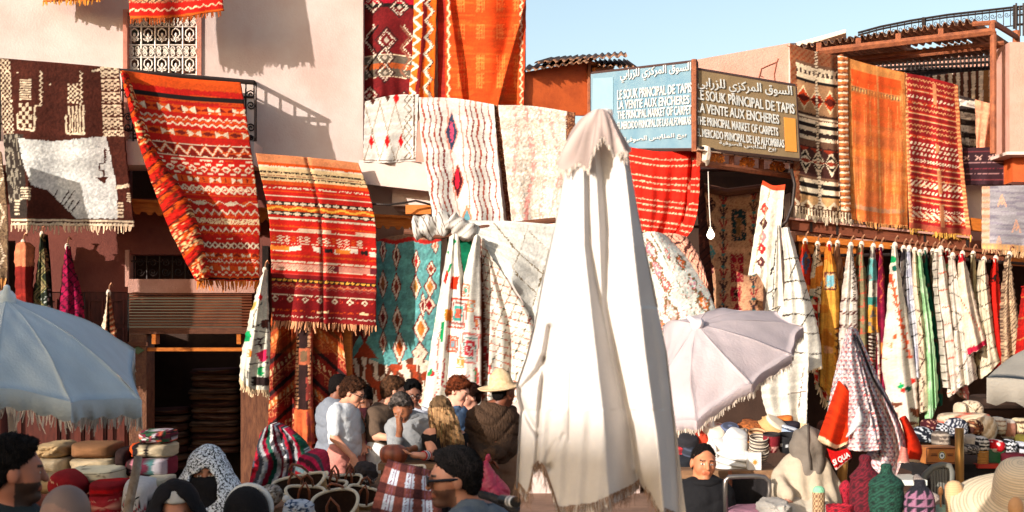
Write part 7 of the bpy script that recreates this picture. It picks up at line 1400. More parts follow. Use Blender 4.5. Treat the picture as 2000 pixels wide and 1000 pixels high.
def veil(r, col, paintf=None, oz=-.012, oh=None, niqab=False, inner=None, drop=.42, shoulders=True, name='headscarf', opening=.06, m=None):
    I = root_info[r.name]; L, hc, R = I['L'], I['hc'], I['R']; S = SDF()
    S.ell(L(0, -.02, .035), np.array([.10, .122, .112]), R, .02).ell(L(0, -.03, -.06), np.array([.095, .105, .12]), R, .05).cone(L(0, -.03, -.1), I['nk'] + [0, 0, -.02], .10, .12, .06)
    if shoulders:
        S.cone(I['s0'], I['s1'], .085, .085, .08).cone(I['nk'] + [0, 0, -.02], I['nk'] + [0, 0, -drop], .17, .19, .1)
    def opn(x, y, z):
        q = [R[0, i] * (x - hc[0]) + R[1, i] * (y - hc[1]) + R[2, i] * (z - hc[2]) for i in range(3)]
        return np.where(q[1] > -.01, .5 - .5 * np.sqrt((q[0] / opening) ** 2 + ((q[2] - oz) / (oh or opening * 1.45)) ** 2), -1) * .05
    S.cut(opn); I['part'](name, S, m or mat('garment_knit', None), col, wrinkle(.004, 1, 1), .009, extra=paintf)
    if niqab:
        N = SDF().ell(L(0, .025, -.05), np.array([.086, .108, .07]), R, .02).cone(L(-.035, .085, -.07), L(-.055, .17, -.42), .05, .08, .06).cone(L(.035, .085, -.07), L(.055, .17, -.42), .05, .08, .06)
        N.cut(lambda x, y, z: (R[0, 2] * (x - hc[0]) + R[1, 2] * (y - hc[1]) + R[2, 2] * (z - hc[2])) + .004); I['part']('niqab', N, mat('garment_knit', None), rgb(22, 20, 22), wrinkle(.004), .009)
    if inner is not None:
        N = SDF().ell(L(0, -.012, .04), np.array([.082, .104, .10]), R, .02); N.cut(lambda x, y, z: .062 - (R[0, 2] * (x - hc[0]) + R[1, 2] * (y - hc[1]) + R[2, 2] * (z - hc[2]))); I['part']('under_cap', N, mat('garment_knit', None), inner, None, .009)
WHITE_T = rgb(226, 226, 228)
if True:
    # back row at the stall
    person('man in a grey shirt standing behind the white tee man, dark skin and black hair', 12.7, (664, 757), 95, 12, 0, [(634, 790, .08), (664, 792, -.1)], [(640, 893, .05), (668, 893, -.05)], [(632, 845, .1), (660, 850, -.1)], [(640, 880, 0), (690, 870, -.1)], skin=rgb(128, 78, 56), hairc=rgb(24, 18, 16), hair='buzz', top='collar', topc=rgb(120, 124, 132), sleeve=.6, legc=rgb(44, 46, 50))
    w = person('young man in a white tee and glasses looking down, hand in pink trousers pocket', 12.0, (689, 767), 78, 24, 0, [(655, 794, -.16), (688, 796, .14)], [(662, 898, -.1), (690, 898, .1)], [(653, 855, -.2), (706, 850, .2)], [(690, 893, -.24), (708, 870, .1)], skin=rgb(206, 142, 112), hairc=rgb(66, 40, 26), hair='thick', top='tee', topc=rgb(206, 206, 206), sleeve=.38, legc=rgb(196, 126, 112), hem=P(0, 893, 12)[2], hands=[(.3, 0, -1), None], res=.011, wr_amp=.0045, build=.86)
    glasses(w)
    person('woman in a maroon top looking down at her phone', 12.5, (708, 780), -18, 30, 6, [(688, 806, 0), (728, 806, 0)], None, [(690, 858, 0), (734, 858, .05)], [(706, 828, -.25), (722, 834, -.25)], skin=rgb(186, 122, 92), hairc=rgb(30, 22, 20), hair='bun', top='tee', topc=rgb(62, 24, 30), sleeve=.3, legc=rgb(70, 50, 50), hands=[(.9, -.2, .3), (-.5, -.3, .6)], res=.011)
    t = person('man in an olive brown tee and white shorts with a black strap, seen from behind', 12.2, (768, 764), 110, 12, 0, [(730, 796, -.1), (768, 796, .18)], [(738, 892, -.04), (768, 892, .1)], [(736, 852, -.18), (784, 850, .2)], [(770, 856, -.3), (790, 860, 0)], skin=rgb(206, 146, 116), hairc=rgb(84, 56, 38), hair='short', top='tee', topc=rgb(92, 74, 60), sleeve=.4, legc=rgb(226, 222, 214), hem=P(0, 884, 12.2)[2], build=.9, res=.011)
    s = person('man with grey curls in a pale blue shirt resting his chin on his hand', 11.5, (786, 798), -18, 34, -14, [(766, 822, .05), (834, 812, .1)], [(782, 905, .15), (822, 905, .15)], [(774, 888, -.2), (838, 868, 0)], [(781, 838, -.24), (796, 880, -.3)], skin=rgb(150, 92, 62), hairc=rgb(96, 86, 80), hair='short', top='collar', topc=rgb(140, 140, 140), build=.88, sleeve=.78, legc=rgb(110, 104, 96), hands=[(-.1, .1, 1), (-1, -.1, .1)], beard=(rgb(70, 50, 42), .35), res=.011, wr_amp=.0045)
    g_ = person('dark haired person with glasses half hidden behind the man with grey curls', 12.9, (805, 769), 20, 14, 0, [(784, 805, 0), (835, 803, 0)], skin=rgb(130, 84, 64), hairc=rgb(16, 14, 14), hair='short', top='tee', topc=rgb(200, 200, 206), sleeve=.5)
    glasses(g_)
    b_ = person('woman with long blonde hair in a black sleeveless top, red patterned wristband', 11.3, (860, 806), -150, 16, 0, [(838, 838, -.05), (900, 842, .1)], [(852, 945, 0), (902, 945, .05)], [(846, 888, -.12), (908, 895, .1)], [(826, 890, -.25), (900, 950, 0)], skin=rgb(214, 150, 122), hairc=rgb(196, 150, 104), hair='long', top='tank', topc=rgb(28, 24, 24), sleeve=0, legc=rgb(40, 38, 42), hands=[(-1, -.2, .1), None], res=.011)
    I = root_info[b_.name]; wv = I['W'][0]; ev = I['E'][0]; dd = (wv - ev) / np.linalg.norm(wv - ev); mb = MB()
    for i in range(5): c_ = wv - dd * (.01 + .014 * i); mb.lathe(c_, [(.036, -.006), (.039, 0), (.036, .006)], 12, dd, (rgb(180, 40, 40), rgb(230, 220, 210), rgb(60, 80, 130), rgb(230, 220, 210), rgb(180, 40, 40))[i])
    mb.build('wristband', SOLID, b_)
    person('auburn haired person in a blue top bending beside the blonde woman', 12.4, (895, 764), 70, 26, 0, [(872, 800, -.1), (906, 806, .12)], [(880, 905, 0), (908, 905, 0)], skin=rgb(222, 158, 132), hairc=rgb(112, 54, 30), hair='thick', top='tee', topc=rgb(74, 92, 116), sleeve=.5, res=.011)
    person('brown haired woman in a dusty pink top partly hidden behind the brown jacket', 12.8, (916, 776), -60, 14, 0, [(898, 812, 0), (936, 812, 0)], skin=rgb(206, 146, 120), hairc=rgb(60, 34, 24), hair='bun', top='tee', topc=rgb(176, 118, 108), sleeve=.5)
    j = person('man in a quilted brown jacket and straw hat with hands clasped behind his back', 11.6, (984, 766), 128, 4, 0, [(930, 804, -.05), (994, 798, .12)], [(948, 908, 0), (990, 908, .1)], [(922, 868, .05), (1004, 870, .1)], [(945, 892, -.26), (962, 886, -.28)], skin=rgb(116, 66, 46), hairc=rgb(26, 20, 18), hair='buzz', top='jacket', topc=rgb(74, 54, 40), sleeve=1.0, legc=rgb(126, 96, 76), hem=P(0, 903, 11.6)[2], hands=[(.6, -.1, -.3), (-.5, 0, -.5)], build=1.18, res=.012, wr_amp=.010)
    # foreground, in the shade of the buildings opposite
    sg = person('man in dark sunglasses and grey tee passing close in front, black cropped hair', 5.6, (887, 936), -84, 4, 0, [(896, 1004, -.22), (966, 992, .2)], None, skin=rgb(150, 100, 78), hairc=rgb(20, 16, 16), hair='crop', top='tee', topc=rgb(98, 108, 118), sleeve=.5, beard=(rgb(40, 28, 24), .55), res=.012, fineface=.005)
    glasses(sg, True)
    MB().tube([P(940, 966, 5.5), P(962, 972, 5.4), P(990, 984, 5.36), P(1010, 1000, 5.36)], [.016, .018, .02, .02], 8, False, rgb(36, 34, 36)).build('strap', SOLID, sg)
    ml = person('bearded man with dark hair at the lower left corner, seen from behind', 4.9, (28, 921), 112, 2, 0, [(-30, 1004, -.1), (70, 1012, .18)], None, skin=rgb(150, 96, 76), hairc=rgb(18, 15, 15), hair='crop', top='tee', topc=rgb(40, 48, 50), sleeve=.5, beard=(rgb(26, 20, 18), .8), res=.012, fineface=.005)
    person('bald man whose grey stubbled scalp shows above the bottom edge', 4.6, (126, 1018), -20, 10, 0, [(70, 1092, 0), (184, 1092, 0)], None, skin=rgb(138, 106, 92), hairc=rgb(96, 86, 82), hair='stub', top='tee', topc=rgb(60, 56, 58), sleeve=.5, res=.012, fineface=.006)
    v1 = person('woman in a plain black headscarf with a grey under cap, at the bottom edge', 6.0, (343, 1004), 10, 8, 0, [(290, 1066, 0), (396, 1066, 0)], None, skin=rgb(168, 112, 86), hairc=rgb(30, 24, 22), hair=None, top='tee', topc=rgb(26, 24, 26), sleeve=1, res=.012, skirt=True)
    veil(v1, rgb(24, 21, 23), inner=rgb(176, 172, 166), opening=.068)
    v2 = person('woman in a black face veil and a white and black speckled headscarf', 7.2, (405, 925), 4, 4, 0, [(362, 976, 0), (450, 976, 0)], None, skin=rgb(150, 98, 74), hairc=rgb(20, 16, 16), hair=None, top='robe', topc=rgb(28, 26, 28), sleeve=1, res=.011, skirt=True, legc=None)
    def speckle(V, c): k = vn(V[:, 0] * 85, V[:, 2] * 85, 4) + .25 * vn(V[:, 0] * 40, V[:, 2] * 40, 9); return np.where((k > .62)[:, None], np.array(rgb(216, 220, 226)), np.array(rgb(34, 36, 42)))
    def spk_mat():
        m = mat('speckled_scarf', rgb(216, 220, 226), .85, 0, 95, .2, 120, c2=rgb(34, 36, 42), thr=(.47, .5)); return m
    veil(v2, rgb(216, 220, 226), None, -.055, .098, True, None, .35, opening=.078, m=spk_mat())
    kid = person('person with a black head covering and a white band, seen from behind', 6.2, (482, 1014), 180, 6, 0, [(425, 1084, 0), (540, 1084, 0)], None, skin=rgb(130, 88, 70), hairc=rgb(20, 18, 18), hair='short', top='tee', topc=rgb(34, 30, 32), sleeve=.6, res=.012)
    I = root_info[kid.name]; S = SDF().ell(I['L'](0, -.02, .03), np.array([.098, .118, .116]), I['R'], .02).ell(I['L'](0, -.05, -.05), np.array([.09, .09, .09]), I['R'], .04); I['part']('head_covering', S, mat('garment_knit', None), rgb(22, 20, 22), None, .009)
    bd = MB().tube([I['L'](.102 * math.cos(a), .05 + .035 * math.sin(a) * 0, .05 + .104 * math.sin(a)) for a in np.linspace(-.2, pi + .2, 22)], .014, 8, False, rgb(206, 204, 200)); bd.build('white_band', SOLID, kid, True)
    # right side
    person('young man with cropped hair in a black zip jacket facing the camera', 8.3, (1374, 904), 8, 2, 4, [(1340, 948, 0), (1410, 950, 0)], None, [(1330, 1010, 0), (1422, 1010, 0)], skin=rgb(186, 116, 80), hairc=rgb(24, 18, 16), hair='buzz', top='collar', topc=rgb(26, 25, 27), sleeve=1.0, res=.012, fineface=.0045, hscale=.88)
    hd = person('seated person in a cream robe with a grey hood, seen from behind', 8.3, (1578, 880), 170, 6, 0, [(1536, 908, 0), (1604, 904, 0)], [(1550, 990, 0), (1600, 990, 0)], [(1524, 955, -.1), (1618, 955, 0)], [(1538, 968, -.2), (1610, 990, -.2)], [(1540, 1032, -.4), (1606, 1032, -.4)], [(1540, 1150, -.4), (1606, 1150, -.4)], skin=rgb(140, 92, 70), hairc=rgb(30, 26, 24), hair=None, top='robe', topc=rgb(176, 160, 138), sleeve=.95, legc=rgb(190, 176, 156), build=1.0, res=.012, wr_amp=.009, hem=.45, hands=[(.1, 0, -1), None])
    I = root_info[hd.name]; L = I['L']; S = SDF().ell(L(0, -.01, .03), np.array([.104, .128, .118]), I['R'], .03).chain([L(0, .0, .04), L(0, -.02, -.10), L(0, -.02, -.15)], [.085, .095, .10], .03).cone(I['s0'] + [.07, -.02, .03], I['s1'] + [-.03, -.02, .03], .058, .058, .04)
    I['part']('hood', S, mat('garment_knit', None), rgb(112, 102, 92), lambda x, y, z: .005 * np.sin(75 * x + 4 * np.sin(12 * z)) + 0 * y, .010)
    MB().tube([L(0, -.01 - .14 * math.sin(a), .03 + .135 * math.cos(a)) for a in np.linspace(.1, 1.75, 10)] + [L(.01, -.135, -.07), L(.015, -.13, -.12)], .006, 6, False, rgb(70, 62, 56)).build('seam', mat('garment_knit', None), hd, True)
    MB().tube([I['s0'] + np.array(q) for q in ((.05, .0, .075), (.085, -.07, .04), (.10, -.11, -.06), (.085, -.12, -.16), (.06, -.10, -.22))], .006, 6, False, rgb(110, 96, 80)).build('seam', mat('garment_knit', None), hd, True)
    # straw hat and pink bag carried by the man in the jacket
    hc = root_info[j.name]['hc']; STRAW = mat('pale_straw', rgb(218, 190, 150), .85, .2, 40, .5, 140, c2=rgb(186, 152, 110))
    tag(MB().lathe(hc + [-.02, 0, .03], [(.001, .17), (.03, .165), (.085, .11), (.10, .05), (.11, .03), (.165, .015), (.19, .02), (.19, .012), (.16, 0), (.10, .0), (.098, .04)], 28, (-.12, -.1, 1), None, .05, cap=False).build('straw_hat', STRAW, None, True), 'cream straw hat with upturned brim on the head of the man in the brown jacket', 'hat')
    cb = P(957, 930, 11.2)
    S = SDF().cone((cb[0] - .04, cb[1], cb[2] + .07), (cb[0] + .03, cb[1], cb[2] - .12), .045, .11, .05).cone((cb[0] - .02, cb[1], cb[2] - .10), (cb[0] + .09, cb[1], cb[2] - .16), .08, .07, .04).cone((cb[0] - .05, cb[1], cb[2] + .06), (cb[0] - .01, cb[1], cb[2] + .16), .03, .015, .02)
    V, Fc = S.mesh(.010, None, wrinkle(.008, 1.4)); tag(obj('plastic_bag', V, Fc, mat('pink_plastic', rgb(200, 66, 96), .35, .25, 14, .5, 40, spec=.5, trans=.2), None, None, True), 'crumpled pink plastic bag held behind the back of the man in the jacket', 'bag')
    ph_ = MB().pxr(712, 822, 722, 830, 12.18, .012); tag(ph_.build('phone', mat('phone_black', rgb(24, 24, 28), .3)), 'small dark phone in the hands of the woman in maroon', 'phone')
# ------------------------------------------------------------------ goods on the stalls
def puff(name, label, cat, box, Y, dep, paint, e=.55, e2=.7, rot=0, group=None, m=None, n=30, noise=.0, parent=None, pinch=0, tilt=0):
    x0, y0, x1, y1 = box; k = Y / F; c = np.array(P((x0 + x1) / 2, (y0 + y1) / 2, Y)); rx, rz = (x1 - x0) / 2 * k, (y1 - y0) / 2 * k
    nu, nv = n * 2, n; V, C = [], []; sg = lambda v, p: np.sign(v) * np.abs(v) ** p
    th = np.linspace(-pi, pi, nu, endpoint=False); ph = np.linspace(-pi / 2, pi / 2, nv); T, Ph = np.meshgrid(th, ph, indexing='ij')
    # pole of the superellipsoid points at the viewer
    r = sg(np.cos(Ph), e2); x = r * sg(np.cos(T), e); z = r * sg(np.sin(T), e); y = -sg(np.sin(Ph), e2)
    if pinch: q = 1 - pinch * (1 - np.abs(x) ** 2.0) * 0 ; z = z * (1 - pinch * np.abs(x) ** 3 * .0 + pinch * (np.abs(x) > .8) * .12)
    col = paint(x, -z, y); px_, pz_, py_ = x * rx, z * rz, y * dep
    if noise: w = 1 + noise * (fbm(x * 3 + 7 * c[0], z * 3 + y * 2, 5) - .5); px_, pz_, py_ = px_ * w, pz_ * w, py_ * w
    a = math.radians(rot); X = c[0] + px_ * math.cos(a) - pz_ * math.sin(a); Z = c[2] + px_ * math.sin(a) + pz_ * math.cos(a); Yy = c[1] + py_ + tilt * pz_
    V = np.stack([X, Yy, Z], -1).reshape(-1, 3); idx = np.arange(nu * nv).reshape(nu, nv); j = np.roll(idx, -1, 0)
    f = np.stack([idx[:, :-1], j[:, :-1], j[:, 1:], idx[:, 1:]], -1).reshape(-1, 4)
    o = obj(name, V, f, m or CLOTH, parent, lin(np.clip(np.asarray(col), 0, 1)).reshape(-1, 3), True)
    if label: tag(o, label, cat, group)
    return o
def const(c): return lambda x, y, z: np.tile(np.array(c), x.shape + (1,)) * (.88 + .24 * fbm(x * 4, y * 4 + z * 3, 4))[..., None]
def stripes(cols, n=4, ax=0, ph=0, wob=0):
    A = np.array(cols)
    def f(x, y, z):
        t = (x if ax == 0 else y if ax == 1 else x + y) * n + ph + wob * fbm(x * 2, y * 2, 3); return A[np.floor(t).astype(int) % len(A)] * (.88 + .2 * fbm(x * 9, y * 9, 4))[..., None]
    return f
def speck(base, cols, s=6, th=.66):
    def f(x, y, z):
        c = np.tile(np.array(base), x.shape + (1,)).astype(float)
        for i, q in enumerate(cols): c[vn(x * s + z, y * s, 7 * i + 1) > th] = q
        return c
    return f
def lathec(name, label, cat, c, prof, colf, m=None, axis=(0, 0, 1), n=24, wob=0, group=None, parent=None, sq=(1, 1), dent=0):
    b = MB().lathe((0, 0, 0), prof, n, (0, 0, 1), None, wob, sq, False); V = np.concatenate(b.v); i = np.repeat(np.arange(len(prof)), n); a = np.tile(np.arange(n), len(prof)) / n
    if dent: V[:, 2] += dent * np.sin(2 * pi * a * 2 + .6) * (np.hypot(V[:, 0], V[:, 1]) / max(p[0] for p in prof)) ** 2
    C = np.array([colf(ii / (len(prof) - 1), aa) for ii, aa in zip(i, a)]); q = np.array(Vector((0, 0, 1)).rotation_difference(Vector(axis).normalized()).to_matrix())
    o = obj(name, V @ q.T + np.array(c), b.f, m or SOLID, parent, lin(np.clip(C, 0, 1)), True)
    if label: tag(o, label, cat, group)
    return o
def dense(pts, n=26):
    p = polyl(pts, np.linspace(0, 1, n)); return [tuple(q) for q in p]
# tables
def table(label, x0, x1, Y0, Y1, z, mt, clothm=None, th=.05):
    xa, xb = (x0 - 1000) / F * Y0, (x1 - 1000) / F * Y0; o = thing('market_table', label, 'table', ((xa + xb) / 2, (Y0 + Y1) / 2, 0))
    MB().box((xa, Y0, z - th), (xb, Y1, z)).build('table_top', mt, o)
    for x in (xa + .05, xb - .05):
        for y in (Y0 + .06, Y1 - .06): MB().box((x - .03, y - .03, 0), (x + .03, y + .03, z - th - .001)).build('leg', mt, o)
    for y in (Y0 + .06, Y1 - .06): MB().box((xa + .02, y - .02, z * .4), (xb - .02, y + .02, z * .4 + .05)).build('stretcher', mt, o)
    if clothm:
        n = 50; V = []
        for i in range(n):
            x = xa + (xb - xa) * i / (n - 1)
            for zz in (z - th, z * .6, .1): V.append((x, Y0 - .02 - .02 * math.sin(i * 1.1) * (1 - zz / z), zz))
        f = [(i * 3 + k, i * 3 + 3 + k, i * 3 + 4 + k, i * 3 + 1 + k) for i in range(n - 1) for k in (0, 1)]; obj('table_skirt', V + [(a, b + .01, c) for a, b, c in V], f + [tuple(q + 3 * n for q in reversed(g)) for g in f], clothm, o, None, True)
    return o
TW = mat('table_wood', rgb(150, 112, 78), .75, .35, 6, .3, 60, stretch=(1, 6, 6), c2=rgb(96, 66, 46)); BKC = mat('black_cloth', rgb(30, 26, 26), .95, .3, 8, .2, 90)
zt = lambda y, Y: CH + (HY - y) / F * Y
table('low wooden table carrying the cushion stacks at the left', 40, 348, 9.15, 10.3, zt(1012, 9.4), TW, BKC)
table('wooden table under the heap of striped blankets and straw baskets', 480, 745, 8.6, 11.6, zt(1004, 9.0), TW, BKC)
table('small table holding the brown leather pouf', 738, 850, 11.0, 11.35, zt(904, 11.1), TW)
ht = table('hat stall table with a pale worn plank edge', 1318, 1530, 8.6, 9.7, zt(919, 8.6), TW, BKC)
table('beanie stall table with black cloth at the right', 1782, 2090, 9.6, 10.8, zt(907, 9.6), BKC, BKC)
table('front stall table below the wicker jars and straw hats', 1585, 2080, 6.5, 7.45, zt(1042, 6.7), TW, BKC)
# cushions
GC = 'cushions stacked on the left table'; CW = rgb(206, 184, 150)
for lab, bx, pt, kw in [
    ('tan pillow with pointed corner directly under the blue parasol fringe', (84, 862, 142, 891), const(rgb(176, 146, 106)), dict(e=.5, noise=.3, rot=3)),
    ('cream striped cushion beside the bearded man, below the tan pillow', (86, 889, 143, 924), stripes([CW, rgb(216, 196, 164), rgb(196, 172, 138)], 5), dict(e=.35)),
    ('beige cushion lowest in the column next to the bearded man', (84, 922, 140, 962), const(rgb(186, 156, 116)), dict(e=.4)),
    ('slim cream bolster above the lined white cushion', (146, 891, 239, 913), const(CW), dict(e=.3, noise=.15, rot=2)),
    ('cream cushion crossed by thin grey lines', (147, 909, 244, 941), lambda x, y, z: np.where((np.abs(y + .35 + .2 * x ** 2) < .05) [..., None] | (np.abs(y - .9 * x + .5) < .04)[..., None], np.array(rgb(120, 110, 90)), np.array(rgb(206, 196, 168))) * np.ones(x.shape + (1,)), dict(e=.35, noise=.1)),
    ('brown cushion behind the blue parasol fringe', (148, 862, 236, 892), const(rgb(130, 90, 60)), dict(e=.3)),
    ('dark cushion with coral and white tufts topping the striped stack', (280, 838, 341, 864), speck(rgb(46, 34, 36), [rgb(216, 100, 70), rgb(206, 190, 190), rgb(120, 40, 60), rgb(50, 90, 60)], 5, .62), dict(e=.35, noise=.15)),
    ('cream pillow with black bands and an orange end', (262, 863, 343, 891), stripes([rgb(206, 80, 30), rgb(34, 28, 28), CW, rgb(34, 28, 28), CW, CW, CW], 3.5, 0, 3.5), dict(e=.3, noise=.15)),
    ('square cushion striped in pink, teal, maroon and white', (246, 889, 342, 928), stripes([rgb(130, 40, 56), rgb(60, 40, 40), rgb(190, 120, 130), rgb(50, 96, 110), rgb(96, 40, 56), rgb(80, 120, 120), rgb(206, 196, 200), rgb(190, 170, 176)], 4.5, 0, 4), dict(e=.3)),
    ('flat cream cushion under the striped square one', (290, 929, 336, 946), const(rgb(196, 184, 160)), dict(e=.3)),
    ('round dark red cushion with a beaded line', (104, 918, 171, 972), lambda x, y, z: np.where((np.abs(y + .1 - .3 * x) < .06)[..., None] & (np.floor(x * 14) % 2 == 0)[..., None], np.array(rgb(214, 170, 130)), np.array(rgb(150, 34, 38))) * (.9 + .2 * fbm(x * 5, y * 5, 2))[..., None], dict(e=.8, rot=-14)),
    ('deep red cushion with a bright top edge behind the lined red one', (184, 936, 250, 968), stripes([rgb(186, 20, 26), rgb(150, 30, 36), rgb(130, 24, 30)], 2.4, 1, .3), dict(e=.35)),
    ('big red cushion with fine pale lines in front', (186, 950, 254, 1016), lambda x, y, z: np.where(((y * 2.6) % 1 < .08)[..., None], np.array(rgb(214, 150, 130)), np.where(((y * 1.3) % 1 < .5)[..., None], np.array(rgb(150, 34, 44)), np.array(rgb(170, 48, 56)))) * (.9 + .2 * fbm(x * 5, y * 5, 2))[..., None], dict(e=.4, rot=6, noise=.1)),
    ('crimson striped cushion low between two red ones', (160, 966, 200, 1016), stripes([rgb(140, 20, 34), rgb(90, 16, 28), rgb(196, 120, 110)], 5, 1), dict(e=.35)),
    ('white cushion with black and red chevrons behind the weathered pole', (248, 932, 302, 1012), lambda x, y, z: np.where((((y * 3 + np.abs(x) * 2.2) % 1) < .28)[..., None] & (y > -.3)[..., None], np.array(rgb(36, 34, 40)), np.where((((y * 3 + np.abs(x) * 2.2) % 1) > .8)[..., None] & (y > .2)[..., None], np.array(rgb(170, 30, 44)), np.array(rgb(214, 208, 204)))) * np.ones(x.shape + (1,)), dict(e=.4, rot=-8)),
    ('little white tufted cushion squeezed beside the round red one', (164, 932, 188, 952), const(rgb(196, 184, 170)), dict(e=.5, noise=.3)),
    ('small dark cushion between the beige ones', (236, 872, 266, 912), const(rgb(44, 30, 28)), dict(e=.5))]:
    i_ = int(bx[0]); puff('cushion', lab, 'cushion', bx, 9.55 + (.25 if bx[1] < 900 else 0) - (.25 if bx[3] > 965 else 0), .24, pt, group=GC, **kw)
tag(MB().tube([P(270, 893, 8.8), P(264, 930, 8.75), P(254, 975, 8.7), P(246, 1020, 8.65), (P(236, 0, 8.6)[0], 8.6, .02)], [.026, .028, .029, .03, .03], 9).build('wooden_pole', mat('weathered_pole', rgb(170, 158, 142), .8, .4, 12, .5, 50, c2=rgb(120, 96, 76)), None, True), 'weathered pale wooden pole in front of the striped cushions', 'pole')
# folded rugs inside the dark shop
RGS = [rgb(104, 72, 56), rgb(128, 100, 82), rgb(84, 46, 40), rgb(118, 78, 52), rgb(66, 50, 44)]
for q, (xx0, xx1) in enumerate(((372, 472), (292, 368))):
    for i in range(13 if q == 0 else 8):
        y = 868 - i * 12.5 if q == 0 else 900 - i * 15
        puff('folded_rug', None, None, (xx0 + (i * 7) % 9, y, xx1, y + 14), 19.2 - .1 * q, .35, stripes([RGS[i % 5], RGS[(i + 2) % 5], RGS[(i + 1) % 5]], 3, 1), e=.3, n=10, noise=.3, rot=(i * 37) % 5 - 2)
        o = COL.objects[-1]
fr_ = [o for o in COL.objects if o.name.startswith('folded_rug')]
for o in fr_: tag(o, 'folded rug in the tall dim stacks inside the dark shop doorway', 'rug', 'folded rugs stacked inside the shop')
# striped blankets heap
def p_str(c):
    A = [rgb(206, 206, 206), rgb(70, 70, 78), rgb(160, 24, 44), rgb(54, 54, 60), rgb(150, 150, 150), rgb(150, 20, 50), rgb(30, 84, 66), rgb(206, 200, 196), rgb(110, 30, 44)]
    t = (c.U * 13 + 3.2 * vn(c.X * .022, c.Y * .022, 5) + 1.2 * c.V).astype(int); c.c[:] = np.array(A)[t % len(A)]; c.mottle(.15, .3, .3)
cloth('striped_blanket', [(508, 846), (528, 829), (556, 838)], [(486, 948), (530, 960), (585, 946)], [(508, 846), (495, 900), (486, 948)], [(556, 838), (590, 870), (600, 905), (585, 946)], lambda U, V: 11.0 - .25 * V, p_str, 'heap of blankets striped in grey, red, white and green beside the shop post', 'blanket', fold=((.08, 1.3, .2, .5), (.04, 3.1, .1, 1.3)), blobs=.22, thick=.25, pile=.012)
def p_str2(c): A = [rgb(214, 196, 160), rgb(150, 24, 30), rgb(130, 160, 166), rgb(176, 30, 66), rgb(70, 30, 40), rgb(180, 34, 70), rgb(70, 66, 70), rgb(190, 40, 70)]; c.c[:] = np.array(A)[np.clip((c.U * 8), 0, 7).astype(int)]; c.mottle(.15, .3, .3)
cloth('striped_blanket', [(574, 938), (584, 894), (610, 879)], [(616, 944), (630, 940), (640, 930)], [(574, 938), (590, 945), (616, 944)], [(610, 879), (632, 886), (640, 930)], lambda U, V: 10.6 - .1 * V, p_str2, 'folded blanket with cream, red and pink arcs in front of the heap', 'blanket', bulge=.15, thick=.2)
cloth('red_blanket', [(520, 840), (545, 828)], [(560, 862), (572, 846)], None, None, lambda U, V: 11.3 + 0 * U, lambda c: (c.fill(rgb(160, 26, 34)), c.m(c.V < .2, rgb(60, 40, 44)), c.mottle(.2)), 'crumpled red blanket lying behind the striped heap', 'blanket', bulge=.1, thick=.15)
# straw baskets with leather handles
STR = mat('straw_coil', rgb(196, 160, 108), .85, .25, 30, .6, 120, stretch=(1, 1, 5), c2=rgb(150, 112, 70)); RIMM = mat('basket_rim', rgb(222, 206, 180), .8, .15, 40, .4, 160); LEA = mat('leather_strap', rgb(132, 76, 50), .5, .3, 20, .2, 90); INN = mat('basket_inside', rgb(70, 46, 34), .9, .4, 30, .5, 100)
def basket(label, cx, cy, rx, ry, Y, tilt=(0, -.62, .78), rot=0, hnd=True):
    k = Y / F; c = np.array(P(cx, cy, Y)); ax = Vector(tilt).normalized(); o = thing('straw_basket', label, 'basket', c - np.array(ax) * .15, 'straw baskets heaped on the table')
    a, b = rx * k, ry * k / max(.25, abs(ax.z) * 0 + .72); q = np.array(Vector((0, 0, 1)).rotation_difference(ax).to_matrix()); rz = math.radians(rot)
    def ring(s, h, n=30): return [c + q @ np.array([(a * s) * math.cos(t) * math.cos(rz) - (b * s) * math.sin(t) * math.sin(rz), (a * s) * math.cos(t) * math.sin(rz) + (b * s) * math.sin(t) * math.cos(rz), h + .02 * math.cos(2 * t)]) for t in np.linspace(0, 2 * pi, n, endpoint=False)]
    def surf(levels, nm, mt):
        V = sum([ring(s, h) for s, h in levels], []); f = [(i * 30 + j, i * 30 + (j + 1) % 30, (i + 1) * 30 + (j + 1) % 30, (i + 1) * 30 + j) for i in range(len(levels) - 1) for j in range(30)] + [tuple(range((len(levels) - 1) * 30, len(levels) * 30))]
        return obj(nm, V, f, mt, o, None, True)
    lv = []
    for i in range(12): h = -.02 * i; lv += [(1 - .025 * i, h), (1.03 - .025 * i, h - .01)]
    surf(lv, 'shell', STR); surf([(.97, .0), (.9, -.08), (.75, -.2), (.6, -.21)], 'lining', INN)
    MB().tube(ring(1.0, .004, 36), .011, 6, True).build('rim', RIMM, o, True)
    if hnd:
        for s in (-1, 1):
            t0 = q @ np.array([-.3 * a, s * b, 0]); t1 = q @ np.array([.3 * a, s * b, 0]); up = q @ np.array([0, -.25 * b * s, .14]); MB().tube([c + t0, c + t0 * .8 + up * .6, c + (t0 + t1) / 2 * .7 + up, c + t1 * .8 + up * .6, c + t1], .009, 6).build('handle', LEA, o, True)
    return o
basket('straw basket at the back left of the heap, coiled side showing', 585, 944, 54, 20, 9.3, (-.25, -.6, .75), -6)
basket('straw basket in front of the back left one, mouth wide open', 596, 964, 38, 17, 9.0, (.15, -.65, .75), 8)
basket('front straw basket with thick cream rim and black mouth', 655, 984, 46, 27, 8.75, (-.1, -.75, .66), 4)
basket('small straw basket seen edge on beside the pink trousers', 652, 944, 26, 11, 9.5, (.1, -.6, .8), -10)
basket('straw basket nearest the man in white, with two brown handles', 682, 938, 24, 12, 9.9, (.1, -.7, .7), 10)
basket('straw basket behind the plaid blanket', 710, 966, 32, 17, 9.2, (.2, -.7, .7), -4)
basket('straw basket rim peeking over the back of the heap', 618, 929, 22, 8, 10.0, (0, -.6, .8), 0, False)
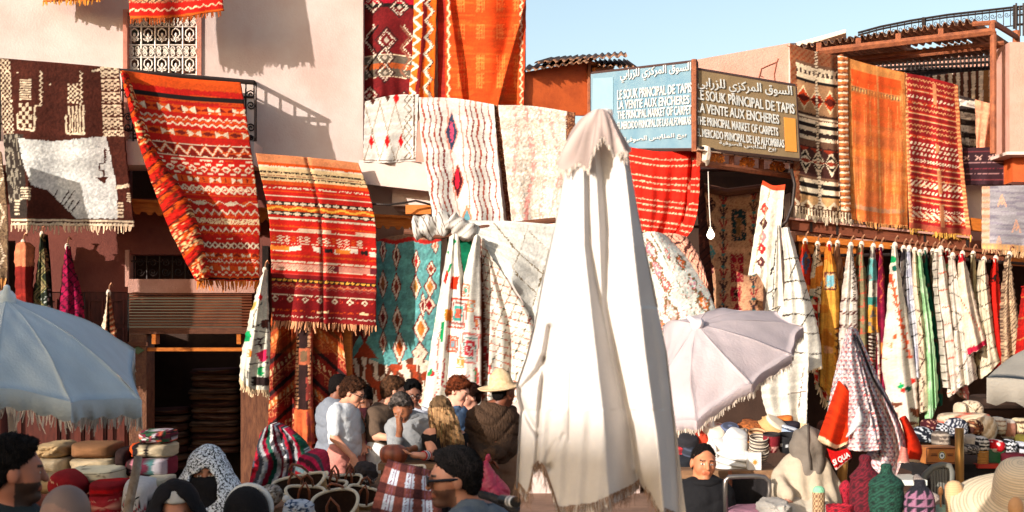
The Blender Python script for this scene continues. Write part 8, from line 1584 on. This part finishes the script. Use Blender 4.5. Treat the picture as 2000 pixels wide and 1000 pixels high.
basket('white rimmed basket behind the head of the man in sunglasses', 808, 918, 22, 12, 10.6, (0, -.6, .8), 0, False)
puff('white_pouch', 'white and blue printed pouch in front of the straw baskets', 'pouch', (553, 977, 612, 1012), 8.5, .12, lambda x, y, z: np.where((vn(x * 8, y * 8, 3) > .68)[..., None] & (y < .2)[..., None], np.array(rgb(60, 80, 110)), np.array(rgb(206, 210, 216))) * np.ones(x.shape + (1,)), e=.6, noise=.4)
puff('white_ball', 'small white woollen ball beside the basket mouth', 'ball', (551, 967, 566, 982), 8.7, .025, const(rgb(220, 216, 210)), e=1, e2=1, n=10)
puff('grey_pile', 'pale speckled wool bundle left of the coiled basket', 'bundle', (505, 948, 548, 990), 9.2, .15, speck(rgb(176, 160, 140), [rgb(206, 196, 184), rgb(110, 96, 84)], 9, .6), e=.8, noise=.4)
puff('dark_bag', 'dark quilted bag with a zip between the white tee man and the plaid blanket', 'bag', (690, 902, 736, 948), 10.6, .2, lambda x, y, z: np.where((np.abs(y - .2 * x - .3) < .07)[..., None] & (np.floor(x * 16) % 2 == 0)[..., None], np.array(rgb(190, 180, 170)), np.array(rgb(62, 54, 52))) * (.8 + .4 * fbm(x * 6, y * 6, 2))[..., None], e=.8, noise=.4)
# leather pouf, plaid blanket, lens
lathec('leather_pouf', 'round brown leather pouf under the hand of the man with grey curls', 'pouf', P(769, 903, 11.17), dense([(.085, 0), (.105, .03), (.112, .07), (.100, .11), (.06, .135), (.004, .142)], 14), lambda t, a: np.array(rgb(136, 70, 46)) * (.85 + .3 * (abs(math.sin(a * 8 * pi)) > .2)), mat('leather_smooth', None, .4, .25, 14, .2, 60, spec=.5))
def p_plaid(c):
    X, Y = c.X, c.Y; a, b = c.U * 3.3, c.V * 2.6; c.fill(rgb(112, 56, 48)); va = ((a + .55) % 1 < .52); hb = ((b + .75) % 1 < .6)
    c.m(va & hb, rgb(206, 210, 220)); c.m(~va & hb, rgb(132, 72, 60)); c.m(~va & ~hb, rgb(76, 38, 36)); c.m(va & ~hb, rgb(122, 66, 58))
    for o in (.17, .35): c.m((np.abs((a + .55) % 1 - o) < .025), rgb(130, 80, 96))
    c.mottle(.12, .4, .4); c.weave(.12, .8, .8)
cloth('plaid_blanket', [(757, 897), (785, 908), (848, 922)], [(716, 1030), (780, 1040), (862, 1040)], [(757, 897), (738, 950), (716, 1030)], [(848, 922), (856, 980), (862, 1040)], lambda U, V: 7.6 - .35 * V, p_plaid, 'brown and white plaid blanket draped in front of the crowd', 'blanket', fold=((.07, 1.2, .1, .2),), bulge=.08, thick=.03, fr='b', frl=8)
lensd = thing('camera_lens', 'black camera lens with a silver ring poking out beside the white parasol', 'lens', P(1010, 982, 4.6))
ax_ = np.array(P(1030, 986, 4.45)) - np.array(P(975, 976, 4.6)); ax_ /= np.linalg.norm(ax_); l0 = np.array(P(980, 976, 4.6))
for (a, b, r, col, nm) in ((0, .05, .017, rgb(24, 23, 24), 'barrel'), (.05, .056, .0185, rgb(190, 190, 190), 'ring'), (.056, .072, .018, rgb(120, 122, 124), 'focus_ring'), (.072, .082, .0185, rgb(214, 214, 214), 'ring'), (.082, .09, .018, rgb(30, 30, 30), 'lens_hood')):
    MB().lathe(l0 + ax_ * a, [(r, 0), (r, b - a)], 18, ax_, col).build(nm, mat('lens_metal', None, .35, .1, 20, .05), lensd)
# hats on the hat stall
GH = 'hats and caps on the hat stall'
def hatc(label, cx, cy, Y, rc, h, rb, ax=(0, -.3, 1), colf=None, dent=.0, wob=.03, brim=True, cat='hat', name='hat', flat_=.8):
    pr = [(.001, h), (rc * .5, h * .99), (rc * flat_, h * .93), (rc * .93, h * .7), (rc, h * .3), (rc * 1.02, h * .06)]
    if brim: pr += [(rc * 1.1, .01), (rb * .8, -.012), (rb, -.02), (rb, -.03), (rc * 1.0, -.005)]
    return lathec(name, label, cat, P(cx, cy, Y), dense(pr, 26) if not brim else pr, colf or (lambda t, a: np.array(rgb(224, 220, 212))), mat('felt', None, .9, .12, 30, .3, 140), ax, 28, wob, GH, None, (1, 1), dent)
wht = lambda t, a: np.array(rgb(212, 208, 202))
hatc('white bucket hat tilted on top of the white stack', 1432, 868, 8.85, .075, .10, .13, (.35, -.35, .9), wht, .01)
for i in range(4): hatc(('lowest', 'second from bottom', 'third from bottom', 'topmost')[i] + ' white brimmed hat in the stack beside the box with a gold emblem', 1436, 914 - i * 11, 8.8, .082, .09, .15 - .01 * i, (0.05 * i - .1, -.15, 1), wht, .012)
for i in range(3): hatc(('lowest', 'middle', 'topmost')[i] + ' cream hat of the tall pile behind the parasol pole', 1394, 912 - i * 22, 9., .085, .12, .13 - .01 * i, (-.15 + .1 * i, -.3, 1), lambda t, a: np.array(rgb(222, 206, 184)), .015)
hatc('round cream cap with dark dots under the pink parasol fringe', 1396, 858, 9.05, .075, .10, 0, (0, -.3, 1), lambda t, a: np.array(rgb(214, 190, 166)) if (int(a * 9) + int(t * 5)) % 4 else np.array(rgb(90, 60, 50)), brim=False)
hatc('orange red knitted cap behind the young man in black', 1374, 874, 9., .07, .11, 0, (0, -.3, 1), lambda t, a: np.array(rgb(190, 62, 36)), brim=False)
for k, (x, y, c_, lab) in enumerate(((1336, 905, rgb(26, 28, 34), 'black cap low at the left end of the hat stall'), (1350, 885, rgb(40, 44, 54), 'navy cap with grey lines at the left of the hat stall'), (1342, 866, rgb(34, 32, 36), 'black cap at the top left of the hat heap'), (1330, 880, rgb(120, 30, 34), 'maroon cap squeezed at the left edge of the hat heap'), (1365, 900, rgb(28, 30, 40), 'dark blue cap just behind the ear of the young man'), (1424, 846, rgb(60, 66, 84), 'slate blue cap with cream stripes under the parasol fringe'), (1405, 850, rgb(170, 40, 60), 'raspberry knitted cap beside the dotted one'))):
    hatc(lab, x, y + 8, 8.9 + .02 * k, .07, .085, 0, ((-.3 + .1 * k) % .4 - .2, -.5, 1), (lambda c_: lambda t, a: np.array(c_) * (1.5 if int(t * 9) % 3 == 0 and sum(c_) > .5 else 1))(c_), brim=False)
hatc('furry ginger brown hat on the hat heap', 1470, 848, 9.1, .10, .07, 0, (.2, -.4, 1), lambda t, a: np.array(rgb(150, 84, 40)) * (.7 + .6 * random.random()), wob=.2, brim=False)
hatc('white hat with a tan band right of the furry hat', 1506, 842, 9.1, .095, .08, 0, (.5, -.4, .8), lambda t, a: np.array(rgb(226, 206, 180)) if t < .6 else np.array(rgb(190, 150, 100)), brim=False, wob=.1)
def bowlc(label, cx, cy, Y, r, h, colf, ax=(0, -.35, 1), cat='bowl', name='woven_bowl'):
    pr = [(r * .7, 0), (r * .9, h * .3), (r, h), (r * .93, h), (r * .8, h * .3), (.001, h * .12)]; return lathec(name, label, cat, P(cx, cy, Y), dense(pr, 40), colf, mat('woven_fibre', None, .85, .15, 40, .4, 160), ax, 28, .02, 'woven bowls on the hat stall')
bw = lambda n, c1, c2: (lambda t, a: np.array(c1) if int(t * n) % 2 else np.array(c2))
for i in range(3): bowlc(('lowest', 'middle', 'upper')[i] + ' grey and cream striped bowl in the stack beside the emblem box', 1481, 900 - i * 13, 8.72, .062 - .002 * i, .07, bw(18, rgb(206, 190, 170), rgb(70, 62, 60)))
for i in range(3): bowlc(('lowest', 'middle', 'upper')[i] + ' orange and brown ringed bowl beside the white hats', 1461, 902 - i * 15, 8.82, .05, .06, bw(16, rgb(206, 140, 60), rgb(90, 50, 34)))
bowlc('open brown bowl with pale rings resting on the striped stack', 1478, 857, 8.85, .055, .05, bw(14, rgb(110, 70, 44), rgb(196, 160, 120)))
bowlc('black cylinder cap with maroon band and white triangles', 1506, 882, 8.75, .053, .115, lambda t, a: np.array(rgb(40, 32, 32)) if t < .0 or t > .42 else (np.array(rgb(206, 150, 140)) if t < .16 and (a * 9) % 1 < (t / .16) else np.array(rgb(120, 24, 34))), (0, -.15, 1), 'hat', 'hat')
bowlc('black cap with white printed marks beside the grey hood', 1537, 882, 8.8, .062, .11, lambda t, a: np.array(rgb(216, 216, 216)) if .18 < t < .26 and (a * 17) % 1 < .4 else np.array(rgb(26, 25, 28)), (0, -.25, 1), 'hat', 'hat')
puff('cap', 'blue and white cap with dark lettering-like stitching above the black cap', 'cap', (1523, 832, 1560, 852), 9.05, .08, stripes([rgb(160, 176, 200), rgb(206, 208, 214), rgb(50, 54, 70)], 2.2, 1), rot=-16, group=GH, n=16)
puff('cap', 'dark cap folded flat next to the ochre slipper', 'cap', (1522, 822, 1562, 838), 9.2, .08, const(rgb(44, 38, 44)), group=GH, n=16)
puff('slipper', 'ochre leather slipper on top of the hat heap', 'slipper', (1508, 812, 1548, 828), 9.3, .09, const(rgb(206, 112, 44)), rot=10, n=16, m=SOLID)
puff('striped_cloth', 'small cream and navy striped cloth under the parasol fringe', 'cloth', (1430, 836, 1462, 850), 9., .08, stripes([rgb(206, 180, 150), rgb(50, 50, 66)], 5, 0), n=16)
bx = thing('gift_box', 'white cardboard box with a gold sun emblem on the hat stall', 'box', P(1475, 918, 8.62))
MB().pxr(1462, 884, 1487, 918, 8.62, .12).build('carton', mat('white_card', rgb(206, 200, 192), .6, .08, 8, .05), bx)
mb = MB(); GM = mat('gold_print', rgb(196, 134, 50), .5)
for i in range(10):
    a = i * pi / 5; mb.prism([P(1474.5 + 3 * math.cos(a - .25), 903 + 3 * math.sin(a - .25), 8.618), P(1474.5 + 7.5 * math.cos(a), 903 + 7.5 * math.sin(a), 8.618), P(1474.5 + 3 * math.cos(a + .25), 903 + 3 * math.sin(a + .25), 8.618)], (0, .0015, 0))
mb.prism([P(1474.5 + 3.2 * math.cos(a), 903 + 3.2 * math.sin(a), 8.617) for a in np.linspace(0, 2 * pi, 12, endpoint=False)], (0, .0015, 0)); mb.build('sun_emblem', GM, bx)
# under the hat stall: tube chair, boxes
ch = thing('tube_chair', 'folding chair with bent steel tube back in front of the hat stall', 'chair', (P(1460, 0, 8.1)[0], 8.1, 0))
def pt(x, y, Y=8.1): return P(x, y, Y)
MB().tube([pt(1418, 1010), pt(1416, 950), pt(1417, 938), pt(1424, 932), pt(1445, 931), pt(1475, 930), pt(1493, 932), pt(1502, 940), pt(1503, 960), pt(1494, 1010)], .014, 8).build('backrest_frame', mat('steel_tube', rgb(130, 122, 116), .3, .2, 20, 0, metal=.8), ch, True)
xs_ = [P(1418, 0, 8.1)[0], P(1498, 0, 8.1)[0]]
for x in xs_:
    for y in (8.1, 7.7): MB().tube([(x, y, .95 if y > 7.9 else .5), (x, y, .01)], .013, 8).build('leg', RUSTI, ch, True)
MB().box((xs_[0], 7.65, .47), (xs_[1], 8.1, .5)).build('seat', mat('chair_seat', rgb(90, 70, 60), .7), ch)
tag(MB().tube([P(1426, 919, 8.55), P(1426, 1010, 8.55), (P(1426, 0, 8.55)[0], 8.55, .02)], .012, 6).build('thin_post', RUSTI), 'thin rusty post at the front of the hat stall table', 'post')
for lab, b_, c_ in (('tan cardboard box in the shade under the hat stall', (1430, 944, 1467, 980), rgb(150, 106, 76)), ('orange box under the hat stall next to the robed person', (1474, 950, 1520, 982), rgb(206, 120, 50))):
    bo = thing('cardboard_box', lab, 'box', P((b_[0] + b_[2]) / 2, b_[3], 9.)); m_ = mat('card_%d' % b_[0], c_, .8, .2, 6, .1)
    MB().pxr(*b_, 8.95, .3).build('carton', m_, bo); MB().pxr(b_[0] + 1, b_[1] - 3, b_[2] - 1, b_[1] - .3, 8.96, .28).build('lid', m_, bo)
MB_ = MB().pxr(1405, 984, 1530, 990, 8.7, .9); tag(MB_.build('lower_shelf', TW), 'plank shelf below the hat stall holding two boxes', 'shelf')
puff('mauve_cloth', 'mauve cloth bundle at the bottom edge below the tube chair', 'cloth', (1416, 988, 1512, 1020), 8.2, .2, const(rgb(150, 106, 120)), e=.5, noise=.3)
puff('white_cloth', 'grey white cloth lying beside the seated robed person', 'cloth', (1482, 974, 1540, 1012), 8.0, .2, const(rgb(170, 162, 152)), e=.7, noise=.4)
# beanies and bundles at the right
GB = 'beanies and bundles on the right stall'; CRW = rgb(214, 190, 160)
for lab, b_, pt_, kw in [
    ('cream lattice pouf on top of the beanie heap', (1874, 782, 1918, 822), lambda x, y, z: np.where((((x + y) * 2.5 % 1) < .12)[..., None] | (((x - y) * 2.5 % 1) < .12)[..., None], np.array(rgb(90, 70, 56)), np.array(CRW)) * np.ones(x.shape + (1,)), dict(e=.8, Y=10.5)),
    ('cream bundle with a knot left of the lattice pouf', (1866, 786, 1884, 816), const(CRW), dict(e=.9, Y=10.45)),
    ('long cream and red striped bolster across the beanie heap', (1832, 806, 1936, 842), stripes([rgb(206, 90, 70), CRW, rgb(170, 150, 126), CRW, CRW, rgb(150, 120, 96)], 6, 2, 0), dict(e=.5, Y=10.3)),
    ('navy and white striped beanie in the middle of the heap', (1846, 816, 1888, 858), stripes([rgb(36, 40, 56), rgb(36, 40, 56), rgb(206, 204, 206)], 9, 2), dict(e=.9, Y=10.0, rot=12)),
    ('brown patterned beanie right of the navy striped one', (1890, 820, 1922, 850), speck(rgb(70, 40, 34), [rgb(206, 170, 130), rgb(150, 90, 60)], 5, .66), dict(e=.8, Y=10.0, rot=-20)),
    ('big cream and tan knitted beanie', (1910, 812, 1944, 864), stripes([CRW, rgb(176, 150, 120), rgb(222, 206, 184)], 3, 2), dict(e=.9, Y=9.98)),
    ('white beanie with tan rings', (1936, 814, 1962, 850), stripes([rgb(222, 210, 192), rgb(222, 210, 192), rgb(150, 110, 80)], 6, 1), dict(e=.7, Y=10.1)),
    ('dusty pink and white wool hat beyond the ringed beanie', (1958, 818, 1980, 858), stripes([rgb(160, 110, 92), rgb(160, 110, 92), rgb(214, 200, 184)], 1.5, 1, 1), dict(e=.6, Y=10.1)),
    ('cream and brown banded hat at the right edge', (1978, 816, 2004, 858), stripes([rgb(206, 186, 150), rgb(80, 56, 44)], 4, 1), dict(e=.5, Y=10.1)),
    ('black and white patterned beanie at the left end of the heap', (1784, 834, 1822, 864), speck(rgb(30, 32, 40), [rgb(196, 200, 204)], 5, .64), dict(e=.8, Y=9.95, rot=-18)),
    ('dark maroon beanie behind the left end of the heap', (1800, 818, 1832, 844), speck(rgb(70, 26, 32), [rgb(180, 130, 110)], 6, .7), dict(e=.8, Y=10.1)),
    ('black and white chequered beanie between the maroon and navy ones', (1826, 826, 1850, 848), lambda x, y, z: np.where(((np.floor(x * 3) + np.floor(y * 3)) % 2 == 0)[..., None], np.array(rgb(200, 200, 204)), np.array(rgb(28, 28, 34))) * np.ones(x.shape + (1,)), dict(e=.8, Y=10.02)),
    ('grey brown striped woollen hat above the wooden cigar box', (1822, 842, 1852, 874), stripes([rgb(96, 84, 76), rgb(170, 154, 138)], 4, 1), dict(e=.5, Y=9.8)),
    ('plain grey beanie right of the brass post', (1884, 848, 1908, 874), const(rgb(170, 160, 150)), dict(e=.8, Y=9.8)),
    ('charcoal patterned beanie low beside the brass post', (1880, 868, 1912, 888), speck(rgb(60, 56, 56), [rgb(160, 150, 140)], 7, .6), dict(e=.7, Y=9.7)),
    ('black and white ringed beanie in front', (1904, 852, 1928, 886), stripes([rgb(30, 30, 36), rgb(216, 210, 204)], 5, 1), dict(e=.8, Y=9.7)),
    ('red and white spotted beanie', (1924, 858, 1960, 884), speck(rgb(186, 26, 34), [rgb(220, 206, 200)], 2.2, .55), dict(e=.9, Y=9.72)),
    ('black and white zigzag cap right of the spotted beanie', (1958, 858, 1982, 888), lambda x, y, z: np.where((((y * 2 + np.abs((x * 2) % 1 - .5)) % 1) < .4)[..., None], np.array(rgb(206, 206, 210)), np.array(rgb(28, 28, 34))) * np.ones(x.shape + (1,)), dict(e=.8, Y=9.72)),
    ('light grey cap with black edge at the right end', (1980, 862, 2004, 890), stripes([rgb(196, 196, 204), rgb(40, 40, 46)], 2, 1), dict(e=.8, Y=9.75)),
    ('olive green cap behind the light grey one', (1986, 848, 2008, 870), const(rgb(110, 100, 44)), dict(e=.8, Y=9.95)),
    ('maroon cloth hanging over the stall edge below the caps', (1958, 884, 2002, 916), const(rgb(84, 24, 34)), dict(e=.4, Y=9.6))]:
    Yk = kw.pop('Y'); puff('beanie' if 'beanie' in lab else 'woollen_bundle', lab, 'beanie' if 'beanie' in lab else 'bundle', b_, Yk, .10, pt_, group=GB, noise=.12, n=20, **kw)
for i in range(8): lathec('woven_plate', 'mustard woven plate in the stack beside the green tin', 'plate', P(1920, 905 - i * 3.2, 9.62), [(.001, 0), (.036, 0), (.038, .005), (.038, .008), (.034, .008), (.001, .004)], lambda t, a: np.array(rgb(196, 140, 70)), None, (0, 0, 1), 16, 0, 'mustard plates stacked beside the green tin')
tag(MB().pxr(1931, 880, 1961, 906, 9.65, .12).pxr(1930, 878, 1962, 881, 9.645, .13).build('green_tin', mat('green_tin', rgb(20, 86, 50), .4, .2, 8, .1, spec=.5)), 'dark green tin box below the red spotted beanie', 'tin')
tag(MB().pxr(1911, 907, 1958, 915, 9.55, .1).build('red_tray', mat('red_tray', rgb(170, 44, 26), .5)), 'red tray edge under the plates and green tin', 'tray')
cg = thing('wooden_box', 'orange wooden box with an oval white emblem on its front', 'box', P(1840, 906, 9.45))
MB().pxr(1808, 874, 1872, 906, 9.45, .22).build('case', mat('cigar_box', rgb(186, 116, 56), .5, .25, 8, .1, 60, c2=rgb(150, 86, 40)), cg)
PRT = mat('dark_print', rgb(90, 50, 30), .6)
mb = MB()
for (x0, y0, x1, y1) in ((1809, 875, 1871, 877), (1809, 903, 1871, 905), (1809, 877, 1811, 903), (1869, 877, 1871, 903), (1819, 886, 1830, 887.5), (1818, 889, 1831, 891), (1850, 886, 1862, 887.5), (1851, 889, 1861, 891)): mb.pxr(x0, y0, x1, y1, 9.447, .002)
mb.build('printed_border', PRT, cg)
for r_, c_, dz in ((9, rgb(206, 180, 90), 0), (7.4, rgb(30, 40, 60), .001), (6, rgb(220, 224, 226), .002), (2.6, rgb(90, 100, 110), .003)): MB().prism([P(1840 + r_ * .8 * math.cos(a), 890 + r_ * math.sin(a), 9.446 - dz) for a in np.linspace(0, 2 * pi, 20, endpoint=False)], (0, .0009, 0), c_).build('oval_emblem', SOLID, cg)
tag(MB().tube([P(1874, 836, 9.2), P(1874, 905, 9.2), P(1876, 1010, 9.2), (P(1876, 0, 9.2)[0], 9.2, .02)], [.030, .030, .022, .022], 10).build('brass_post', POLE_B, None, True), 'brass post standing in front of the beanie stall', 'post')
# plastic chair
pc = thing('plastic_chair', 'grey green plastic chair with a slatted round back behind the wicker jars', 'chair', (P(1830, 0, 8.6)[0], 8.6, 0)); PLG = mat('grey_plastic', rgb(108, 106, 98), .45, .15, 8, .05)
q_ = lambda x, y: P(x, y, 8.6 + .0 * y)
MB().tube([q_(1797, 1000), q_(1799, 950), q_(1806, 928), q_(1822, 913), q_(1840, 908), q_(1854, 910), q_(1859, 922), q_(1856, 960), q_(1850, 1000)], .020, 8).build('backrest_frame', PLG, pc, True)
for i in range(7): x = 1818 + i * 5.4; MB().pxq([(x - .6 * (6 - i) + 6, 985), (x - .6 * (6 - i) + 8.6, 985), (x + 4, 915), (x, 917)], 8.6, .012).build('slat', PLG, pc)
sx0, sx1 = P(1797, 0, 8.6)[0], P(1852, 0, 8.6)[0]; MB().box((sx0, 8.15, zt(990, 8.6) - .04), (sx1, 8.6, zt(990, 8.6))).build('seat', PLG, pc)
for x in (sx0 + .02, sx1 - .02):
    for y in (8.18, 8.57): MB().tube([(x, y, zt(990, 8.6) - .04), (x, y, .01)], .02, 8).build('leg', PLG, pc, True)
# wicker jars on the front table
def wick(c1, c2, nn=16, rows=40): return lambda t, a: np.array(c1) * (.75 + .5 * ((int(a * nn * 2) + int(t * rows)) % 2)) if (int(t * rows) % 3) or (int(a * nn * 2) % 3) else np.array(c2)
WK = mat('wicker', None, .8, .2, 60, .6, 130); k7 = 7.0 / F
def jar(label, cx, yb, w, prof, colf, Y=7.0, name='wicker_jar', cat='jar', n=44, group='wicker jars on the front table', ax=(0, 0, 1)):
    k = Y / F; prof = [(prof[0][0], -(1038 - yb))] + prof; return lathec(name, label, cat, P(cx, yb, Y), dense([(r * w / 2 * k, h * k) for r, h in prof], 48), colf, WK, ax, n, .01, group)
jar('crimson wicker jar with a conical knobbed lid', 1690, 1006, 60, [(.9, 0), (1, 15), (1, 55), (.96, 72), (1.02, 74), (.7, 86), (.42, 96), (.36, 104), (.42, 110), (.3, 117), (.02, 119)], wick(rgb(92, 14, 28), rgb(50, 10, 18)), 7.1)
jar('dark green wicker jar with a flared lid and narrow neck', 1731, 1010, 70, [(.8, 0), (.95, 20), (.98, 45), (.92, 58), (1.0, 62), (.8, 74), (.42, 84), (.3, 94), (.32, 100), (.22, 104), (.02, 105)], wick(rgb(26, 64, 50), rgb(12, 32, 25)), 6.9)
jar('purple and black triangle patterned jar with a dark neck', 1796, 1014, 60, [(.9, 0), (1, 20), (.92, 46), (.62, 60), (.36, 66), (.33, 72), (.36, 76), (.02, 77)], lambda t, a: np.array(rgb(30, 28, 36)) if t > .72 or ((a * 9) % 1 < ((t * 7) % 1)) else np.array(rgb(150, 100, 124)), 6.8)
jar('small red mesh basket at the foot of the crimson jar', 1640, 1016, 54, [(.8, 0), (.95, 14), (1, 26), (.96, 30), (.9, 28), (.7, 6), (.02, 4)], wick(rgb(150, 20, 36), rgb(60, 14, 24)), 6.75, 'mesh_basket', 'basket')
jar('tiny crimson wicker tuft between the robe and the jar', 1652, 985, 26, [(.5, 0), (.8, 20), (1, 34), (.5, 44), (.02, 48)], wick(rgb(150, 20, 40), rgb(96, 16, 30)), 7.35, 'wicker_basket', 'basket')
jar('pale woven can with a mint green lid beside the robed person', 1599, 1010, 24, [(.95, 0), (1, 8), (1, 50), (.98, 52), (.9, 56), (.5, 60), (.02, 61)], lambda t, a: np.array(rgb(140, 206, 160)) if t > .8 else (np.array(rgb(190, 160, 120)) if (int(a * 22) + int(t * 20)) % 2 else np.array(rgb(120, 84, 60))), 7.2, 'woven_can', 'can')
# grey coiled rope lid, straw objects
sn = tag(MB().tube([P(1790, 932, 7.3), P(1797, 945, 7.25), P(1800, 958, 7.2), P(1812, 966, 7.15), P(1826, 974, 7.1), P(1834, 990, 7.1)], [.02, .03, .028, .024, .026, .022], 12, False, None).build('woven_snake', mat('grey_weave', rgb(130, 112, 104), .85, .3, 60, .6, 150, c2=rgb(176, 160, 146)), None, True), 'grey brown woven tube curling behind the triangle patterned jar', 'woven tube')
tag(MB().box((P(1752, 0, 8)[0], 7.95, zt(936, 8) - .03), (P(1806, 0, 8)[0], 8.3, zt(936, 8))).box((P(1754, 0, 8)[0], 8.05, .0), (P(1757, 0, 8)[0], 8.08, zt(936, 8) - .031)).box((P(1802, 0, 8)[0], 8.05, .0), (P(1805, 0, 8)[0], 8.08, zt(936, 8) - .031)).build('side_table', mat('white_laminate', rgb(196, 200, 190), .4, .1, 5, 0)), 'pale side table behind the green wicker jar', 'table')
STW = mat('fine_straw', None, .85, .16, 50, .5, 170, stretch=(1, 1, 7))
lathec('straw_slipper', 'tall rounded pale straw form between the wooden spoons', 'straw form', P(1868, 1012, 6.9), dense([(.02, 0), (.042, .01), (.046, .07), (.045, .12), (.041, .15), (.028, .175), (.004, .184)], 40), lambda t, a: np.array(rgb(222, 180, 132)) * (.9 + .1 * (int(t * 40) % 2)), STW, (-.08, 0, 1), 26)
sh_ = thing('straw_hat', 'huge pale straw hat with a tall round crown in the lower right corner', 'hat', P(1985, 1012, 6.6))
lathec('crown', None, None, P(1990, 972, 6.7), dense([(.125, -.02), (.122, .05), (.116, .11), (.095, .165), (.05, .19), (.003, .195)], 70), lambda t, a: np.array(rgb(236, 214, 184)) * (.82 + .18 * (int(t * 69) % 3 > 0)), STW, (-.12, -.5, 1), 32, .02, None, sh_)
lathec('brim', None, None, P(1990, 972, 6.7), dense([(.11, .01), (.17, -.01), (.24, -.03), (.31, -.055), (.31, -.062), (.2, -.03), (.11, .0)], 80), lambda t, a: np.array(rgb(230, 206, 172)) * (.78 + .22 * (int(t * 79) % 3 > 0)), STW, (-.12, -.5, 1), 40, .02, None, sh_)
def spoon(label, x, y0, y1, w, Y, col):
    k = Y / F; o = MB().ell(P(x, y0 + w * 1.4, Y), (w / 2 * k, .006, w * .95 * k), 14, 8, col).tube([P(x, y0 + w * 2, Y), P(x + 1, y1, Y)], [w * .2 * k, w * .16 * k], 8, False, col).build('wooden_spoon', SOLID, None, True); return tag(o, label, 'spoon', 'wooden spoons standing in the jar')
spoon('pale wooden spoon left of the rounded straw form', 1837, 946, 1010, 10, 6.95, rgb(206, 146, 96)); spoon('amber wooden spoon close to the rounded straw form', 1849, 942, 1010, 8, 7.0, rgb(180, 92, 40)); spoon('orange wooden spoon between straw form and straw hat', 1897, 950, 1010, 10, 6.95, rgb(176, 98, 44)); spoon('small cream spoon beside the orange one', 1891, 955, 1010, 6, 7.0, rgb(216, 186, 150))
bowlc('mint enamel bowl holding the wooden spoons', 1842, 1008, 6.95, .036, .05, lambda t, a: np.array(rgb(170, 206, 190)), (0, -.1, 1), 'bowl', 'enamel_bowl')
wb_ = MB(); 
for off in (0, 3): wb_.tube([P(1904 + off, 990, 6.95), P(1906 + off, 970, 6.95), P(1918 + off, 952, 6.97), P(1938 + off * .5, 940 + off, 7.0), P(1956, 934 + off, 7.02)], .008, 6)
tag(wb_.build('basket_hoop', LEA, None, True), 'curved wicker basket hoop beside the huge straw hat', 'hoop')
tag(MB().ell(P(1984, 992, 6.3), (.035, .03, .05), 16, 10).build('gourd', mat('tan_gourd', rgb(196, 146, 100), .5, .2, 10, .1)), 'smooth tan gourd in front of the huge straw hat', 'gourd')
# dim goods in the shop behind the hooked rugs
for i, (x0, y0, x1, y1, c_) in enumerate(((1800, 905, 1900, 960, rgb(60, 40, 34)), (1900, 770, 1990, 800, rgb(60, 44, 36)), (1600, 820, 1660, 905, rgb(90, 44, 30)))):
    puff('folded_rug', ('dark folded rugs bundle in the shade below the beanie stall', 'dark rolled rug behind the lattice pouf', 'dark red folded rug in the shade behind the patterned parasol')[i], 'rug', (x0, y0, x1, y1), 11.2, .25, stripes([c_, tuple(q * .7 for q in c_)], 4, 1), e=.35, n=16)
